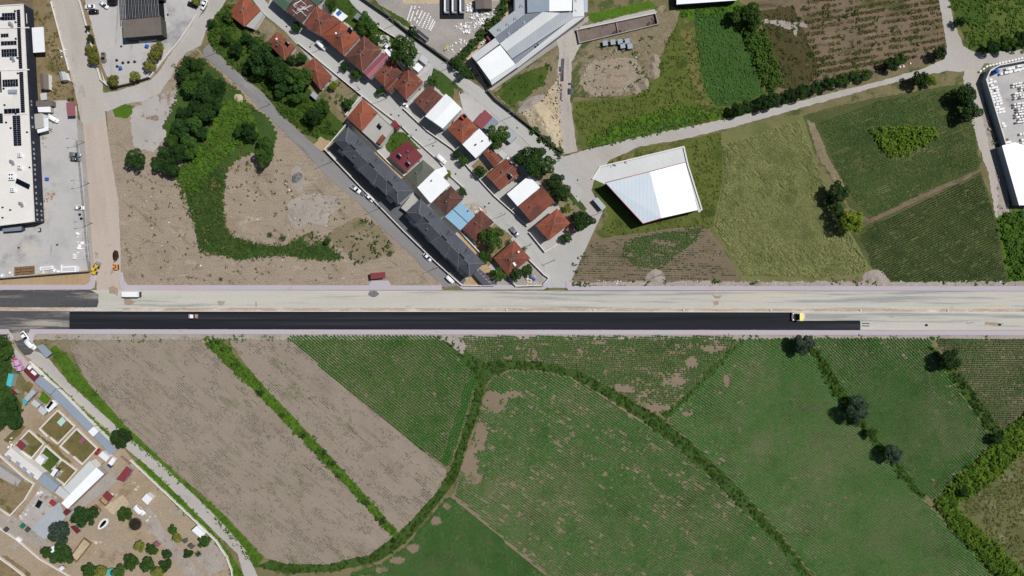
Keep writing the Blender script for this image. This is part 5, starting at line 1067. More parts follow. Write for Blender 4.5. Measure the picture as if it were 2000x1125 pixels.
# black roofed apartment blocks
def apartment(label, quad, h=7.6, rise=2.2):
    w = [W(p[0], p[1], h) for p in quad]; c = sum(w, Vector()) / 4; root = empty('apartment_block', (c.x, c.y, 0), label, 'apartment block', 'black roofed apartment blocks')
    q = [Vector((p.x - c.x, p.y - c.y, 0)) for p in w]; ex = (q[1] - q[0]); L = ex.length; ex.normalize(); ey = (q[3] - q[0]); B = ey.length; ey.normalize()
    P = lambda u, v, z=0.0: q[0] + ex * u + ey * v + Vector((0, 0, z))
    # stepped front: eave line steps back at both ends
    out = [(0, 1.6), (L * .16, 1.6), (L * .16, .6), (L * .42, .6), (L * .42, 0), (L * .66, 0), (L * .66, .6), (L * .84, .6), (L * .84, 1.4), (L, 1.4), (L, B), (0, B)]
    ins = [(.5, 2.1), (L * .16 + .5, 2.1), (L * .16 + .5, 1.1), (L * .42 + .5, 1.1), (L * .42 + .5, .5), (L * .66 - .5, .5), (L * .66 - .5, 1.1), (L * .84 - .5, 1.1), (L * .84 - .5, 1.9), (L - .5, 1.9), (L - .5, B - .5), (.5, B - .5)]
    wm = MB(); wm.prism([tuple(P(*t))[:2] for t in ins], -.1, h - .2); wm.build('wall', [M['plaster']], root)
    eb = MB(); eb.prism([tuple(P(*t))[:2] for t in out], h - .2, h, 1, 1)
    hb = B * .5; yr = B * .52
    R0, R1 = P(hb * .85, yr, h + rise), P(L - hb * .85, yr, h + rise)
    top = [P(u, v, h + .002) for u, v in out]
    n = len(out)
    for i in range(n):
        a, b = top[i], top[(i + 1) % n]; ua, ub = out[i][0], out[(i + 1) % n][0]
        pr = lambda u: R0.lerp(R1, min(1, max(0, (u - hb * .85) / (L - 1.7 * hb))))
        if i == 9: eb.face((a, b, R1), 0)
        elif i == 11: eb.face((a, b, R0), 0)
        else:
            ra, rb = pr(ua), pr(ub)
            if (ra - rb).length < .02: eb.face((a, b, ra), 0)
            else: eb.face((a, b, rb, ra), 0)
    rf = eb.build('roof', [M['black_tile'], M['black_ridge']], root)
    rb = MB(); ridge_bar(rb, R0, R1, .3)
    for t in (0, 11): ridge_bar(rb, top[t], R0, .3)
    for t in (9, 10): ridge_bar(rb, top[t], R1, .3)
    for t, u in ((2, .2), (4, .45), (5, .63), (7, .8)): ridge_bar(rb, top[t], R0.lerp(R1, u), .3)
    rb.build('ridge_cap', [M['black_ridge']], rf)
    for u in (.22, .5, .78):                      # rear dormers
        a = P(L * u, B * .62); d = MB(); z = h + rise * .42; f = [P(L * u - 1.8, B * .9, h + .35), P(L * u + 1.8, B * .9, h + .35), P(L * u, B * .9, h + 1.75), P(L * u, B * .56, h + 1.9)]
        d.face((f[0], f[1], f[2]), 1); d.face((f[1], f[3], f[2]), 0); d.face((f[3], f[0], f[2]), 0); ridge_bar(d, f[2], f[3], .25, m=1); ridge_bar(d, f[0], f[3], .2, m=1); ridge_bar(d, f[1], f[3], .2, m=1)
        do = d.build('dormer', [M['black_tile'], M['black_ridge']], rf)
        w_ = MB(); w_.box(P(L * u, B * .545, h + rise * .98), (3.0, .5, .5), math.atan2(ex.y, ex.x)); w_.build('roof_light', [M['black']], rf)
    for u, v in ((.1, .58), (.17, .6), (.33, .6), (.44, .62), (.6, .6), (.7, .62), (.9, .5), (.3, .3)):
        p = P(L * u, B * v); chimney(rf, (p.x, p.y, h + rise * (.8 if v > .4 else .5)), math.atan2(ex.y, ex.x), .5, .6, 'greywall')
    put_windows(root, [P(*t) for t in ins], 0, h - .2, quad, 3.0)
    for k in range(4):                            # front balconies
        u = L * (.12 + .25 * k); bm_ = MB(); p = P(u, .2, 3.0); bm_.box(p, (3.4, 1.5, .16), math.atan2(ex.y, ex.x)); p = P(u, -.5, 3.55); bm_.box(p, (3.4, .08, .95), math.atan2(ex.y, ex.x)); bm_.build('balcony', [M['plaster']], root)
    QUADS.append(quad); return root
apartment('upper black roofed apartment block along the narrow lane, next to the grey roof terrace', [(645, 279), (773, 404), (806, 371), (680, 248)])
apartment('lower black roofed apartment block along the narrow lane, ending at the main road', [(788, 420), (912, 546), (947, 511), (822, 388)])
shed('white cream terrace slab between the two black roofed apartment blocks', [(783, 406), (794, 414), (816, 390), (806, 378)], 2.6, 'slab', 'plaster', 'flat', 0, 'terrace', 'terrace')
# white boundary walls of the village
wall('long white boundary wall along the narrow lane in front of both black roofs', [(676, 246), (636, 293), (700, 360), (790, 452), (850, 510), (902, 557), (966, 558)], 1.5)
wall('white wall between the upper black roof and the red roof with the terrace', [(681, 240), (720, 276), (742, 300), (760, 318), (790, 344)], 1.3)
wall('white wall on the street side of the vegetable garden and the smooth red roof', [(584, 86), (640, 132), (708, 188), (785, 247), (800, 262)], 1.2)
wall('white wall along the street below the crimson porch down to the light blue roofs', [(806, 268), (856, 313), (884, 347), (905, 366)], 1.1)
wall('white wall along the right side of the street below the white gabled roof', [(789, 213), (836, 257), (884, 291), (920, 333), (966, 383), (1002, 415), (1030, 442)], 1.2)
wall('white wall with dark openings in front of the large orange pyramid roof', [(1034, 455), (1064, 492), (1088, 478)], 1.3)
wall('white wall round the corner garden beside the bottom red hipped roof', [(1012, 478), (1034, 508), (1062, 536), (1072, 543), (1060, 557), (1008, 559), (994, 544)], 1.2)
wall('white wall behind the lower black roof, beside the tan strip', [(899, 452), (938, 494), (945, 502)], 1.3)
wall('pale wall between the upper lane and the gardens behind the upper row', [(742, 56), (802, 92), (818, 104)], 1.2)
wall('dark wall between the upper lane and the stone yard', [(704, -4), (762, 36), (802, 68), (852, 104), (882, 126)], 2.0, .3, 'darkwall', cop='darkwall', pier=0)
wall('dark curving wall along the upper lane below the grey warehouse', [(952, 178), (968, 196), (1004, 224), (1042, 254), (1096, 298)], 1.8, .35, 'darkwall', cop='darkwall', pier=0)
wall('pale garden wall by the smooth red roof beside the vegetable garden', [(708, 190), (690, 208), (676, 226)], 1.4, pier=0)
# striped parking shelter at the end of the lower block
root = empty('parking_shelter', W(935, 540), 'dark parking shelter with pale and pink stripes, by the lower black roof', 'shelter'); o = root.location
A, B_, D_, E_ = [W(*p, 2.4) - o for p in ((925, 536), (942, 556), (972, 556), (937, 525))]
mb = MB(); mb.prism([tuple(p)[:2] for p in (A, B_, D_, E_)], 2.3, 2.42); mb.build('canopy', [M['black_tile']], root)
for i in range(6):
    t = i / 5; a = A.lerp(B_, t); d = E_.lerp(D_, t); mb = MB(); mb.tube([(a.x, a.y, 2.48), (d.x, d.y, 2.48)], .07, 5); mb.build('rafter', [M['frame']], root)
mb = MB(); a = A.lerp(E_, .62); d = B_.lerp(D_, .62); mb.tube([(a.x, a.y, 2.52), (d.x, d.y, 2.52)], .09, 5); mb.build('purlin', [M['sheet_lilac']], root)
for p in (A, B_, D_, E_): mb = MB(); mb.box((p.x * .96, p.y * .96, 1.15), (.12, .12, 2.3)); mb.build('post', [M['steelgrey']], root)
# red roofed bus shelter by the road
root = empty('bus_shelter', W(738, 539), 'small red roofed shelter alone on the pink footway beside the earth lot', 'shelter'); o = root.location
Q = [W(*p, 2.6) - o for p in ((723, 533.5), (724.5, 545.5), (753, 542.5), (752, 531))]
mb = MB(); mb.prism([tuple(p)[:2] for p in Q], 2.5, 2.66); mb.build('roof', [M['sheet_crimson']], root)
mb = MB(); a, b = Q[0] * .95, Q[3] * .95; m_ = (a + b) / 2; mb.box((m_.x, m_.y, 1.3), ((a - b).length, .1, 2.3), math.atan2((b - a).y, (b - a).x)); mb.build('back_panel', [M['glass']], root)
for p in Q: mb = MB(); mb.box((p.x * .93, p.y * .85, 1.25), (.1, .1, 2.5)); mb.build('post', [M['frame']], root)
mb = MB(); mb.box((0, .3, .45), (4.2, .4, .08), .05); mb.box((-1.6, .3, .2), (.1, .3, .45)); mb.box((1.6, .3, .2), (.1, .3, .45)); mb.build('bench', [M['wood']], root)
# street furniture
for i, (x, y, a, lb) in enumerate([(425, 102, 160, 'street lamp on the narrow lane beside the grove'), (648, 316, 155, 'street lamp at the upper end of the upper black roof'), (746, 405, 155, 'street lamp at the lower end of the upper black roof'), (858, 521, 155, 'street lamp by the lower end of the lower black roof'), (527, 204, 160, 'street lamp at the bend of the narrow lane'), (770, 49, 160, 'street lamp on the upper lane near the canopy of the stone yard'), (877, 133, 160, 'street lamp on the upper lane beside the overgrown hedge'), (1003, 226, 160, 'street lamp on the upper lane above the round tree'), (1092, 314, 160, 'street lamp where the upper lane meets the gravel road'), (1180, 412, 160, 'street lamp beside the grey container'), (756, 192, 155, 'street lamp on the street in front of the white walled house'), (703, 175, 60, 'street lamp at the corner of the vegetable garden'), (786, 248, 200, 'street lamp by the crimson porch'), (852, 277, 155, 'street lamp in front of the white gabled roof'), (987, 418, 160, 'street lamp below the light blue roofs'), (628, 96, 155, 'street lamp in front of the biggest pyramid roof'), (165, 278, 175, 'street lamp on the wide dirt road beside the two parked cars'), (174, 358, 175, 'street lamp on the wide dirt road above the single white car'), (180, 436, 175, 'street lamp on the wide dirt road at the lower end of the factory yard'), (1290, 536, 160, 'pole leaning on the soil apron above the main road')]):
    lamp(lb, x, y, a)
upole('wooden pole in the middle of the village junction', 1081, 509)
upole('wooden pole at the lower end of the street beside the bottom red roof', 1036, 478)
upole('wooden pole on the street beside the smooth red roof', 742, 228)
# ------------------------------------------------------------- big buildings
def facets(root, name, faces, m, extra=None, th=.12):
    """roof part from photo-traced planes: each corner (x, y, z)"""
    mb = MB(); o = root.location
    for f in faces:
        P = [W(*p) - o for p in f]
        if (P[1] - P[0]).cross(P[2] - P[0]).z < 0: P.reverse()
        mb.face(P); B = [p - Vector((0, 0, th)) for p in P]; mb.face(B[::-1])
        for i in range(len(P)): j = (i + 1) % len(P); mb.face((B[i], B[j], P[j], P[i]))
    return mb.build(name, [M[m]], root)
def bigroot(name, pts, z, label, cat):
    w = [W(p[0], p[1], z) for p in pts]; c = sum(w, Vector()) / len(w); return empty(name, (c.x, c.y, 0), label, cat), [Vector((p.x - c.x, p.y - c.y, 0)) for p in w]
def boxpart(root, name, x, y, z, d, m, rz=0.0):
    w = W(x, y, z) - root.location; mb = MB(); mb.box((w.x, w.y, z + d[2] / 2), d, rz); return mb.build(name, [M[m]], root)
# --- factory with solar panels
fr, q = bigroot('factory', [(-90, 16), (46, 8), (68, 433), (-90, 452)], 6.0, 'big flat roofed factory with rows of solar panels at the left edge', 'factory')
mb = MB(); mb.prism([tuple(p)[:2] for p in q], -.1, 5.95); mb.build('wall', [M['navy']], fr)
mb = MB(); qq = inset(q, -.04); mb.prism([tuple(p)[:2] for p in qq], 5.955, 6.0)
roof = mb.build('roof', [M['roofmem']], fr)
mb = MB()
for i in range(4):
    p, r_ = q[i], q[(i + 1) % 4]; e = (r_ - p).normalized(); m_ = (p + r_) / 2; n_ = Vector((-e.y, e.x, 0)); n_ = n_ if n_.dot(-m_) > 0 else -n_
    mb.box((m_.x + n_.x * .2, m_.y + n_.y * .2, 6.16), ((r_ - p).length - (.5 if i % 2 else 0), .4, .32), math.atan2(e.y, e.x))
mb.build('parapet', [M['kerb']], fr)
for y0, y1, x in ((54, 55.5, 0), (136, 139, 0), (222, 226, 0)):
    a, b = W(-60, y1, 6.1) - fr.location, W(57, y0, 6.1) - fr.location; e = (b - a); mb = MB(); mb.box(((a + b) / 2).to_tuple()[:2] + (6.1,), (e.length, .45, .3), math.atan2(e.y, e.x)); mb.build('roof_joint', [M['kerb']], fr)
def panels(x, y, w, h, cols, rws, lean=.045):
    c = W(x, y, 6.3) - fr.location; a, b = w * S / cols, h * S / rws; mb = MB()
    mb.box((c.x, c.y, 6.2), (w * S - .2, h * S - .2, .1), lean, 1)
    for i in range(cols):
        for j in range(rws):
            u, v = (i - (cols - 1) / 2) * a, (j - (rws - 1) / 2) * b
            mb.box((c.x + u * math.cos(lean) - v * math.sin(lean), c.y + u * math.sin(lean) + v * math.cos(lean), 6.31), (a - .12, b - .12, .06), lean, 0)
    return mb.build('solar_panel', [M['panel'], M['frame']], fr)
for x, y, w, h, c_, r_ in ((17, 32, 26, 14, 5, 2), (2, 36, 5, 6, 1, 1), (9, 69, 15, 7, 3, 1), (17, 84, 30, 8, 5, 1), (18, 103, 30, 15, 6, 2), (20, 162, 30, 14, 6, 2), (23, 217, 30, 10, 4, 1), (36.5, 36, 7, 34, 1, 9), (38.5, 94, 7, 78, 1, 20), (43, 180, 8, 78, 1, 20), (33, 255, 15, 58, 2, 15), (2, 231, 7, 19, 1, 5), (1, 160, 3.5, 40, 1, 10)): panels(x, y, w, h, c_, r_)
tl = MB(); w = W(45, 359, 6.4) - fr.location; R_ = Matrix.Rotation(-.45, 3, 'Z') @ Matrix.Rotation(.25, 3, 'X'); tl.box((w.x, w.y, 6.6), (6.2, 2.2, .08), m=0, M=R_); tl.build('solar_panel', [M['panel']], fr)
for x, y in ((22, 345), (24, 371), (38, 303), (38, 327)):
    u = MB(); w = W(x, y, 6.8) - fr.location; big = y in (345,); u.box((w.x, w.y, 6.6), (2.2 if big else 1.6, 2.8 if big else 1.7, 1.1), 0)
    for i in (-1, 1):
        for j in (-1, 1): u.cyl((w.x + i * (.5 if big else .36), w.y + j * (.75 if big else .4), 7.17), .36 if big else .26, .06, 12, 1)
    u.build('air_conditioner', [M['white'], M['black']], fr)
for x, y in ((20, 46), (23, 113), (22, 315), (40, 397)): u = MB(); w = W(x, y, 6.6) - fr.location; u.cyl((w.x, w.y, 6.6), .6, 1.2, 12); u.box((w.x + .6, w.y - 1.0, 6.4), (1.0, 1.1, .8), .3); u.build('roof_fan', [M['frame']], fr)
for x, y in ((29.5, 21.5), (30.5, 43), (31, 75.5), (34, 113), (35, 143), (7, 173), (9, 205), (12, 239), (21, 250), (31, 222), (53, 258), (58, 327), (20, 410), (5, 405), (5, 425)): u = MB(); w = W(x, y, 6.3) - fr.location; u.cyl((w.x, w.y, 6.3), .32, .6, 10); u.build('vent', [M['black']], fr)
u = MB(); w = W(24, 179, 6.5) - fr.location
secs = [[(w.x - 1.7 + k * 3.4, w.y + 1.0 * math.cos(t), 6.0 + .9 * math.sin(t)) for t in [math.pi * i / 8 for i in range(9)]] for k in (0, 1)]; u.loft(secs); u.build('skylight', [M['sheet_slate']], fr)
e0, e1 = q[1], q[2]; ee = (e1 - e0).normalized(); nn = Vector((-ee.y, ee.x, 0)); nn = nn if nn.x > 0 else -nn
for y in (196, 203, 228, 246, 277, 290, 299, 308, 321, 330, 339, 350, 364, 376, 387, 396, 410, 418, 428):
    t = (y - 8) / 425; p = e0.lerp(e1, t)
    window_on(fr, p + Vector((0, 0, 4.4)), ee, nn, .9, .9, 'window', 'frame', 'frame', .06)
    if y > 390: window_on(fr, p + Vector((0, 0, 1.7)), ee, nn, .9, .9, 'window', 'frame', 'frame', .06)
wm = MB(); p = e0.lerp(e1, .06); wm.box((p + nn * .03 + Vector((0, 0, 4.6))).to_tuple(), (4.2, .06, .35), math.atan2(ee.y, ee.x)); wm.build('sign_band', [M['white']], fr)
shed('white canopy roof joined to the dark wall of the factory', [(62, 54), (65, 103), (88, 102), (85, 53)], 3.4, 'sheet_white', open_=True, name='loading_canopy', cat='canopy')
shed('small brown and white gabled shed between the factory and the wide dirt road', [(77, 144), (80, 174), (95, 174), (94, 144)], 2.6, 'brownroof', 'plaster', 'gable', .6)
shed('grey gabled kiosk close to the wide dirt road', [(115, 141), (119, 158), (132, 156), (127, 140)], 2.6, 'sheet_grey', 'plaster', 'gable', .6, 'kiosk', 'kiosk')
shed('brown corrugated container beside the factory wall', [(70, 197), (70, 208), (103, 207), (102, 196)], 2.5, 'brownroof', 'brownroof', 'flat', 0, 'container', 'container')
shed('white and grey container just below the brown corrugated one', [(73, 209), (75, 219), (99, 219), (98, 208)], 2.5, 'sheet_white', 'greywall', 'flat', 0, 'container', 'container')
shed('silvery canopy with blue items above the brown corrugated container', [(78, 183), (80, 196), (92, 195), (91, 181)], 2.3, 'sheet_light', open_=True, name='canopy', cat='canopy')
shed('pale pinkish flat roof cabin in front of the factory wall', [(66, 223), (69, 252), (85, 249), (82, 221)], 2.9, 'flat', 'plaster', 'flat', 0, 'cabin', 'cabin')
shed('white upright arm of the L shaped canopy beside the pale flat cabin', [(86, 231), (87, 252), (95, 250), (94, 230)], 2.9, 'sheet_bright', open_=True, name='canopy', cat='canopy')
shed('white lower arm of the L shaped canopy beside the pale flat cabin', [(72, 253), (74, 260), (95, 255), (94, 249)], 2.95, 'sheet_bright', open_=True, name='canopy', cat='canopy')
shed('crimson and grey striped canopy at the edge of the wide dirt road', [(129, 200), (132, 227), (147, 226), (146, 200)], 2.5, 'sheet_pink', open_=True, name='canopy', cat='canopy')
shed('dark lean-to below the lower wall of the factory', [(4, 440), (5, 453), (42, 450), (42, 438)], 2.6, 'sheet_dgrey', 'darkwall', 'flat', 0, 'lean_to', 'shed')
# --- slatted steel building in the top yard
sr, q = bigroot('steel_frame_shed', [(232, -20), (235, 38), (312, 32), (308, -20)], 4.6, 'open shed with a dark slatted steel roof at the top edge', 'shed')
P = lambda u, v, z: (q[0].lerp(q[3], u)).lerp(q[1].lerp(q[2], u), v) + Vector((0, 0, z))
mb = MB()
for i in range(4): mb.box(P(.05 + .3 * i, .93, 2.3), (.25, .25, 4.6)); mb.box(P(.05 + .3 * i, .1, 2.3), (.25, .25, 4.6))
mb.build('post', [M['steelgrey']], sr)
mb = MB()
for i in range(24): a, b = P((i + .5) / 24, 0, 4.6), P((i + .5) / 24, 1, 4.6); mb.box((a + b) / 2, (.16, (a - b).length, .22), math.atan2((b - a).y, (b - a).x) - math.pi / 2, 0 if i % 2 else 1)
mb.build('roof_slat', [M['frame'], M['steelgrey']], sr)
mb = MB(); mb.prism([tuple(P(u, v, 0))[:2] for u, v in ((0, 0), (0, 1), (1, 1), (1, 0))], .2, .3); mb.build('floor', [M['black']], sr)
mb = MB()
for v in (.0, .55, 1.0): a, b = P(0, v, 4.4), P(1, v, 4.4); mb.tube([a, b], .1, 6)
mb.build('beam', [M['gatered']], sr)
shed('brown flat roofed building in the top yard, with a black shaded lower wall', [(239, 39), (241, 74), (316, 68), (313, 33)], 4.8, 'brownroof', 'darkwall', 'flat', 0, 'workshop', 'workshop', ov=.05)
for x, y, d, lb in ((223, 5, (3.2, 2.4, 2.2), 'black box left of the slatted steel roof'), (317, 1, (3.4, 1.8, 2.2), 'black box right of the slatted steel roof')):
    mb = MB(); w = W(x, y); mb.box((w.x, w.y, 1.1), d); mb.box((w.x, w.y, 2.25), (d[0] + .2, d[1] + .2, .12)); tag(mb.build('storage_box', [M['black']]), lb, 'storage box')
# --- grey warehouse at the top
wr, q = bigroot('warehouse', [(920, 109), (960, 166), (1142, 33), (1141, -30), (1003, -30), (1004, 24), (954, 59), (968, 74)], 4.2, 'long warehouse of joined white and grey metal roofs at the top edge', 'warehouse')
mb = MB(); mb.prism([(p.x * .995, p.y * .995) for p in q], -.1, 4.1); mb.build('wall', [M['sheet_dgrey']], wr)
z0, z1, z2 = 4.3, 6.2, 5.0
facets(wr, 'roof', [[(920, 109, 5.4), (930, 120, 6.0), (976, 85, 6.0), (967, 74, 5.4)]], 'sheet_light')
facets(wr, 'roof', [[(931, 121, 6.3), (957, 157, 5.6), (1006, 125, 5.6), (977, 88, 6.3)]], 'sheet_white')
facets(wr, 'roof', [[(957, 157, 5.6), (961, 166, 5.2), (1009, 132, 5.2), (1006, 125, 5.6)]], 'sheet_light')
facets(wr, 'roof', [[(954, 59, z0), (967, 73, 4.9), (1025, 28, 4.9), (1006, 20, z0)]], 'sheet_grey')
facets(wr, 'roof', [[(967, 74, 4.95), (976, 84, 6.0), (1060, 23, 6.0), (1030, 25, 4.95)]], 'sheet_dgrey')
facets(wr, 'roof', [[(976, 85, 6.0), (989, 100, 5.4), (1094, 25, 5.4), (1060, 23, 6.0)]], 'sheet_light')
facets(wr, 'roof', [[(989, 100, 5.4), (1000, 115, 5.9), (1119, 36, 5.9), (1119, 24, 5.9), (1094, 25, 5.4)]], 'sheet_grey')
facets(wr, 'roof', [[(1006, 126, 5.5), (1010, 133, 4.4), (1141, 33, 4.4), (1120, 34, 5.5)]], 'sheet_light')
facets(wr, 'roof', [[(1004, -30, 4.4), (1006, 20, 4.4), (1023, 27, 4.8), (1023, -30, 4.8)]], 'sheet_grey')
facets(wr, 'roof', [[(1029, -30, 5.6), (1030, 25, 5.6), (1073, 22, 6.4), (1073, -30, 6.4)]], 'sheet_slate')
facets(wr, 'roof', [[(1073, -30, 6.4), (1073, 22, 6.4), (1117, 21, 5.8), (1118, -30, 5.8)]], 'sheet_white')
facets(wr, 'roof', [[(1119, -30, 5.4), (1119, 33, 5.4), (1141, 32, 4.8), (1139, -30, 4.8)]], 'sheet_light')
facets(wr, 'roof', [[(1139, -30, 3.4), (1140, 24, 3.4), (1148, 24, 3.1), (1148, -30, 3.1)]], 'sheet_slate')
for a in ((1011, 55), (1040, 34), (985, 75)): facets(wr, 'skylight', [[(a[0], a[1], 5.75), (a[0] + 10, a[1] + 13, 5.5), (a[0] + 13, a[1] + 11, 5.5), (a[0] + 3, a[1] - 2, 5.75)]], 'sheet_bright', th=.05)
for a in ((990, 64), (1020, 42)): facets(wr, 'skylight', [[(a[0], a[1], 5.75), (a[0] + 5, a[1] + 7, 6.0), (a[0] + 9, a[1] + 5, 6.05), (a[0] + 4, a[1] - 2, 5.8)]], 'sheet_slate', th=.05)
for x, y in ((975, 57), (991, 47), (1006, 36), (1018, 10), (1124, 3), (1124, 22)):
    mb = MB(); w = W(x, y, 5.2) - wr.location; mb.tube([(w.x - .8, w.y - 1, 4.6), (w.x, w.y + .6, 5.9), (w.x + .8, w.y - 1, 4.6)], .08, 5); mb.build('roof_bracket', [M['steelgrey']], wr)
boxpart(wr, 'roof_hatch', 1050, 88, 5.3, (.7, .7, .5), 'black')
# --- white hall
hr, q = bigroot('white_hall', [(1182, 357), (1256, 437), (1365, 411), (1338, 317)], 6.2, 'large white hall with a two toned roof and red edge, beside the gravel road', 'hall')
mb = MB(); mb.prism([tuple(p)[:2] for p in inset(q, .2)], -.1, 6.15); mb.build('wall', [M['navy']], hr)
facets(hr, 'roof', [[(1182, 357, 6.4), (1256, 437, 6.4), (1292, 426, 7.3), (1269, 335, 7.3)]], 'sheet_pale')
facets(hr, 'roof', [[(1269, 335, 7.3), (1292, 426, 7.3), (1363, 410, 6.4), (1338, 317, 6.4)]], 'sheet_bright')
mb = MB()
for a, b in (((1182, 357), (1269, 335)), ((1269, 335), (1338, 317)), ((1182, 357), (1256, 437)), ((1256, 437), (1292, 426))):
    za, zb = [7.36 if p in ((1269, 335), (1292, 426)) else 6.46 for p in (a, b)]; mb.tube([W(*a, za) - hr.location, W(*b, zb) - hr.location], .13, 6)
mb.build('roof_trim', [M['red']], hr)
wall('pale low wall round the white hall', [(1157, 350), (1172, 326), (1335, 287), (1343, 322), (1370, 409), (1364, 414)], .5, .5, cop='kerb', pier=0)
sheet_mesh('hall_forecourt', W2([(1154, 348), (1172, 325), (1335, 286), (1342, 320), (1370, 410), (1363, 414), (1335, 320), (1182, 360)]), M['sheet_light'], .115)
# --- white roofs at the edges
er, q = bigroot('stone_hall', [(1958, 285), (1991, 400), (2060, 400), (2050, 300), (1982, 279)], 4.0, 'long white roof at the right edge inside the stone merchant yard', 'hall')
mb = MB(); mb.prism([tuple(p)[:2] for p in q], -.1, 3.9); mb.build('wall', [M['sheet_slate']], er)
mb = MB(); mb.prism([tuple(p)[:2] for p in inset(q, -.2)], 3.905, 4.05); mb.build('roof', [M['sheet_bright']], er)
er, q = bigroot('top_hall', [(1322, -30), (1322, 8), (1438, 0), (1438, -30)], 4.0, 'white roof with a dark lower edge cut by the top edge above the hay field', 'hall')
mb = MB(); mb.prism([tuple(p)[:2] for p in q], -.1, 3.9); mb.build('wall', [M['navy']], er)
mb = MB(); mb.prism([tuple(p)[:2] for p in inset(q, -.15)], 3.905, 4.05); mb.build('roof', [M['sheet_white']], er)
wall('high dark blue wall along the left side of the stone merchant yard', [(2010, 119), (1942, 132), (1924, 142), (1916, 160), (1948, 265), (1990, 402)], 3.4, .35, 'sheet_slate', 'yard_wall', cop='kerb', pier=0)
# --- concrete basin
br = empty('water_basin', W(1204, 56), 'empty brown concrete basin with a wet stain, below the warehouse', 'basin'); o = br.location
Q = [W(*p) - o for p in ((1126, 60), (1131, 86), (1284, 49), (1279, 28))]
mb = MB(); mb.prism([tuple(p)[:2] for p in Q], .1, .22); mb.build('floor', [M['basinfloor']], br)
for i in range(4):
    a, b = Q[i], Q[(i + 1) % 4]; m_ = (a + b) / 2; e = b - a; mb = MB(); mb.box((m_.x, m_.y, .7), (e.length + .3, .3, 1.3 + .01 * i), math.atan2(e.y, e.x)); mb.build('basin_wall', [M['greywall' if i != 3 else 'wallstone']], br)
mb = MB(); a, b = Q[0].lerp(Q[3], .5), Q[1].lerp(Q[2], .5); m_ = (a + b) / 2; mb.box((m_.x, m_.y, .5), ((a - b).length, .2, .6), math.atan2((b - a).y, (b - a).x)); mb.build('divider', [M['greywall']], br)
# --- marble blocks in the merchant yard
def block(label, x, y, dx, dy, ang, h, group, z=.1, name='marble_block', m='marble', cat='marble block'):
    mb = MB(); rr = random.Random(int(x * 31 + y * 17)); X, Y, Z = dx * S / 2, dy * S / 2, h
    c = [Vector(((i * X) * (1 + .06 * (rr.random() - .5)), (j * Y) * (1 + .06 * (rr.random() - .5)), k)) for k in (0, Z) for j in (-1, 1) for i in (-1, 1)]
    R_ = Matrix.Rotation(-math.radians(ang), 3, 'Z'); w = W(x, y); c = [R_ @ p for p in c]
    mb.add(c, ((0, 2, 3, 1), (4, 5, 7, 6), (0, 1, 5, 4), (1, 3, 7, 5), (3, 2, 6, 7), (2, 0, 4, 6)))
    o = mb.build(name, [M[m]]); o.location = (w.x, w.y, z); return tag(o, label, cat, group)
rr = random.Random(21)
def inyard(x, y): return x < 2003
LB = 'white marble block in the row just inside the top wall of the merchant yard'
for i in range(15):
    for j in range(2):
        x = 1952 + i * 3.6 + rr.random(); y = 139 - i * .9 + j * 6.5 + rr.random()
        if inyard(x, y) and rr.random() < .9 and not (x < 1962 and j == 0): block(LB, x, y, 3 + rr.random(), 5.2 - rr.random(), -14, .7 + .7 * rr.random(), 'marble blocks along the top wall')
LB = 'white marble block standing outside the top wall of the merchant yard'
for i in range(15):
    x = 1913 + i * 6.2; y = (142 - i * 4.5 if i < 3 else 131 - (i - 3) * 1.4) - 2
    if inyard(x, y): block(LB, x, y, 4.4, 3.4, -35 if i < 3 else -12, .8, 'marble blocks outside the wall')
LB = 'white marble slab in the stepped stack along the left wall of the merchant yard'
for i in range(13):
    for j in range(3):
        x = 1926 + i * 1.55 + j * 6.2 + rr.random(); y = 158 + i * 5.3 - j * 1.4
        if rr.random() < .88 - .1 * j: block(LB, x, y, 5.6, 4.2, -14, .5 + .5 * rr.random(), 'marble slabs along the left wall')
LB = 'white marble block in the loose group lower down by the merchant wall'
for x, y in ((1949, 244), (1957, 242), (1951, 249), (1952, 255), (1943, 231), (1960, 247)): block(LB, x, y, 6, 4, -12, .7, 'loose marble blocks by the wall')
block('long white marble beam beside the white roof at the right edge', 1964, 279, 17, 4, -8, .9, None)
for x in (1957, 1962, 1966): block('brown crate next to the long marble beam', x, 273, 3.4, 4, -8, .6, 'crates by the marble beam', name='crate', m='wood', cat='crate')
LB = 'white marble block in the tight upper cluster at the right edge of the merchant yard'
for i in range(7):
    for j in range(7):
        x = 1976 + i * 4.6 + j * .7 + rr.random(); y = 166 + j * 4.6 - i * .8
        if inyard(x, y) and rr.random() < .8 and not (j in (3,) and i < 3): block(LB, x, y, 3.2 + rr.random(), 3.2, -10, .8 + .8 * rr.random(), 'upper cluster of marble blocks')
LB = 'white marble block in the tight lower cluster at the right edge of the merchant yard'
for i in range(6):
    for j in range(8):
        x = 1978 + i * 4.8 + j * .9 + rr.random(); y = 205 + j * 5.0 - i * .7
        if inyard(x, y) and rr.random() < .8: block(LB, x, y, 3.2 + rr.random(), 3.4, -8, .8 + .8 * rr.random(), 'lower cluster of marble blocks')
LB = 'white marble block near the right edge below the lower cluster'
for x, y in ((1991, 263), (1997, 262), (1994, 274), (1995, 281), (1996, 290), (1998, 300), (1997, 310), (2000, 283)): block(LB, x, y, 4, 4.4, -8, .9, 'marble blocks beside the white roof')
mb = MB(); mb.cyl((0, 0, 1.2), 1.0, 2.2, 20, 0); mb.loft([[(r_ * math.cos(t), r_ * math.sin(t), z) for t in [k * .3142 for k in range(20)]] for r_, z in ((1.06, 2.3), (.8, 2.7), (.3, 2.9), (.05, 2.95))]); o = mb.build('water_tank', [M['blue']]); w = W(1944.5, 140, 1.5); o.location = (w.x, w.y, .1); tag(o, 'bright blue round tank among the white blocks in the merchant yard', 'tank')
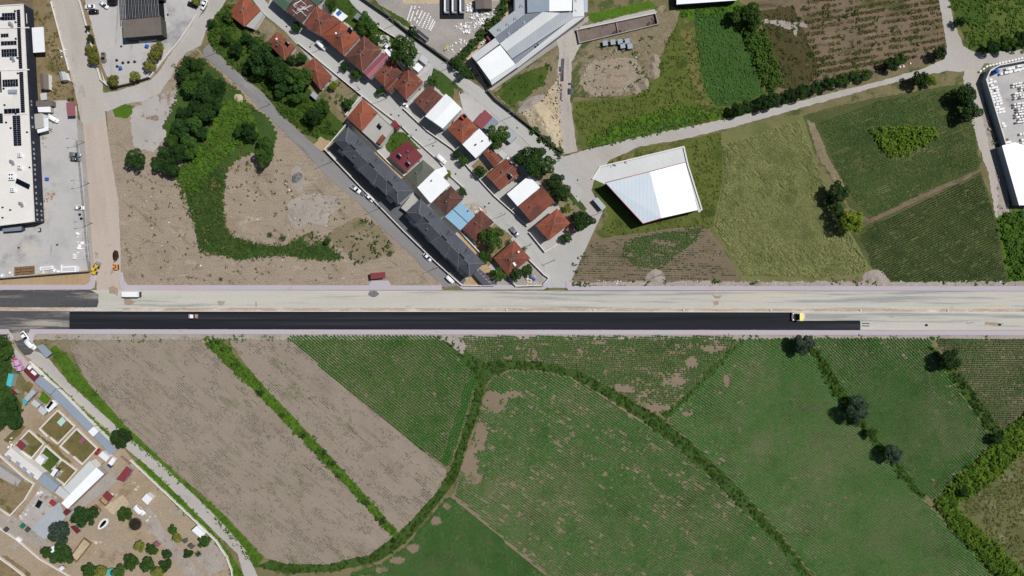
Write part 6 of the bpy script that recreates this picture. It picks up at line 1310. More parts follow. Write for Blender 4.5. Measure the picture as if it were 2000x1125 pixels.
# --- slabs, rubble and silos in the stone yard
LB = 'white marble slab set out in slanting rows in the stone yard'
for r_, (x0, y0, x1, y1, n) in enumerate(((804, 14, 796, 39, 8), (811, 14, 802, 41, 9), (819, 15, 808, 43, 9), (824, 23, 814, 45, 8), (830, 27, 818, 50, 8), (837, 28, 825, 54, 8), (841, 34, 832, 56, 7), (846, 40, 838, 57, 6), (849, 44, 841, 60, 6))):
    for k in range(n):
        t = k / (n - 1)
        if rr.random() < .86: block(LB, x0 + (x1 - x0) * t, y0 + (y1 - y0) * t, 2.2, 2.6 + .8 * rr.random(), 20, .4, 'marble slabs in rows in the stone yard', name='marble_slab', cat='marble slab')
rocks('scattered heap of broken white marble pieces in the stone yard', [[(910, 8), (922, 6), (926, 22), (962, 20), (970, 14), (964, 30), (950, 44), (935, 52), (915, 68), (902, 62), (884, 52), (900, 46), (918, 40), (914, 28)]], 'marble', 2.6, .12, .5, 'marble_rubble', 'marble rubble', 3, .25, gap=.3)
rocks('small debris below the heap of broken marble', [[(898, 76), (915, 72), (918, 84), (905, 96), (880, 108), (862, 100), (880, 88)]], 'rubble', .7, .15, .5, 'debris', 'debris', 5)
rocks('blue and white scraps on the heap of broken marble', [[(926, 22), (936, 22), (936, 32), (928, 32)], [(910, 38), (920, 38), (920, 44), (912, 44)], [(904, 80), (914, 80), (914, 86), (904, 86)]], 'blue', .25, .25, .6, 'scraps', 'debris', 9)
for i, x in enumerate((873, 888, 903)):
    lb = ['left', 'middle', 'right'][i] + ' of three white and grey cutting frames on the black yard platform'
    r_ = empty('stone_saw', W(x, 12), lb, 'stone saw', 'stone saws on the black platform')
    mb = MB(); mb.box((-.6, .6, 1.3), (.9, 7.4, 1.4)); mb.build('saw_bed', [M['white']], r_)
    mb = MB(); mb.box((.45, .6, 1.5), (1.1, 6.6, 1.7))
    for k in range(8): mb.box((.45, -2.4 + k * .85, 2.42), (1.2, .14, .14))
    mb.build('frame', [M['steelgrey']], r_)
    mb = MB(); mb.box((0, -3.3, 1.2), (2.0, .9, 1.2)); mb.build('motor_housing', [M['silver']], r_)
mb = MB(); w = W(883, 18); mb.box((w.x, w.y, .35), (10.2, 8.4, .5)); tag(mb.build('platform', [M['black']]), 'black platform under the three cutting frames in the stone yard', 'platform')
shed('rusty brown shed at the top edge beside the heap of broken marble', [(928, -6), (929, 18), (961, 17), (960, -6)], 2.8, 'brownroof', 'darkwall', 'gable', .6)
shed('white tent roof at the left end of the stone yard wall', [(799, 56), (806, 64), (813, 56), (805, 49)], 2.6, 'sheet_bright', open_=True, name='tent', cat='tent')
shed('long black canopy strip beside the white tent in the stone yard', [(812, 61), (835, 79), (838, 75), (816, 57)], 2.2, 'black_tile', open_=True, name='canopy', cat='canopy')
shed('maroon box roof at the end of the warehouse beside the sand verge', [(950, 72), (956, 80), (962, 75), (957, 67)], 2.4, 'sheet_crimson', 'sheet_maroon', 'flat', 0, 'container', 'container')
for x, y, m_, lb in ((870, 96, 'sheet_grey', 'grey box lying next to the yellow one in the stone yard'), (874, 94, 'yellow', 'yellow box in the lower corner of the stone yard')): block(lb, x, y, 3.4, 6.5, 25, .7, None, name='box', m=m_, cat='box')
for i, (x, y) in enumerate(((942, 86), (945, 83), (948, 80))): block('white sack bin in the short row beside the maroon box', x, y, 2.4, 2.8, -40, .9, 'white bins by the maroon box', name='bin', m='white', cat='bin')
# grey pallets, pipes and piles near the basin
for x, y, lb in ((1181, 87, 'grey topped stack standing alone left of the four clustered stacks'), (1196, 85, 'grey topped stack second from the left near the basin'), (1210, 84, 'upper left of the clustered grey topped stacks near the basin'), (1224, 83, 'upper right of the clustered grey topped stacks near the basin'), (1215, 92, 'lower left of the clustered grey topped stacks near the basin'), (1229, 93, 'lower right of the clustered grey topped stacks near the basin')):
    r_ = empty('block_stack', W(x, y), lb, 'stack', 'grey topped stacks near the basin'); mb = MB(); mb.box((0, 0, .9), (1.9, 2.0, 1.6), .15); mb.build('stack', [M['darkwall']], r_); mb = MB(); mb.box((0, 0, 1.75), (2.1, 2.2, .1), .15); mb.build('cover', [M['sheet_slate']], r_)
for (x0, y0, x1, y1, w_, lb) in ((1098, 115, 1096, 159, .55, 'longest dark pipe lying on the dirt track'), (1095, 168, 1094, 196, .3, 'thin dark pipe below the longest pipe on the dirt track'), (1093, 131, 1093, 140, .5, 'short dark pipe piece left of the longest pipe'), (1090, 148, 1089, 166, .22, 'thin dark rod left of the longest pipe')):
    a, b = W(x0, y0), W(x1, y1); mb = MB(); mb.tube([(a.x, a.y, .1 + w_ / 2), (b.x, b.y, .1 + w_ / 2)], w_ / 2, 8); mb.tube([(a.x + w_ * 1.3, a.y, .1 + w_ / 2), (b.x + w_ * 1.3, b.y, .1 + w_ / 2)], w_ / 2, 8); tag(mb.build('pipe', [M['steelgrey']]), lb, 'pipe')
for x, y, n in ((1115, 180, 6), (1116, 165, 2)):
    for k in range(n): a = W(x - 6, y - n * 1.0 + k * 2); mb = MB(); mb.tube([(a.x, a.y, .35), (a.x + 2.4, a.y - .1, .35)], .2, 8); tag(mb.build('pipe', [M['steelgrey']]), 'short dark pipe in the %s pile beside the dirt track' % ('larger lower' if n == 6 else 'small upper'), 'pipe', 'short pipes beside the dirt track')
for x, y in ((1095, 145), (1096, 166)): mb = MB(); w = W(x, y); mb.box((w.x, w.y, .4), (.7, .8, .5), .4); mb.cyl((w.x, w.y, .7), .2, .2, 8); tag(mb.build('pump', [M['red']]), 'red machine part at the %s end of the longest dark pipe' % ('middle of the upper' if y < 150 else 'lower'), 'machine')
for i, (x, y, rx, ry, h, lb) in enumerate(((1278, 115, 12, 12, 1.5, 'topmost of the five round soil heaps at the meadow edge'), (1275, 128, 12, 11, 1.4, 'second round soil heap from the top at the meadow edge'), (1276, 143, 13, 12, 1.6, 'largest middle soil heap at the meadow edge'), (1258, 163, 12, 12, 1.5, 'fourth soil heap from the top at the meadow edge'), (1240, 176, 11, 10, 1.4, 'lowest leftmost soil heap at the meadow edge'))): heap(lb, x, y, rx, ry, h, 'lot', 0, 'soil_heap', seed=i)
heap('pale sandy heap beside the dirt track above the junction', 1062, 240, 50, 24, 2.4, 'sand', 58, 'sand_heap', seed=9)
heap('grey gravel tongue at the upper end of the sandy heap', 1038, 202, 30, 11, 1.2, 'lotgrey', -35, 'gravel_heap', seed=11)
heap('small dark grey gravel heap in the middle of the earth lot', 580, 347, 12, 8, 1.1, 'darkstone', -40, 'gravel_heap', seed=4)
heap('broad low earth mound on the weedy lot below the basin', 1195, 155, 46, 28, 1.0, 'lot', -15, 'earth_mound', seed=15)
heap('wide pale rubble bank in the middle of the earth lot', 606, 412, 44, 26, .7, 'lotgrey', 8, 'rubble_bank', seed=5)
heap('pale earth heap at the edge of the grove beside the lane', 466, 192, 10, 8, 1.0, 'sand', 30, 'soil_heap', seed=6)
heap('half round soil heap above the pink footway, below the white hall', 1280, 541, 18, 13, 1.0, 'lotgrey', 0, 'soil_heap', seed=7)
heap('half round grey soil heap above the pink footway at the right', 1708, 543, 22, 15, 1.1, 'lotgrey', 0, 'soil_heap', seed=8)
heap('dark mound standing in for the dug hole on the wide dirt road beside the orange excavator', 226, 500, 6, 11, .8, 'darkearth', 0, 'soil_heap', seed=12)  # mound stands in for the dug hole, its dark inside given by colour
rocks('pale stones along the top verge of the main road', [[(1110, 547), (2000, 548), (2000, 556), (1110, 556)]], 'rubble', .25, .08, .3, 'loose_stones', 'stones', 12)
rocks('pale stones on the bare earth lot', [[(240, 300), (360, 360), (400, 500), (560, 500), (700, 520), (820, 550), (250, 552)], [(440, 330), (520, 300), (640, 400), (680, 460), (560, 470), (450, 430)]], 'rubble', .05, .08, .3, 'loose_stones', 'stones', 13, gap=.45)
rocks('stones and litter along the upper edge of the gravel road', [[(1600, 172), (1690, 150), (1692, 156), (1604, 180)], [(1755, 128), (1785, 122), (1785, 132), (1758, 136)]], 'marble', .5, .12, .4, 'roadside_litter', 'litter', 14)
rocks('dark stones on the dirt bank below the merchant wall', [[(1922, 225), (1936, 230), (1960, 340), (1968, 418), (1948, 424), (1945, 330)]], 'lotgrey', .5, .15, .6, 'loose_stones', 'stones', 15, gap=.4)
rocks('clods and stones on the pale sandy heap and bank', [[(1014, 214), (1060, 195), (1092, 150), (1102, 180), (1096, 250), (1100, 292), (1075, 272)]], 'sand', 1.2, .1, .5, 'loose_stones', 'stones', 41, .6, gap=.35)
rocks('clods on the weedy rubble lot below the basin', [[(1130, 110), (1250, 90), (1262, 150), (1236, 180), (1150, 188)]], 'lotgrey', .7, .1, .45, 'loose_stones', 'stones', 42, gap=.4)
rocks('pale rubble on the bank in the middle of the earth lot', [[(565, 398), (625, 376), (662, 386), (664, 402), (605, 442), (576, 444)]], 'lotgrey', 1.0, .08, .35, 'loose_stones', 'stones', 43, .3, gap=.4)
rocks('stones along the narrow median of the main road', [[(250, 602), (2000, 604), (2000, 607), (250, 606)]], 'rubble', .4, .05, .16, 'loose_stones', 'stones', 16, zmax=.22, gap=.3)
# --- factory yard fence, pallets
fence('thin metal fence along the right side of the factory yard', [(152, 276), (158, 330), (166, 420), (172, 500), (177, 530)], 1.5)
fence('green rail fence along the meadow beside the gravel road', [(1140, 292), (1200, 278), (1280, 254), (1354, 236)], 1.0, 'green')
wall('dark wall along the lower side of the factory yard', [(-6, 545), (60, 540), (120, 535), (177, 531)], 1.8, .3, 'darkwall', cop='darkwall', pier=0)
wall('pale wall on the left side of the top car yard', [(157, 2), (170, 50), (180, 88), (186, 106)], 1.0, pier=0)
wall('pale wall round the lower corner of the top car yard', [(192, 134), (198, 156), (212, 168)], 1.0, pier=0)
wall('dark wall at the bottom of the top car yard', [(226, 172), (260, 164), (294, 153)], 1.6, .3, 'darkwall', cop='darkwall', pier=0)
wall('pale wall on the right side of the top car yard', [(294, 153), (326, 112), (352, 82), (372, 52), (386, 30)], 1.2, pier=0)
wall('white kerb wall on the left of the wide dirt road beside the dry strip', [(101, 4), (113, 48), (125, 95), (136, 138)], .7, .35, pier=0)
for i in range(3):
    for j in range(6): block('brown pallet stack in the block of pallets at the bottom of the factory yard', 34 + j * 6.3, 524 + i * 5.5 - j * .5, 5.4, 4.6, -5, .6 + .5 * rr.random(), 'pallet stacks', name='pallet_stack', m='wood', cat='pallet stack')
rocks('white stone offcuts piled along the fence and bottom wall of the factory yard', [[(148, 452), (168, 450), (172, 505), (155, 505)], [(4, 534), (30, 530), (30, 542), (4, 544)], [(80, 522), (122, 518), (120, 532), (72, 534)], [(110, 95), (126, 90), (128, 112), (114, 112)]], 'marble', .6, .15, .7, 'stone_offcuts', 'stone offcuts', 17, .2, gap=.4)
rocks('orange brown rubble beside the factory wall', [[(86, 376), (108, 372), (108, 384), (95, 400), (88, 440), (84, 410)], [(82, 266), (96, 270), (92, 290), (84, 285)]], 'tan', .9, .15, .5, 'rubble', 'rubble', 18)
for (x, y, w_, h_, a, lb, m_, nm) in ((139, 526, 30, 12, -3, 'white and grey open box trailer at the bottom of the factory yard', 'white', 'box_trailer'), (93, 524, 25, 7, -8, 'white slab pile left of the open box trailer', 'white', 'slab_pile'), (147, 501, 4, 10, 0, 'narrow white box standing by the factory yard fence', 'white', 'storage_box'), (93, 350, 6, 6, 0, 'small blue and yellow machine beside the factory wall', 'blue', 'machine'), (79, 449, 4, 8, 0, 'dark green bin near the lower corner of the factory', 'darkwall', 'bin'), (290, 80, 34, 4, -6, 'row of white and blue sacks below the brown flat roof', 'white', 'sack_row'), (288, 91, 6, 6, 20, 'bright blue sheet folded in the top car yard', 'blue', 'tarpaulin')): 
    r_ = empty(nm, W(x, y), lb, nm.replace('_', ' ')); mb = MB(); hh = 1.6 if 'trailer' in nm else .8; mb.box((0, 0, .1 + hh / 2), (w_ * S, h_ * S, hh), -math.radians(a)); mb.build('body', [M[m_]], r_)
    mb = MB(); mb.box((0, 0, .12 + hh), (w_ * S * .8, h_ * S * .6, .08), -math.radians(a)); mb.build('cover', [M['sheet_light' if m_ != 'blue' else 'blue']], r_)
    if 'trailer' in nm:
        for i in (-1, 1):
            for j in (-1, 1): wheel(r_, i * 2.2, j * 1.1, .4)
for i, (x, y) in enumerate(((229, 118), (241, 123), (252, 122), (264, 121), (230, 130))):
    mb = MB(); 
    for k in range(3): mb.cyl((0, 0, .14 + k * .24), .45, .22, 14)
    o = mb.build('tyre_stack', [M['tyre']]); o.location = W(x, y); tag(o, 'dark round tyre pile in the small ring of five in the top car yard', 'tyre pile', 'tyre piles in the top car yard')
mb = MB(); w = W(237, 134); mb.box((w.x, w.y, .6), (.9, 1.2, 1.0), .2); mb.box((w.x, w.y, 1.14), (1.0, 1.3, .08), .2); tag(mb.build('drum_crate', [M['blue']]), 'small blue crate beside the ring of tyre piles', 'crate')
# ------------------------------------------------------------- vehicles
GC = 'parked cars'
car('white van with a dark rear window beside the L shaped canopy', 105, 232, 33, 'van', 'white', GC, 'van', 'parked_van')
car('pale silver pickup, upper of two vehicles parked at the factory fence', 147, 302, 2, 'pickup', 'silver', GC, 'pickup', 'parked_pickup')
car('grey blue car parked just below the silver pickup at the factory fence', 147, 311, 5, 'sedan', 'steelgrey', GC)
car('white car alone at the right side of the factory yard', 154, 406, 2, 'sedan', 'white', GC)
car('white car parked above a black one in the top car yard', 175, 13, 178, 'sedan', 'white', GC)
car('black car parked just below a white one in the top car yard', 182, 23, 176, 'sedan', 'black', GC)
car('white car standing diagonally in the top car yard', 203, 9, 38, 'sedan', 'white', GC)
car('grey brown car parked upright beside the planting strip of the top car yard', 202, 112, 84, 'sedan', 'taupe', GC)
car('white car beside the olive tree at the top, on the dirt track', 398, 9, 115, 'sedan', 'white', GC)
car('black car half under the olive tree at the top', 376, 9, 20, 'sedan', 'black', GC)
car('white pickup first in the line on the narrow lane beside the upper black roof', 695, 369, 40, 'pickup', 'white', GC, 'pickup', 'parked_pickup')
car('white car on the narrow lane just below the pickup and trailer', 722, 386, 45, 'sedan', 'white', GC)
car('white car parked on the narrow lane beside the lower black roof', 835, 502, 46, 'sedan', 'white', GC)
car('white car where the narrow lane meets the main road', 879, 546, 44, 'van', 'white', GC, s_=.85)
car('white car with dark windows on the asphalt mouth at lower left', 49, 658, 55, 'sedan', 'white', GC, s_=1.2)
car('white van behind the car at the lower left, next to the grey roofed shelter', 61, 673, 45, 'van', 'white', GC, 'van', 'parked_van', 1.1)
car('white car in the yard behind the small white flat box of the upper row', 757, 93, 50, 'sedan', 'white', GC)
car('grey pickup on the street beside the bottom red hipped roof', 1005, 453, 52, 'pickup', 'silver', GC, 'pickup', 'parked_pickup')
car('white van on the street beside the grey green roof', 862, 311, 42, 'van', 'white', GC, 'van', 'parked_van', 1.05)
car('white van on the street under the biggest pyramid roof', 628, 89, 40, 'van', 'white', GC, 'van', 'parked_van', 1.05)
car('small white car in the shade at the foot of the bright white side wall', 790, 204, 40, 'sedan', 'white', GC, s_=.8)
car('white van in the farm yard beside the dark round pit', 273, 996, 45, 'van', 'white', GC, 'van', 'parked_van', 1.15)
car('small red and black car in the farm beside the fenced pens', 190, 883, 130, 'sedan', 'red', GC, s_=.8)
# trailer behind the pickup on the lane
r_ = empty('car_trailer', W(708, 377), 'small grey trailer between the two white vehicles on the narrow lane', 'trailer', rz=-.7); mb = MB(); mb.box((0, 0, .65), (2.6, 1.5, .4)); mb.build('load_bed', [M['steelgrey']], r_); mb = MB(); mb.tube([(-1.3, 0, .5), (-2.1, 0, .5)], .05, 6); mb.build('drawbar', [M['steelgrey']], r_)
for k in (-1, 1): wheel(r_, 0, k * .8)
# white tanker truck
r_ = empty('white_truck', W(257, 575, 1.2), 'long white truck standing on the pale road base beside the junction', 'truck', rz=math.pi); r_.location.z = .16
mb = MB(); mb.loft([ring(-3.5, 1.15, .9, 3.0, .15), ring(2.0, 1.15, .9, 3.0, .15)]); mb.build('cargo_box', [M['white']], r_)
mb = MB(); mb.loft([ring(2.15, 1.1, .5, 2.6, .15), ring(3.4, 1.1, .5, 2.6, .2), ring(3.85, 1.05, .5, 1.7, .2)]); cb = mb.build('cab', [M['white']], r_); mb = MB(); mb.loft([ring(3.42, .95, 1.75, 2.45, .05), ring(3.8, .95, 1.6, 1.75, .05)]); mb.build('windscreen', [M['glass']], cb)
mb = MB(); mb.box((-.2, 0, .7), (7.4, .9, .3)); mb.box((-3.75, 0, 1.0), (.4, 2.2, 1.0)); mb.build('chassis', [M['black']], r_)
for x in (-2.6, -1.5, 2.8):
    for k in (-1, 1): wheel(r_, x, k * .95, .48, .3)
lamps(r_, 3.86, .75, .8)
# blue and white farm truck
r_ = empty('farm_truck', W(222, 902), 'small truck with a white box and navy blue cab in the farm yard', 'truck', rz=math.radians(235)); mb = MB(); mb.loft([ring(-2.4, .95, .7, 2.2, .1), ring(.7, .95, .7, 2.2, .1)]); mb.build('cargo_box', [M['sheet_white']], r_)
mb = MB(); mb.loft([ring(.85, .9, .4, 1.9, .12), ring(1.8, .9, .4, 1.9, .15), ring(2.4, .85, .4, 1.2, .15)]); cb = mb.build('cab', [M['navyblue']], r_); mb = MB(); mb.loft([ring(1.85, .75, 1.25, 1.8, .04), ring(2.2, .75, 1.15, 1.3, .04)]); mb.build('windscreen', [M['glass']], cb)
for x in (-1.5, 1.5):
    for k in (-1, 1): wheel(r_, x, k * .8, .38)
# tandem roller
r_ = empty('road_roller', W(380, 617.5), 'small road roller with a white canopy and reddish ends on the fresh black asphalt', 'road roller'); r_.location.z = .17
for k in (-1, 1): mb = MB(); mb.cyl((k * 1.35, 0, .55), .55, 1.5, 20, 0, 'Y'); mb.build('drum', [M['steelgrey']], r_)
for k in (-1, 1): mb = MB(); mb.loft([ring(k * 1.35 - .6, .85, .85, 1.25, .08), ring(k * 1.35 + .6, .85, .85, 1.2, .08)]); mb.build('drum_frame', [M['roller_frame']], r_)
mb = MB(); mb.box((0, 0, .9), (1.3, 1.2, .8)); mb.build('chassis', [M['black']], r_)
mb = MB(); mb.box((-.15, 0, 2.35), (1.5, 1.5, .1)); mb.build('canopy', [M['white']], r_)
for i in (-1, 1):
    for j in (-1, 1): mb = MB(); mb.box((-.15 + i * .65, j * .65, 1.75), (.07, .07, 1.15)); mb.build('post', [M['steelgrey']], r_)
mb = MB(); mb.box((-.2, 0, 1.45), (.5, .5, .3)); mb.box((-.42, 0, 1.75), (.1, .5, .45)); mb.build('seat', [M['black']], r_)
# asphalt paver
r_ = empty('asphalt_paver', W(1559, 618.5, .8), 'yellow asphalt paver at the end of the fresh black asphalt', 'paver'); r_.location.z = .17
mb = MB(); mb.loft([ring(-.6, 1.2, .5, 1.9, .12), ring(1.2, 1.2, .5, 1.7, .12)]); mb.build('body', [M['black']], r_)
mb = MB(); mb.loft([ring(-.25, 1.7, 2.75, 2.9, .04), ring(1.3, 1.7, 2.75, 2.95, .04)]); mb.build('canopy', [M['paleyellow']], r_)
for i in (-.1, 1.15):
    for j in (-1, 1): mb = MB(); mb.box((i, j * 1.1, 2.3), (.08, .08, .95)); mb.build('post', [M['steelgrey']], r_)
for j in (-1, 1):
    mb = MB(); a = Vector((2.05, j * 1.0, 1.0)); mb.box((2.05, j * 1.05, 1.05), (1.4, .1, .7), m=0, M=Matrix.Rotation(j * .5, 3, 'X')); mb.build('hopper_wing', [M['white']], r_)
mb = MB(); mb.box((2.0, 0, .7), (1.3, 1.5, .2)); mb.box((2.7, 0, .6), (.25, 2.4, .3)); mb.build('hopper', [M['silver']], r_)
mb = MB(); mb.box((-2.3, 0, .45), (1.0, 3.6, .5)); mb.box((-1.4, 1.3, .9), (1.6, .15, .25)); mb.box((-1.4, -1.3, .9), (1.6, .15, .25)); mb.build('screed', [M['black']], r_)
mb = MB(); mb.box((-2.6, 0, .85), (.5, 3.3, .08)); mb.build('walkway', [M['steelgrey']], r_)
for k in (-1, 1): mb = MB(); mb.cyl((-2.4, k * 1.3, 1.2), .3, .5, 12); mb.build('end_box', [M['white']], r_)
for k in (-1, 1): mb = MB(); mb.loft([[(x, k * .95 + w, z) for x, z in ((-.9, .1), (-1.1, .35), (-.8, .6), (1.2, .6), (1.5, .35), (1.3, .1))] for w in (-.2, .2)]); mb.build('track', [M['tyre']], r_)
mb = MB(); mb.box((.1, .6, 1.95), (.5, .5, .5)); mb.build('seat', [M['black']], r_)
# wheel loader
r_ = empty('wheel_loader', W(189, 526), 'yellow wheel loader by the left corner of the pink footway', 'wheel loader', rz=math.radians(70)); 
mb = MB(); mb.loft([ring(-2.2, .8, .7, 1.7, .15), ring(-.6, .85, .7, 1.9, .15)]); mb.build('engine_hood', [M['yellow']], r_)
mb = MB(); mb.box((.9, 0, .95), (1.9, 1.0, .6)); mb.build('front_frame', [M['yellow']], r_)
mb = MB(); mb.loft([ring(-.5, .65, 1.3, 2.7, .1), ring(.5, .65, 1.3, 2.7, .12)]); cb = mb.build('cab', [M['glass']], r_); mb = MB(); mb.box((0, 0, 2.76), (1.2, 1.4, .1)); mb.build('cab_roof', [M['yellow']], cb)
mb = MB()
for k in (-1, 1): mb.tube([(.7, k * .45, 1.5), (1.9, k * .5, 1.2), (2.5, k * .5, .6)], .13, 6)
mb.build('lift_arm', [M['yellow']], r_)
mb = MB(); mb.loft([[(x, y, z) for x, z in ((2.4, .2), (3.3, .15), (3.3, .25), (2.6, .35), (2.5, 1.1), (2.4, 1.1))] for y in (-1.2, 1.2)]); mb.build('bucket', [M['frame']], r_)
for x in (-1.4, 1.2):
    for k in (-1, 1): wheel(r_, x, k * .95, .62, .45)
# small orange excavator
r_ = empty('mini_excavator', W(229, 522), 'small orange excavator digging at the right side of the wide dirt road', 'excavator', rz=math.radians(95))
for k in (-1, 1): mb = MB(); mb.loft([[(x, k * .65 + w, z) for x, z in ((-1.0, .1), (-1.2, .3), (-1.0, .5), (1.0, .5), (1.2, .3), (1.0, .1))] for w in (-.17, .17)]); mb.build('track', [M['tyre']], r_)
mb = MB(); mb.loft([ring(-1.2, .7, .65, 1.4, .15), ring(.3, .75, .65, 1.4, .15)]); mb.build('body', [M['orange']], r_)
mb = MB(); mb.loft([ring(-.3, .4, 1.4, 2.3, .08), ring(.5, .4, 1.2, 2.3, .08)]); cb = mb.build('cab', [M['glass']], r_); mb = MB(); mb.box((.1, 0, 2.35), (1.0, .9, .09)); mb.build('cab_roof', [M['orange']], cb)
mb = MB(); mb.tube([(.4, .3, 1.2), (1.5, .3, 2.2), (2.4, .3, 1.9), (2.7, .3, .9)], [.14, .13, .11, .09], 8); mb.build('boom', [M['orange']], r_)
mb = MB(); mb.loft([[(x, y, z) for x, z in ((2.5, .9), (3.0, .8), (3.0, .4), (2.6, .3))] for y in (.0, .6)]); mb.build('bucket', [M['steelgrey']], r_)
# ------------------------------------------------------------- farm in the lower left
shed('grey metal shelter roof at the corner of the gravel track and the road', [(70, 676), (90, 699), (102, 690), (84, 672)], 2.6, 'sheet_slate', open_=True, name='shelter', cat='shelter')
shed('maroon roofed house with white boxes on it, above the long grey roof', [(45, 724), (66, 745), (78, 733), (56, 712)], 3.0, 'sheet_maroon', 'plaster', 'mono', .4, 'farmhouse', 'house')
for x, y, d, lb in ((58.5, 718, (1.5, 1.4, .5), 'square white box lying on the maroon roof'), (67, 728, (2.4, 1.1, .5), 'oblong white and brown box lying on the maroon roof')):
    mb = MB(); w = W(x, y, 3.4); mb.box((w.x, w.y, 3.62), d, -.7); tag(mb.build('roof_box', [M['white']]), lb, 'box')
shed('long narrow grey roof along the gravel track, upper section', [(67, 746), (98, 771), (110, 759), (82, 736)], 2.8, 'sheet_slate', 'plaster', 'mono', .3, 'stable', 'stable')
shed('long narrow grey roof along the gravel track, longest middle section', [(99, 772), (172, 843), (183, 832), (111, 760)], 2.8, 'sheet_slate', 'plaster', 'mono', .3, 'stable', 'stable')
shed('bright white section in the long narrow grey roof', [(172, 843), (182, 853), (193, 843), (183, 833)], 2.85, 'sheet_bright', 'plaster', 'mono', .3, 'stable', 'stable', door=False)
shed('long narrow grey roof along the gravel track, lowest section by the dark tree', [(183, 853), (215, 888), (229, 879), (194, 843)], 2.8, 'sheet_slate', 'plaster', 'mono', .3, 'stable', 'stable')
shed('large lilac playhouse roof near the left edge', [(24, 704), (26, 716), (38, 713), (35, 703)], 2.3, 'sheet_lilac', 'sheet_lilac', 'gable', .4, 'playhouse', 'playhouse')
shed('smaller lilac playhouse roof beside the maroon roof', [(30, 716), (32, 725), (41, 724), (42, 714)], 2.2, 'sheet_lilac', 'sheet_lilac', 'gable', .4, 'playhouse', 'playhouse')
shed('small red slide roof above the lilac playhouses', [(24, 702), (27, 705), (31, 702), (29, 697)], 1.8, 'red', 'sheet_lilac', 'gable', .3, 'playhouse', 'playhouse', door=False)
shed('turquoise roof at the edge of the dark undergrowth', [(12, 752), (21, 756), (28, 732), (18, 729)], 2.4, 'sheet_teal', 'greywall')
shed('small turquoise canvas below the left edge undergrowth', [(43, 780), (48, 793), (54, 785), (48, 778)], 2.0, 'sheet_teal', open_=True, name='canopy', cat='canopy')
shed('small maroon roof between the two turquoise roofs', [(21, 765), (24, 770), (34, 769), (25, 760)], 2.2, 'sheet_maroon', 'greywall')
shed('grey timber roof with a dark slot beside the round lawn', [(48, 778), (54, 784), (71, 766), (64, 760)], 2.5, 'sheet_grey', 'greywall', swap=True)
shed('grey roof with red stripes beside the white trailer', [(60, 788), (72, 797), (80, 790), (68, 780)], 2.4, 'sheet_light', 'greywall')
shed('pale grey roof beside the white trailer', [(74, 802), (85, 812), (94, 802), (80, 792)], 2.4, 'sheet_light', 'greywall')
shed('white roofed wagon with a dark solar top at the corner of the pens', [(88, 795), (95, 806), (112, 790), (104, 781)], 2.6, 'sheet_white', 'plaster', 'mono', .2, 'wagon', 'wagon', swap=True)
mb = MB(); w = W(97, 791, 3); mb.box((w.x, w.y, 2.95), (3.6, 1.2, .08), .9); tag(mb.build('solar_panel', [M['panel']]), 'dark panel lying on the white roofed wagon', 'panel')
shed('mint green roof in the top pen', [(111, 825), (119, 833), (129, 823), (122, 814)], 2.1, 'sheet_mint', 'greywall', name='animal_shelter', cat='animal shelter')
shed('red and grey slatted roof in the right pen', [(153, 863), (160, 868), (168, 859), (162, 853)], 1.9, 'sheet_pink', open_=True, name='animal_shelter', cat='animal shelter')
shed('deep crimson square roof at the left pen', [(31, 870), (42, 880), (51, 870), (40, 859)], 2.3, 'sheet_crimson', 'greywall', name='animal_shelter', cat='animal shelter')
shed('white square roof at the lower pen', [(68, 899), (80, 909), (89, 897), (77, 888)], 2.3, 'sheet_white', 'plaster', name='animal_shelter', cat='animal shelter')
shed('small white and maroon roof between the lower pen and the grey blue roof', [(98, 927), (104, 931), (114, 918), (107, 914)], 2.1, 'sheet_white', 'sheet_maroon', name='animal_shelter', cat='animal shelter')
shed('tiny slate roof on a white base beside the white and maroon roof', [(109, 929), (112, 932), (119, 923), (115, 920)], 1.9, 'sheet_slate', 'plaster', name='animal_shelter', cat='animal shelter')
shed('white square shed roof between the pens and the red farm gate', [(192, 890), (207, 902), (215, 893), (201, 881)], 2.4, 'sheet_white', 'plaster')
shed('upper pale half of the big white barn roof', [(126, 952), (138, 965), (189, 914), (176, 900)], 4.0, 'sheet_light', 'plaster', 'mono', .5, 'barn', 'barn', swap=True)
shed('lower bright half of the big white barn roof', [(121, 982), (132, 994), (203, 926), (189, 913)], 3.8, 'sheet_bright', 'greywall', 'mono', .4, 'barn', 'barn', swap=True)
s_ = shed('long white roof with three grey skylights at the left of the farm', [(8, 888), (73, 938), (84, 924), (22, 874)], 3.2, 'roofmem', 'plaster', 'mono', .3, 'barn', 'barn')
for x, y in ((17, 894), (35, 906), (48, 917), (62, 928)): mb = MB(); w = W(x, y, 3.3) - s_.location; mb.box((w.x, w.y, 3.45), (1.9, 1.7, .35), -.65); mb.build('skylight', [M['sheet_slate']], s_)
shed('blue grey middle roof between the skylight roof and the cream roof', [(73, 939), (104, 962), (116, 948), (86, 924)], 3.2, 'sheet_slate', 'greywall', 'mono', .3, 'barn', 'barn')
shed('cream flat roof between the blue grey roof and the big white barn', [(107, 962), (126, 976), (138, 965), (117, 949)], 3.1, 'sheet_light', 'cream', 'mono', .3, 'barn', 'barn')
shed('pale ruined roof with a turquoise edge at the left edge', [(-6, 930), (34, 951), (42, 938), (-4, 908)], 2.3, 'pad', 'greywall', 'mono', .3, 'ruined_shed', 'shed')
shed('red metal roof in the farm yard below the small truck', [(228, 936), (242, 942), (258, 919), (248, 911)], 2.6, 'sheet_crimson', 'greywall', 'mono', .3, swap=True)
shed('dark red roof of the pen in the middle of the farm yard', [(200, 969), (212, 981), (222, 970), (209, 959)], 2.3, 'sheet_crimson', open_=True, name='pen_shelter', cat='animal shelter')
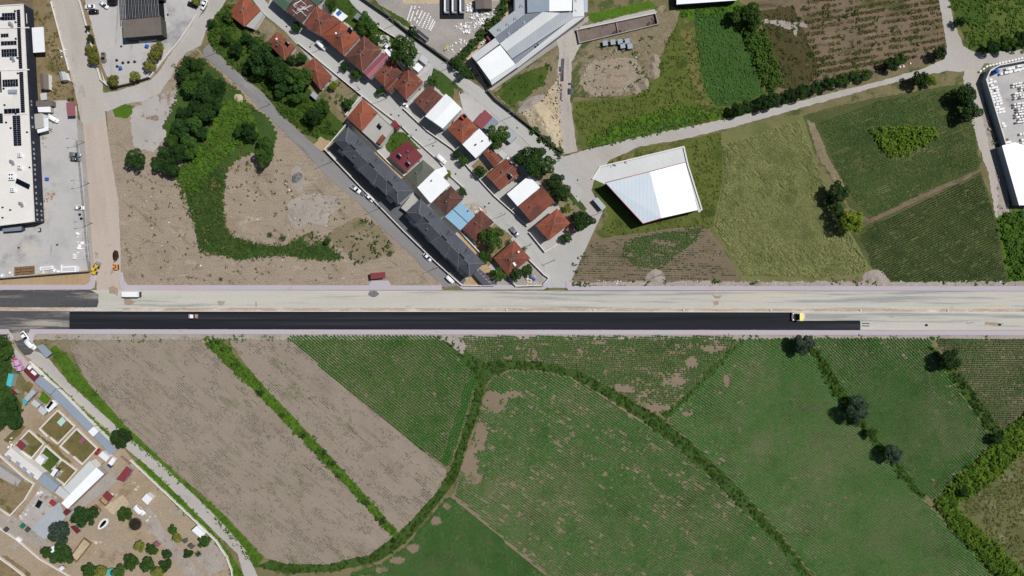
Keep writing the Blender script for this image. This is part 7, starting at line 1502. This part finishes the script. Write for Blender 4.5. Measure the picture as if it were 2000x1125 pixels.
shed('white shed with a maroon corner beside the farm wall', [(276, 975), (288, 986), (299, 973), (286, 964)], 2.5, 'sheet_white', 'plaster')
shed('white shed roof against the white wall at the bright grass strip', [(374, 1036), (392, 1051), (401, 1042), (384, 1027)], 2.6, 'sheet_bright', 'plaster')
shed('small bright red roof beside the dark manure pit', [(95, 982), (104, 990), (110, 982), (101, 975)], 2.1, 'red', 'greywall')
shed('dark maroon roof at the end of the big white barn', [(123, 1001), (129, 1008), (139, 998), (130, 993)], 2.2, 'sheet_maroon', 'greywall')
shed('maroon roof between the two big dark farm trees', [(137, 1029), (150, 1043), (158, 1037), (146, 1027)], 2.1, 'sheet_maroon', 'greywall')
shed('white canvas roof partly under the farm trees', [(93, 1075), (106, 1082), (118, 1066), (108, 1063)], 2.5, 'sheet_bright', open_=True, name='canopy', cat='canopy')
shed('small red striped roof among the young farm trees', [(299, 1062), (307, 1070), (314, 1063), (306, 1057)], 2.0, 'sheet_pink', 'greywall')
shed('grey green sheet roof beside the small round bush', [(366, 1067), (374, 1073), (381, 1067), (373, 1061)], 1.8, 'sheet_olive', open_=True, name='canopy', cat='canopy')
shed('grey green sheet roof beside the young trees at the concrete path', [(354, 1055), (360, 1062), (366, 1058), (366, 1051)], 1.8, 'sheet_olive', open_=True, name='canopy', cat='canopy')
shed('teal roof at the bottom edge among the trees', [(209, 1112), (210, 1128), (220, 1128), (218, 1110)], 2.0, 'sheet_teal', 'greywall')
shed('tiny white roof at the bottom path below the farm trees', [(114, 1110), (119, 1116), (127, 1110), (122, 1105)], 1.9, 'sheet_white', open_=True, name='canopy', cat='canopy')
block('white box on the low wall of the bottom path', 39, 1053, 11, 6, 35, .8, None, name='box', m='white', cat='box')
for x, y, m_, lb in ((14, 1033, 'darkwall', 'dark square hatch left of the white box on the path'), (46, 1026, 'green', 'dark green bin beside the pale rubble yard'), (56, 1033, 'darkwall', 'grey crate right of the dark green bin')): block(lb, x, y, 8, 8, 40, .9, None, name='crate', m=m_, cat='crate')
# low walls of the pens
def pen(label, pts, h=.9): return wall(label, pts, h, .4, 'wallstone', 'pen_wall', 'wall', 0, cop='wallstone')
pen('pale low wall round the top pen with the mint green roof', [(95, 852), (80, 837), (115, 801), (148, 832), (115, 866), (101, 854)])
pen('pale low wall round the right pen with the slatted roof', [(137, 885), (120, 871), (152, 837), (192, 875), (163, 906), (146, 891)])
pen('pale low wall round the left pen with the crimson roof', [(44, 880), (64, 894), (88, 866), (59, 840), (42, 858)])
pen('pale low wall round the lower pen with the white roof', [(80, 888), (92, 870), (122, 896), (112, 908)])
pen('pale low wall round the lowest pen beside the big white barn', [(104, 916), (124, 897), (152, 918), (128, 946), (112, 934)])
pen('pale low wall of the brown paddock at the left edge', [(-6, 882), (50, 932), (69, 944), (50, 976), (22, 1006), (-6, 988)])
wall('white wall between the farm and the bright grass strip beside the gravel track', [(258, 898), (290, 928), (322, 958), (366, 1000), (400, 1032), (424, 1055), (444, 1086), (454, 1112), (456, 1130)], 1.3, .3)
wall('white wall along the outer side of the long narrow grey roof', [(62, 706), (84, 726), (108, 752), (150, 795), (192, 838), (218, 868), (232, 876)], 1.3, .3)
wall('low pale wall along the bottom path', [(-6, 1026), (36, 1054), (78, 1090), (118, 1113), (150, 1132)], .8, .3, pier=0)
wall('white wall in the bottom left corner', [(-6, 1082), (20, 1100), (46, 1120), (60, 1134)], 1.2, .4, pier=0)
fence('rust red farm gate between the yard and the gravel track', [(240, 890), (248, 896), (258, 906)], 1.8, 'gatered', name='farm_gate', cat='gate')
fence('green fence panel at the corner of the big white barn', [(193, 914), (207, 901)], 1.4, 'green')
# fish shaped pool, round pit, dark hatch, pens
r_ = empty('garden_pool', W(202, 1023), 'long narrow pool with a white rim in the farm yard', 'pool', rz=math.radians(48))
def oval(a, b, n=28, k=.25): return [(a * math.cos(t) , b * math.sin(t) * (1 + k * math.cos(t))) for t in [2 * math.pi * i / n for i in range(n)]]
mb = MB(); O, I = oval(2.9, 1.5), oval(2.1, .7)
for z0, z1, m_ in ((.1, .5, 0),):
    for i in range(28):
        j = (i + 1) % 28; mb.face(((*O[i], z0), (*O[j], z0), (*O[j], z1), (*O[i], z1))); mb.face(((*O[i], z1), (*O[j], z1), (*I[j], z1), (*I[i], z1))); mb.face(((*I[i], z1), (*I[j], z1), (*I[j], z0), (*I[i], z0)))
mb.build('rim', [M['plaster']], r_); mb = MB(); mb.face([(*p, .3) for p in oval(2.15, .75)]); mb.build('water', [M['water']], r_)
r_ = empty('round_pit', W(265, 1023), 'large dark round pit in the farm yard beside the white van', 'pit'); mb = MB(); mb.loft([[(r * math.cos(t), r * math.sin(t), z) for t in [k * .2618 for k in range(24)]] for r, z in ((2.7, .1), (2.7, .7), (2.45, .7), (2.45, .25))], cap=False); mb.build('rim', [M['darkwall']], r_); mb = MB(); mb.face([(2.47 * math.cos(k * .2618), 2.47 * math.sin(k * .2618), .3) for k in range(24)]); mb.build('water', [M['darkearth']], r_)
block('black rectangular manure pit cover in the pale rubble yard', 77, 984, 9, 14, 30, .5, None, name='pit_cover', m='black', cat='cover')
for pts, lb, gm in (([(140, 1086), (152, 1096), (180, 1060), (166, 1050), (140, 1086)], 'brown walled animal pen with an ochre floor between the farm trees', 'sand'), ([(180, 994), (190, 1004), (199, 996), (188, 985), (180, 994)], 'small square walled pen beside the big dark tree', 'sand'), ([(200, 972), (196, 976), (208, 987), (213, 981)], 'timber fenced yard in front of the dark red pen roof', 'tan')):
    sheet_mesh('pen_floor', W2(pts[:4]), M[gm], .21); wall(lb, pts, 1.0, .25, 'wood', 'animal_pen', 'pen', 0, cop='wood')
rocks('debris and stacked planks in the farm yard', [[(276, 1000), (312, 990), (318, 1010), (285, 1020)], [(180, 1050), (200, 1055), (210, 1075), (185, 1080)], [(245, 930), (282, 950), (275, 965), (250, 950)], [(215, 955), (232, 965), (226, 985), (214, 972)]], 'cream', .35, .12, .6, 'debris', 'debris', 31, gap=.35)
rocks('rubble along the edge of the pale rubble yard', [[(36, 1010), (60, 985), (80, 950), (86, 956), (66, 990), (44, 1016)], [(20, 880), (8, 860), (30, 850), (36, 870)]], 'rubble', .9, .12, .5, 'rubble', 'rubble', 32)
rocks('pile of waste in the corner garden beside the bottom red roof', [[(1022, 545), (1048, 536), (1050, 558), (1026, 558)]], 'cream', 1.2, .12, .45, 'waste_pile', 'debris', 33, .2)
rocks('rubble in the yard beside the light blue roofs', [[(904, 402), (926, 396), (955, 412), (936, 428)]], 'cream', .9, .12, .5, 'rubble', 'rubble', 34, .1)
bl = MB(); w = W(1041, 543); bl.box((w.x, w.y, .8), (2.6, .8, .8), -.55); tag(bl.build('tarpaulin', [M['blue']]), 'bright blue strip of sheeting in the corner garden', 'tarpaulin')
# bushes standing in crops and stray posts on the road base
for x, y, lb in ((1809, 635, 'dark bag on the pale road base at the right'), (1952, 634, 'small dark bundle on the pale road base near the right edge')): mb = MB(); w = W(x, y); mb.loft([ring(-.4, .5, 0, .4, .15), ring(.4, .45, 0, .35, .15)]); o = mb.build('bag', [M['navy']]); o.location = (w.x, w.y, .17); tag(o, lb, 'bag')
r_ = empty('steel_spikes', W(1688, 634), 'dark steel bars lying at the end of the black asphalt', 'bars')
for k in (0, 1): mb = MB(); mb.tube([(-1.0, -.5 + k, .28), (.4, -.55 + k * 1.1, .32), (2.0, -.6 + k * 1.0, .28)], .16, 6); mb.build('bar', [M['black']], r_)
# ------------------------------------------------------------- trees
GG = 'dark trees of the grove'
LG = 'dark green tree in the dense grove between the broken concrete pad and the bright grass'
for x, y, d in ((365, 122, 30), (388, 128, 34), (360, 146, 36), (385, 152, 38), (408, 158, 34), (426, 172, 32), (372, 172, 38), (398, 182, 42), (420, 200, 40), (382, 205, 38), (360, 222, 36), (404, 222, 38), (384, 240, 40), (356, 252, 38), (338, 272, 36), (368, 276, 38), (394, 262, 30), (326, 298, 34), (350, 302, 36), (312, 318, 30), (334, 326, 34), (372, 300, 28)): tree(x, y, d * (.78 + .4 * vn(x, y, 6, 3)), 'dark' if vn(x, y, 15, 8) < .62 else 'mid', LG, GG)
for x, y, d, k, lb in [
 (177, 97, 22, 'olive', 'upper of the two large olive trees on the left edge of the top car yard'), (183, 116, 27, 'olive', 'lower of the two large olive trees on the left edge of the top car yard'), (178, 75, 17, 'dark', 'dark tree above the two olive trees beside the wide dirt road'), (223, 157, 24, 'olive', 'olive tree at the bottom left corner of the top car yard'), (263, 149, 24, 'olive', 'olive tree at the bottom wall of the top car yard'), (291, 129, 24, 'olive', 'lowest of three olive trees in a line at the right of the top car yard'), (300, 110, 27, 'olive', 'middle of three olive trees in a line at the right of the top car yard'), (311, 95, 27, 'olive', 'topmost of three olive trees in a line at the right of the top car yard'), (385, 1, 20, 'olive', 'olive tree at the top edge between the black and white cars'),
 (264, 309, 44, 'dark', 'round dark tree alone at the left edge of the earth lot'), (486, 256, 36, 'dark', 'dark tree at the upper end of the bright grass band'), (516, 282, 34, 'mid', 'upper of the two round trees on the bare earth'), (518, 308, 42, 'mid', 'lower larger of the two round trees on the bare earth'), (470, 256, 26, 'mid', 'small tree left of the dark one at the end of the bright grass band'),
 (412, 44, 18, 'dark', 'small dark tree at the upper left corner of the lane slope'), (446, 30, 24, 'mid', 'tree behind the topmost orange roof'), (440, 74, 26, 'mid', 'tree on the lane slope below the topmost orange roof'), (480, 75, 22, 'dark', 'dark tree between the topmost orange roof and the big trees'), (462, 98, 28, 'dark', 'dark bushy tree on the lane slope left of the biggest tree'), (495, 85, 24, 'dark', 'dark tree just above the biggest tree of the slope'), (512, 112, 60, 'dark', 'biggest dark tree on the slope below the small red roof with the heater'), (540, 134, 54, 'dark', 'second big dark tree on the slope, right of the biggest one'), (556, 168, 36, 'dark', 'dark tree below the second big tree on the slope'), (584, 156, 52, 'mid', 'big lighter green tree left of the patched red roof'), (580, 186, 34, 'mid', 'lighter tree below the big lighter green one on the slope'), (488, 132, 26, 'dark', 'dark bush tree at the lane edge of the slope'), (546, 178, 26, 'mid', 'small tree low on the slope near the lane'),
 (569, 116, 20, 'dark', 'left small tree between the two small red roofs'), (588, 114, 22, 'dark', 'right small tree between the two small red roofs'), (632, 208, 34, 'mid', 'lighter tree beside the vegetable garden'), (614, 228, 38, 'dark', 'round dark tree below the vegetable garden'), (652, 166, 20, 'bright', 'yellowish small tree at the top of the vegetable garden'), (680, 202, 24, 'mid', 'tree at the wall of the smooth red roof'),
 (578, 53, 20, 'dark', 'small dark street tree in front of the white batten roof'), (674, 131, 19, 'dark', 'left of two street trees in front of the broad half brown roof'), (696, 146, 22, 'mid', 'right of two street trees in front of the broad half brown roof'), (744, 178, 19, 'dark', 'street tree in the shade below the patchwork roof'), (714, 46, 44, 'mid', 'round tree beside the grey shed behind the upper row'), (646, 8, 24, 'mid', 'tree near the top edge behind the white batten roof'), (734, 78, 24, 'mid', 'tree behind the broad half brown roof'), (792, 103, 62, 'mid', 'very large tree behind the narrow crimson roof'), (848, 158, 26, 'mid', 'tree at the dark lawn beside the plain brown red roof'), (890, 158, 10, 'dark', 'small bush on the dark lawn'),
 (972, 265, 48, 'mid', 'round tree beside the dark blue grey roof'), (893, 302, 20, 'dark', 'left of two street trees in front of the white roof with the blue wall'), (906, 314, 22, 'mid', 'right of two street trees in front of the white roof with the blue wall'), (940, 336, 26, 'dark', 'dark tree in the small front garden beside the rusty striped roof'), (1036, 308, 62, 'dark', 'dark left half of the largest village tree pair above the white roof'), (1056, 320, 56, 'mid', 'lighter right half of the largest village tree pair above the white roof'), (1084, 358, 40, 'dark', 'tree by the upper lane behind the red pink ridged roof'), (1098, 380, 38, 'dark', 'second tree by the upper lane behind the red pink ridged roof'), (1070, 382, 22, 'mid', 'small tree behind the red pink ridged roof'), (1140, 430, 46, 'dark', 'dark tree beside the pink carport at the gravel road'), (1107, 464, 22, 'mid', 'small tree below the pink carport'), (1120, 424, 16, 'blue', 'blue grey bush tree beside the vegetable beds'), (1106, 408, 16, 'bright', 'bright green bush in the vegetable beds'),
 (874, 341, 18, 'bright', 'bright green small tree beside the large white flat roof'), (904, 375, 20, 'dark', 'small dark tree in front of the dark brown pyramid roof'), (964, 464, 48, 'mid', 'large round garden tree right of the rusty brown roof'), (946, 502, 30, 'mid', 'garden tree between the lower black roof and the bottom red roof'), (972, 536, 30, 'mid', 'tree left of the corner garden below the bottom red roof'), (1006, 538, 30, 'dark', 'tree at the lower edge of the bottom red roof'), (1032, 528, 24, 'mid', 'tree in the corner garden beside the blue strip'), (996, 473, 14, 'dark', 'small bush at the top corner of the bottom red roof'), (1025, 486, 12, 'blue', 'blue grey bush at the street wall of the bottom red roof'),
 (806, 60, 20, 'dark', 'dark bush beside the white tent'), (888, 126, 24, 'dark', 'dark bush at the lower corner of the stone yard hedge'), (905, 143, 24, 'dark', 'dark bush by the upper lane near the warehouse corner'),
 (1442, 30, 34, 'mid', 'left part of the tall tree at the top of the long hedge'), (1466, 22, 44, 'mid', 'tall tree at the top of the long hedge'), (1470, 44, 28, 'mid', 'lower part of the tall tree at the top of the long hedge'),
 (1436, 214, 30, 'dark', 'leftmost dark tree on the upper side of the gravel road'), (1458, 210, 28, 'dark', 'second dark tree from the left on the upper side of the gravel road'), (1486, 202, 32, 'dark', 'third dark tree from the left on the upper side of the gravel road'), (1510, 194, 36, 'dark', 'fourth dark tree from the left on the upper side of the gravel road'), (1538, 186, 30, 'dark', 'fifth dark tree from the left on the upper side of the gravel road'), (1562, 178, 34, 'dark', 'sixth dark tree from the left on the upper side of the gravel road'), (1590, 172, 30, 'dark', 'seventh dark tree from the left on the upper side of the gravel road'), (1618, 164, 28, 'dark', 'eighth dark tree from the left on the upper side of the gravel road'), (1642, 156, 28, 'mid', 'greener tree where the roadside litter begins'), (1664, 150, 30, 'mid', 'greener tree above the middle of the roadside litter'), (1690, 145, 26, 'mid', 'greener tree at the right end of the roadside litter'), (1740, 126, 30, 'dark', 'tree above the gravel road left of the three way junction'), (1758, 116, 26, 'mid', 'smaller tree close beside the tree left of the three way junction'), (1836, 104, 30, 'dark', 'tree in the left corner of the three way junction'),
 (1876, 42, 22, 'dark', 'tree beside the road leading to the top edge at right'), (1940, 90, 30, 'dark', 'left tree of the dark clump above the merchant yard'), (1965, 84, 34, 'mid', 'middle tree of the dark clump above the merchant yard'), (1990, 78, 32, 'dark', 'right tree of the dark clump above the merchant yard'), (1798, 156, 36, 'dark', 'dark tree on the lower side of the gravel road'), (1818, 158, 24, 'weed', 'bright small tree right of the dark one on the lower side of the gravel road'), (1888, 182, 44, 'dark', 'upper dark tree outside the merchant wall'), (1894, 216, 44, 'dark', 'lower dark tree outside the merchant wall'), (1878, 196, 26, 'dark', 'small dark tree between the two outside the merchant wall'),
 (1638, 378, 46, 'dark', 'dark tree standing between the olive field and the striped fields'), (1634, 412, 32, 'dark', 'dark tree between the dark one above and the yellow green one below'), (1666, 432, 52, 'bright', 'yellow green tree standing between the olive field and the dark striped field'), (1616, 392, 22, 'dark', 'small dark tree at the edge of the olive field'),
 (1568, 671, 42, 'blue', 'blue grey tree just below the main road'), (1854, 706, 46, 'dark', 'round dark tree at the corner of the level dark rows'), (1674, 802, 50, 'blue', 'larger blue grey tree in the middle of the diagonal crop line'), (1746, 888, 42, 'blue', 'blue grey tree lower on the diagonal crop line'), (1702, 846, 24, 'mid', 'bush tree between the two blue grey trees'), (1670, 822, 18, 'dark', 'dark bush at the foot of the larger blue grey tree'), (1946, 858, 26, 'dark', 'dark bush at the top of the bright thicket in the lower right'), (1880, 962, 22, 'dark', 'dark bush at the left end of the bright thicket in the lower right'),
 (771, 1056, 13, 'dark', 'single dark bush where the two bottom field margins meet'), (510, 768, 14, 'dark', 'dark bush halfway down the strip between the brown fields'), (552, 812, 12, 'mid', 'green bush lower on the strip between the brown fields'),
 (236, 856, 46, 'dark', 'round dark tree on the gravel track at the end of the long grey roof'), (164, 1010, 48, 'dark', 'big dark tree beside the small square pen'), (116, 1043, 48, 'blue', 'big grey green tree at the end of the grey concrete yard'), (124, 1082, 46, 'dark', 'big dark tree beside the ochre floored pen'), (92, 1078, 24, 'mid', 'small tree beside the white canvas roof'), (243, 1004, 32, 'mid', 'tree beside the dark round pit'), (175, 1114, 32, 'mid', 'left tree of the row at the bottom edge of the farm'), (196, 1118, 28, 'olive', 'yellowish tree in the row at the bottom edge of the farm'), (234, 1118, 30, 'mid', 'tree right of the teal roof at the bottom edge'), (258, 1098, 32, 'mid', 'tree above the bottom row in the middle of the farm trees'), (272, 1066, 24, 'olive', 'olive tree left of the small red striped roof'), (296, 1072, 24, 'mid', 'tree just below the small red striped roof'), (325, 1083, 22, 'dark', 'tree above the very dark round tree in the farm'), (325, 1105, 26, 'dark', 'very dark round tree near the concrete path in the farm'), (290, 1104, 30, 'mid', 'tree left of the very dark round tree'), (308, 1118, 28, 'olive', 'olive tree below the very dark round tree'), (338, 1034, 20, 'mid', 'upper of two young trees beside the grey concrete path'), (345, 1050, 22, 'olive', 'lower olive one of two young trees beside the grey concrete path'), (368, 1082, 20, 'dark', 'dark tree left of the small round bush'), (387, 1082, 13, 'dark', 'small round clipped bush in the sandy lot'), (400, 1056, 26, 'mid', 'tree at the corner of the white shed by the bright grass'), (18, 790, 40, 'dark', 'upper dark tree in the left edge undergrowth'), (26, 818, 40, 'dark', 'lower dark tree in the left edge undergrowth'), (6, 815, 40, 'dark', 'dark tree cut by the left edge in the undergrowth'), (12, 690, 26, 'mid', 'lighter tree at the left edge below the asphalt mouth'), (0, 668, 26, 'mid', 'tree cut by the left edge beside the pink footway')]:
    if k == 'weed': k = 'bright'
    tree(x, y, d, k, lb)
tree(171, 54, 13, 'dark', 'slim pointed dark conifer beside the wide dirt road', proto='cone', name='conifer', cat='tree', hf=1.5)
for x, y, lb in ((134, 194, 'left'), (142, 193, 'right')): tree(x, y, 8, 'dark', lb + ' of the two tiny bushes at the crimson striped canopy')
for x, y, d, lb in ((553, 463, 14, 'in the middle edge of the dark grass'), (528, 458, 12, 'left on the bare earth by the dark grass'), (764, 494, 13, 'alone at the right end of the earth lot'), (640, 470, 16, 'at the right end of the dark grass'), (432, 545, 9, 'near the footway on the earth lot')): tree(x, y, d, 'mid', 'small green bush ' + lb)

# ------------------------------------------------------------- small things on the roads
for i, x in enumerate((990, 1160, 1335, 1505, 1680, 1850)):
    r_ = empty('lamp_footing', W(x, T(x, 604.5)), 'round concrete lamp footing with bolts in the narrow median of the main road', 'footing', 'lamp footings in the median')
    mb = MB(); mb.cyl((0, 0, .42), .42, .5, 14); mb.build('footing', [M['kerb']], r_)
    mb = MB(); [mb.cyl((.2 * math.cos(k * 1.57), .2 * math.sin(k * 1.57), .74), .04, .2, 6) for k in range(4)]; mb.build('bolt', [M['black']], r_)
for x, y in ((560, 52), (606, 92), (660, 142), (691, 148), (764, 224), (779, 226), (813, 254), (846, 285), (890, 340), (955, 397), (947, 404), (848, 136), (900, 182), (1010, 250), (1080, 322), (1128, 352)):
    mb = MB(); mb.cyl((0, 0, .03), .36, .06, 14); o = mb.build('manhole_cover', [M['black']]); w = W(x, y); o.location = (w.x, w.y, .2); tag(o, 'dark round manhole cover set in a village street', 'manhole cover', 'manhole covers in the village streets')
for pts, m_, z in (([(213, 562), (222, 558), (232, 566), (230, 578), (222, 574), (214, 572)], 'farm', .19), ([(426, 588), (440, 588), (436, 596), (427, 597)], 'lotgrey', .19), ([(498, 588), (503, 588), (503, 598), (498, 598)], 'lotgrey', .19), ([(722, 568), (736, 568), (742, 576), (730, 581), (718, 576)], 'darkstone', .19), ([(1392, 588), (1402, 588), (1404, 594), (1394, 596)], 'farm', .19), ([(242, 584), (252, 582), (262, 588), (272, 586), (262, 592), (250, 596), (244, 594)], 'farm', .19), ([(1390, 574), (1400, 579), (1410, 576), (1406, 583), (1394, 582)], 'farm', .19), ([(186, 492), (193, 494), (192, 504), (187, 503)], 'farm', .17), ([(217, 528), (224, 524), (222, 532), (214, 540)], 'lotgrey', .17), ([(1925, 628), (1960, 632), (1950, 637), (1922, 634)], 'farm', .19)):
    sheet_mesh('road_stain', W2(roughen(pts, .8, 1.5)), M[m_], z)
for i, (x, y, h_) in enumerate(((1012, 550, 7), (1046, 552, 6))): pass
for x, y, r1, m_, lb in ((157, 419, 1, 'tyre', 'upper dark tyre by the factory yard fence'), (160, 427, 1, 'tyre', 'lower dark tyre by the factory yard fence'), (113, 478, .6, 'black', 'small dark drum in the middle of the factory yard'), (38, 484, .6, 'black', 'small dark drum at the lower left of the factory yard'), (329, 29, .6, 'black', 'small dark drum right of the slatted steel roof'), (238, 91, .6, 'black', 'small dark drum in the middle of the top car yard')):
    mb = MB(); mb.cyl((0, 0, .35), .5 * r1, .6, 12); o = mb.build('drum', [M[m_]]); w = W(x, y); o.location = (w.x, w.y, .06); tag(o, lb, 'drum')
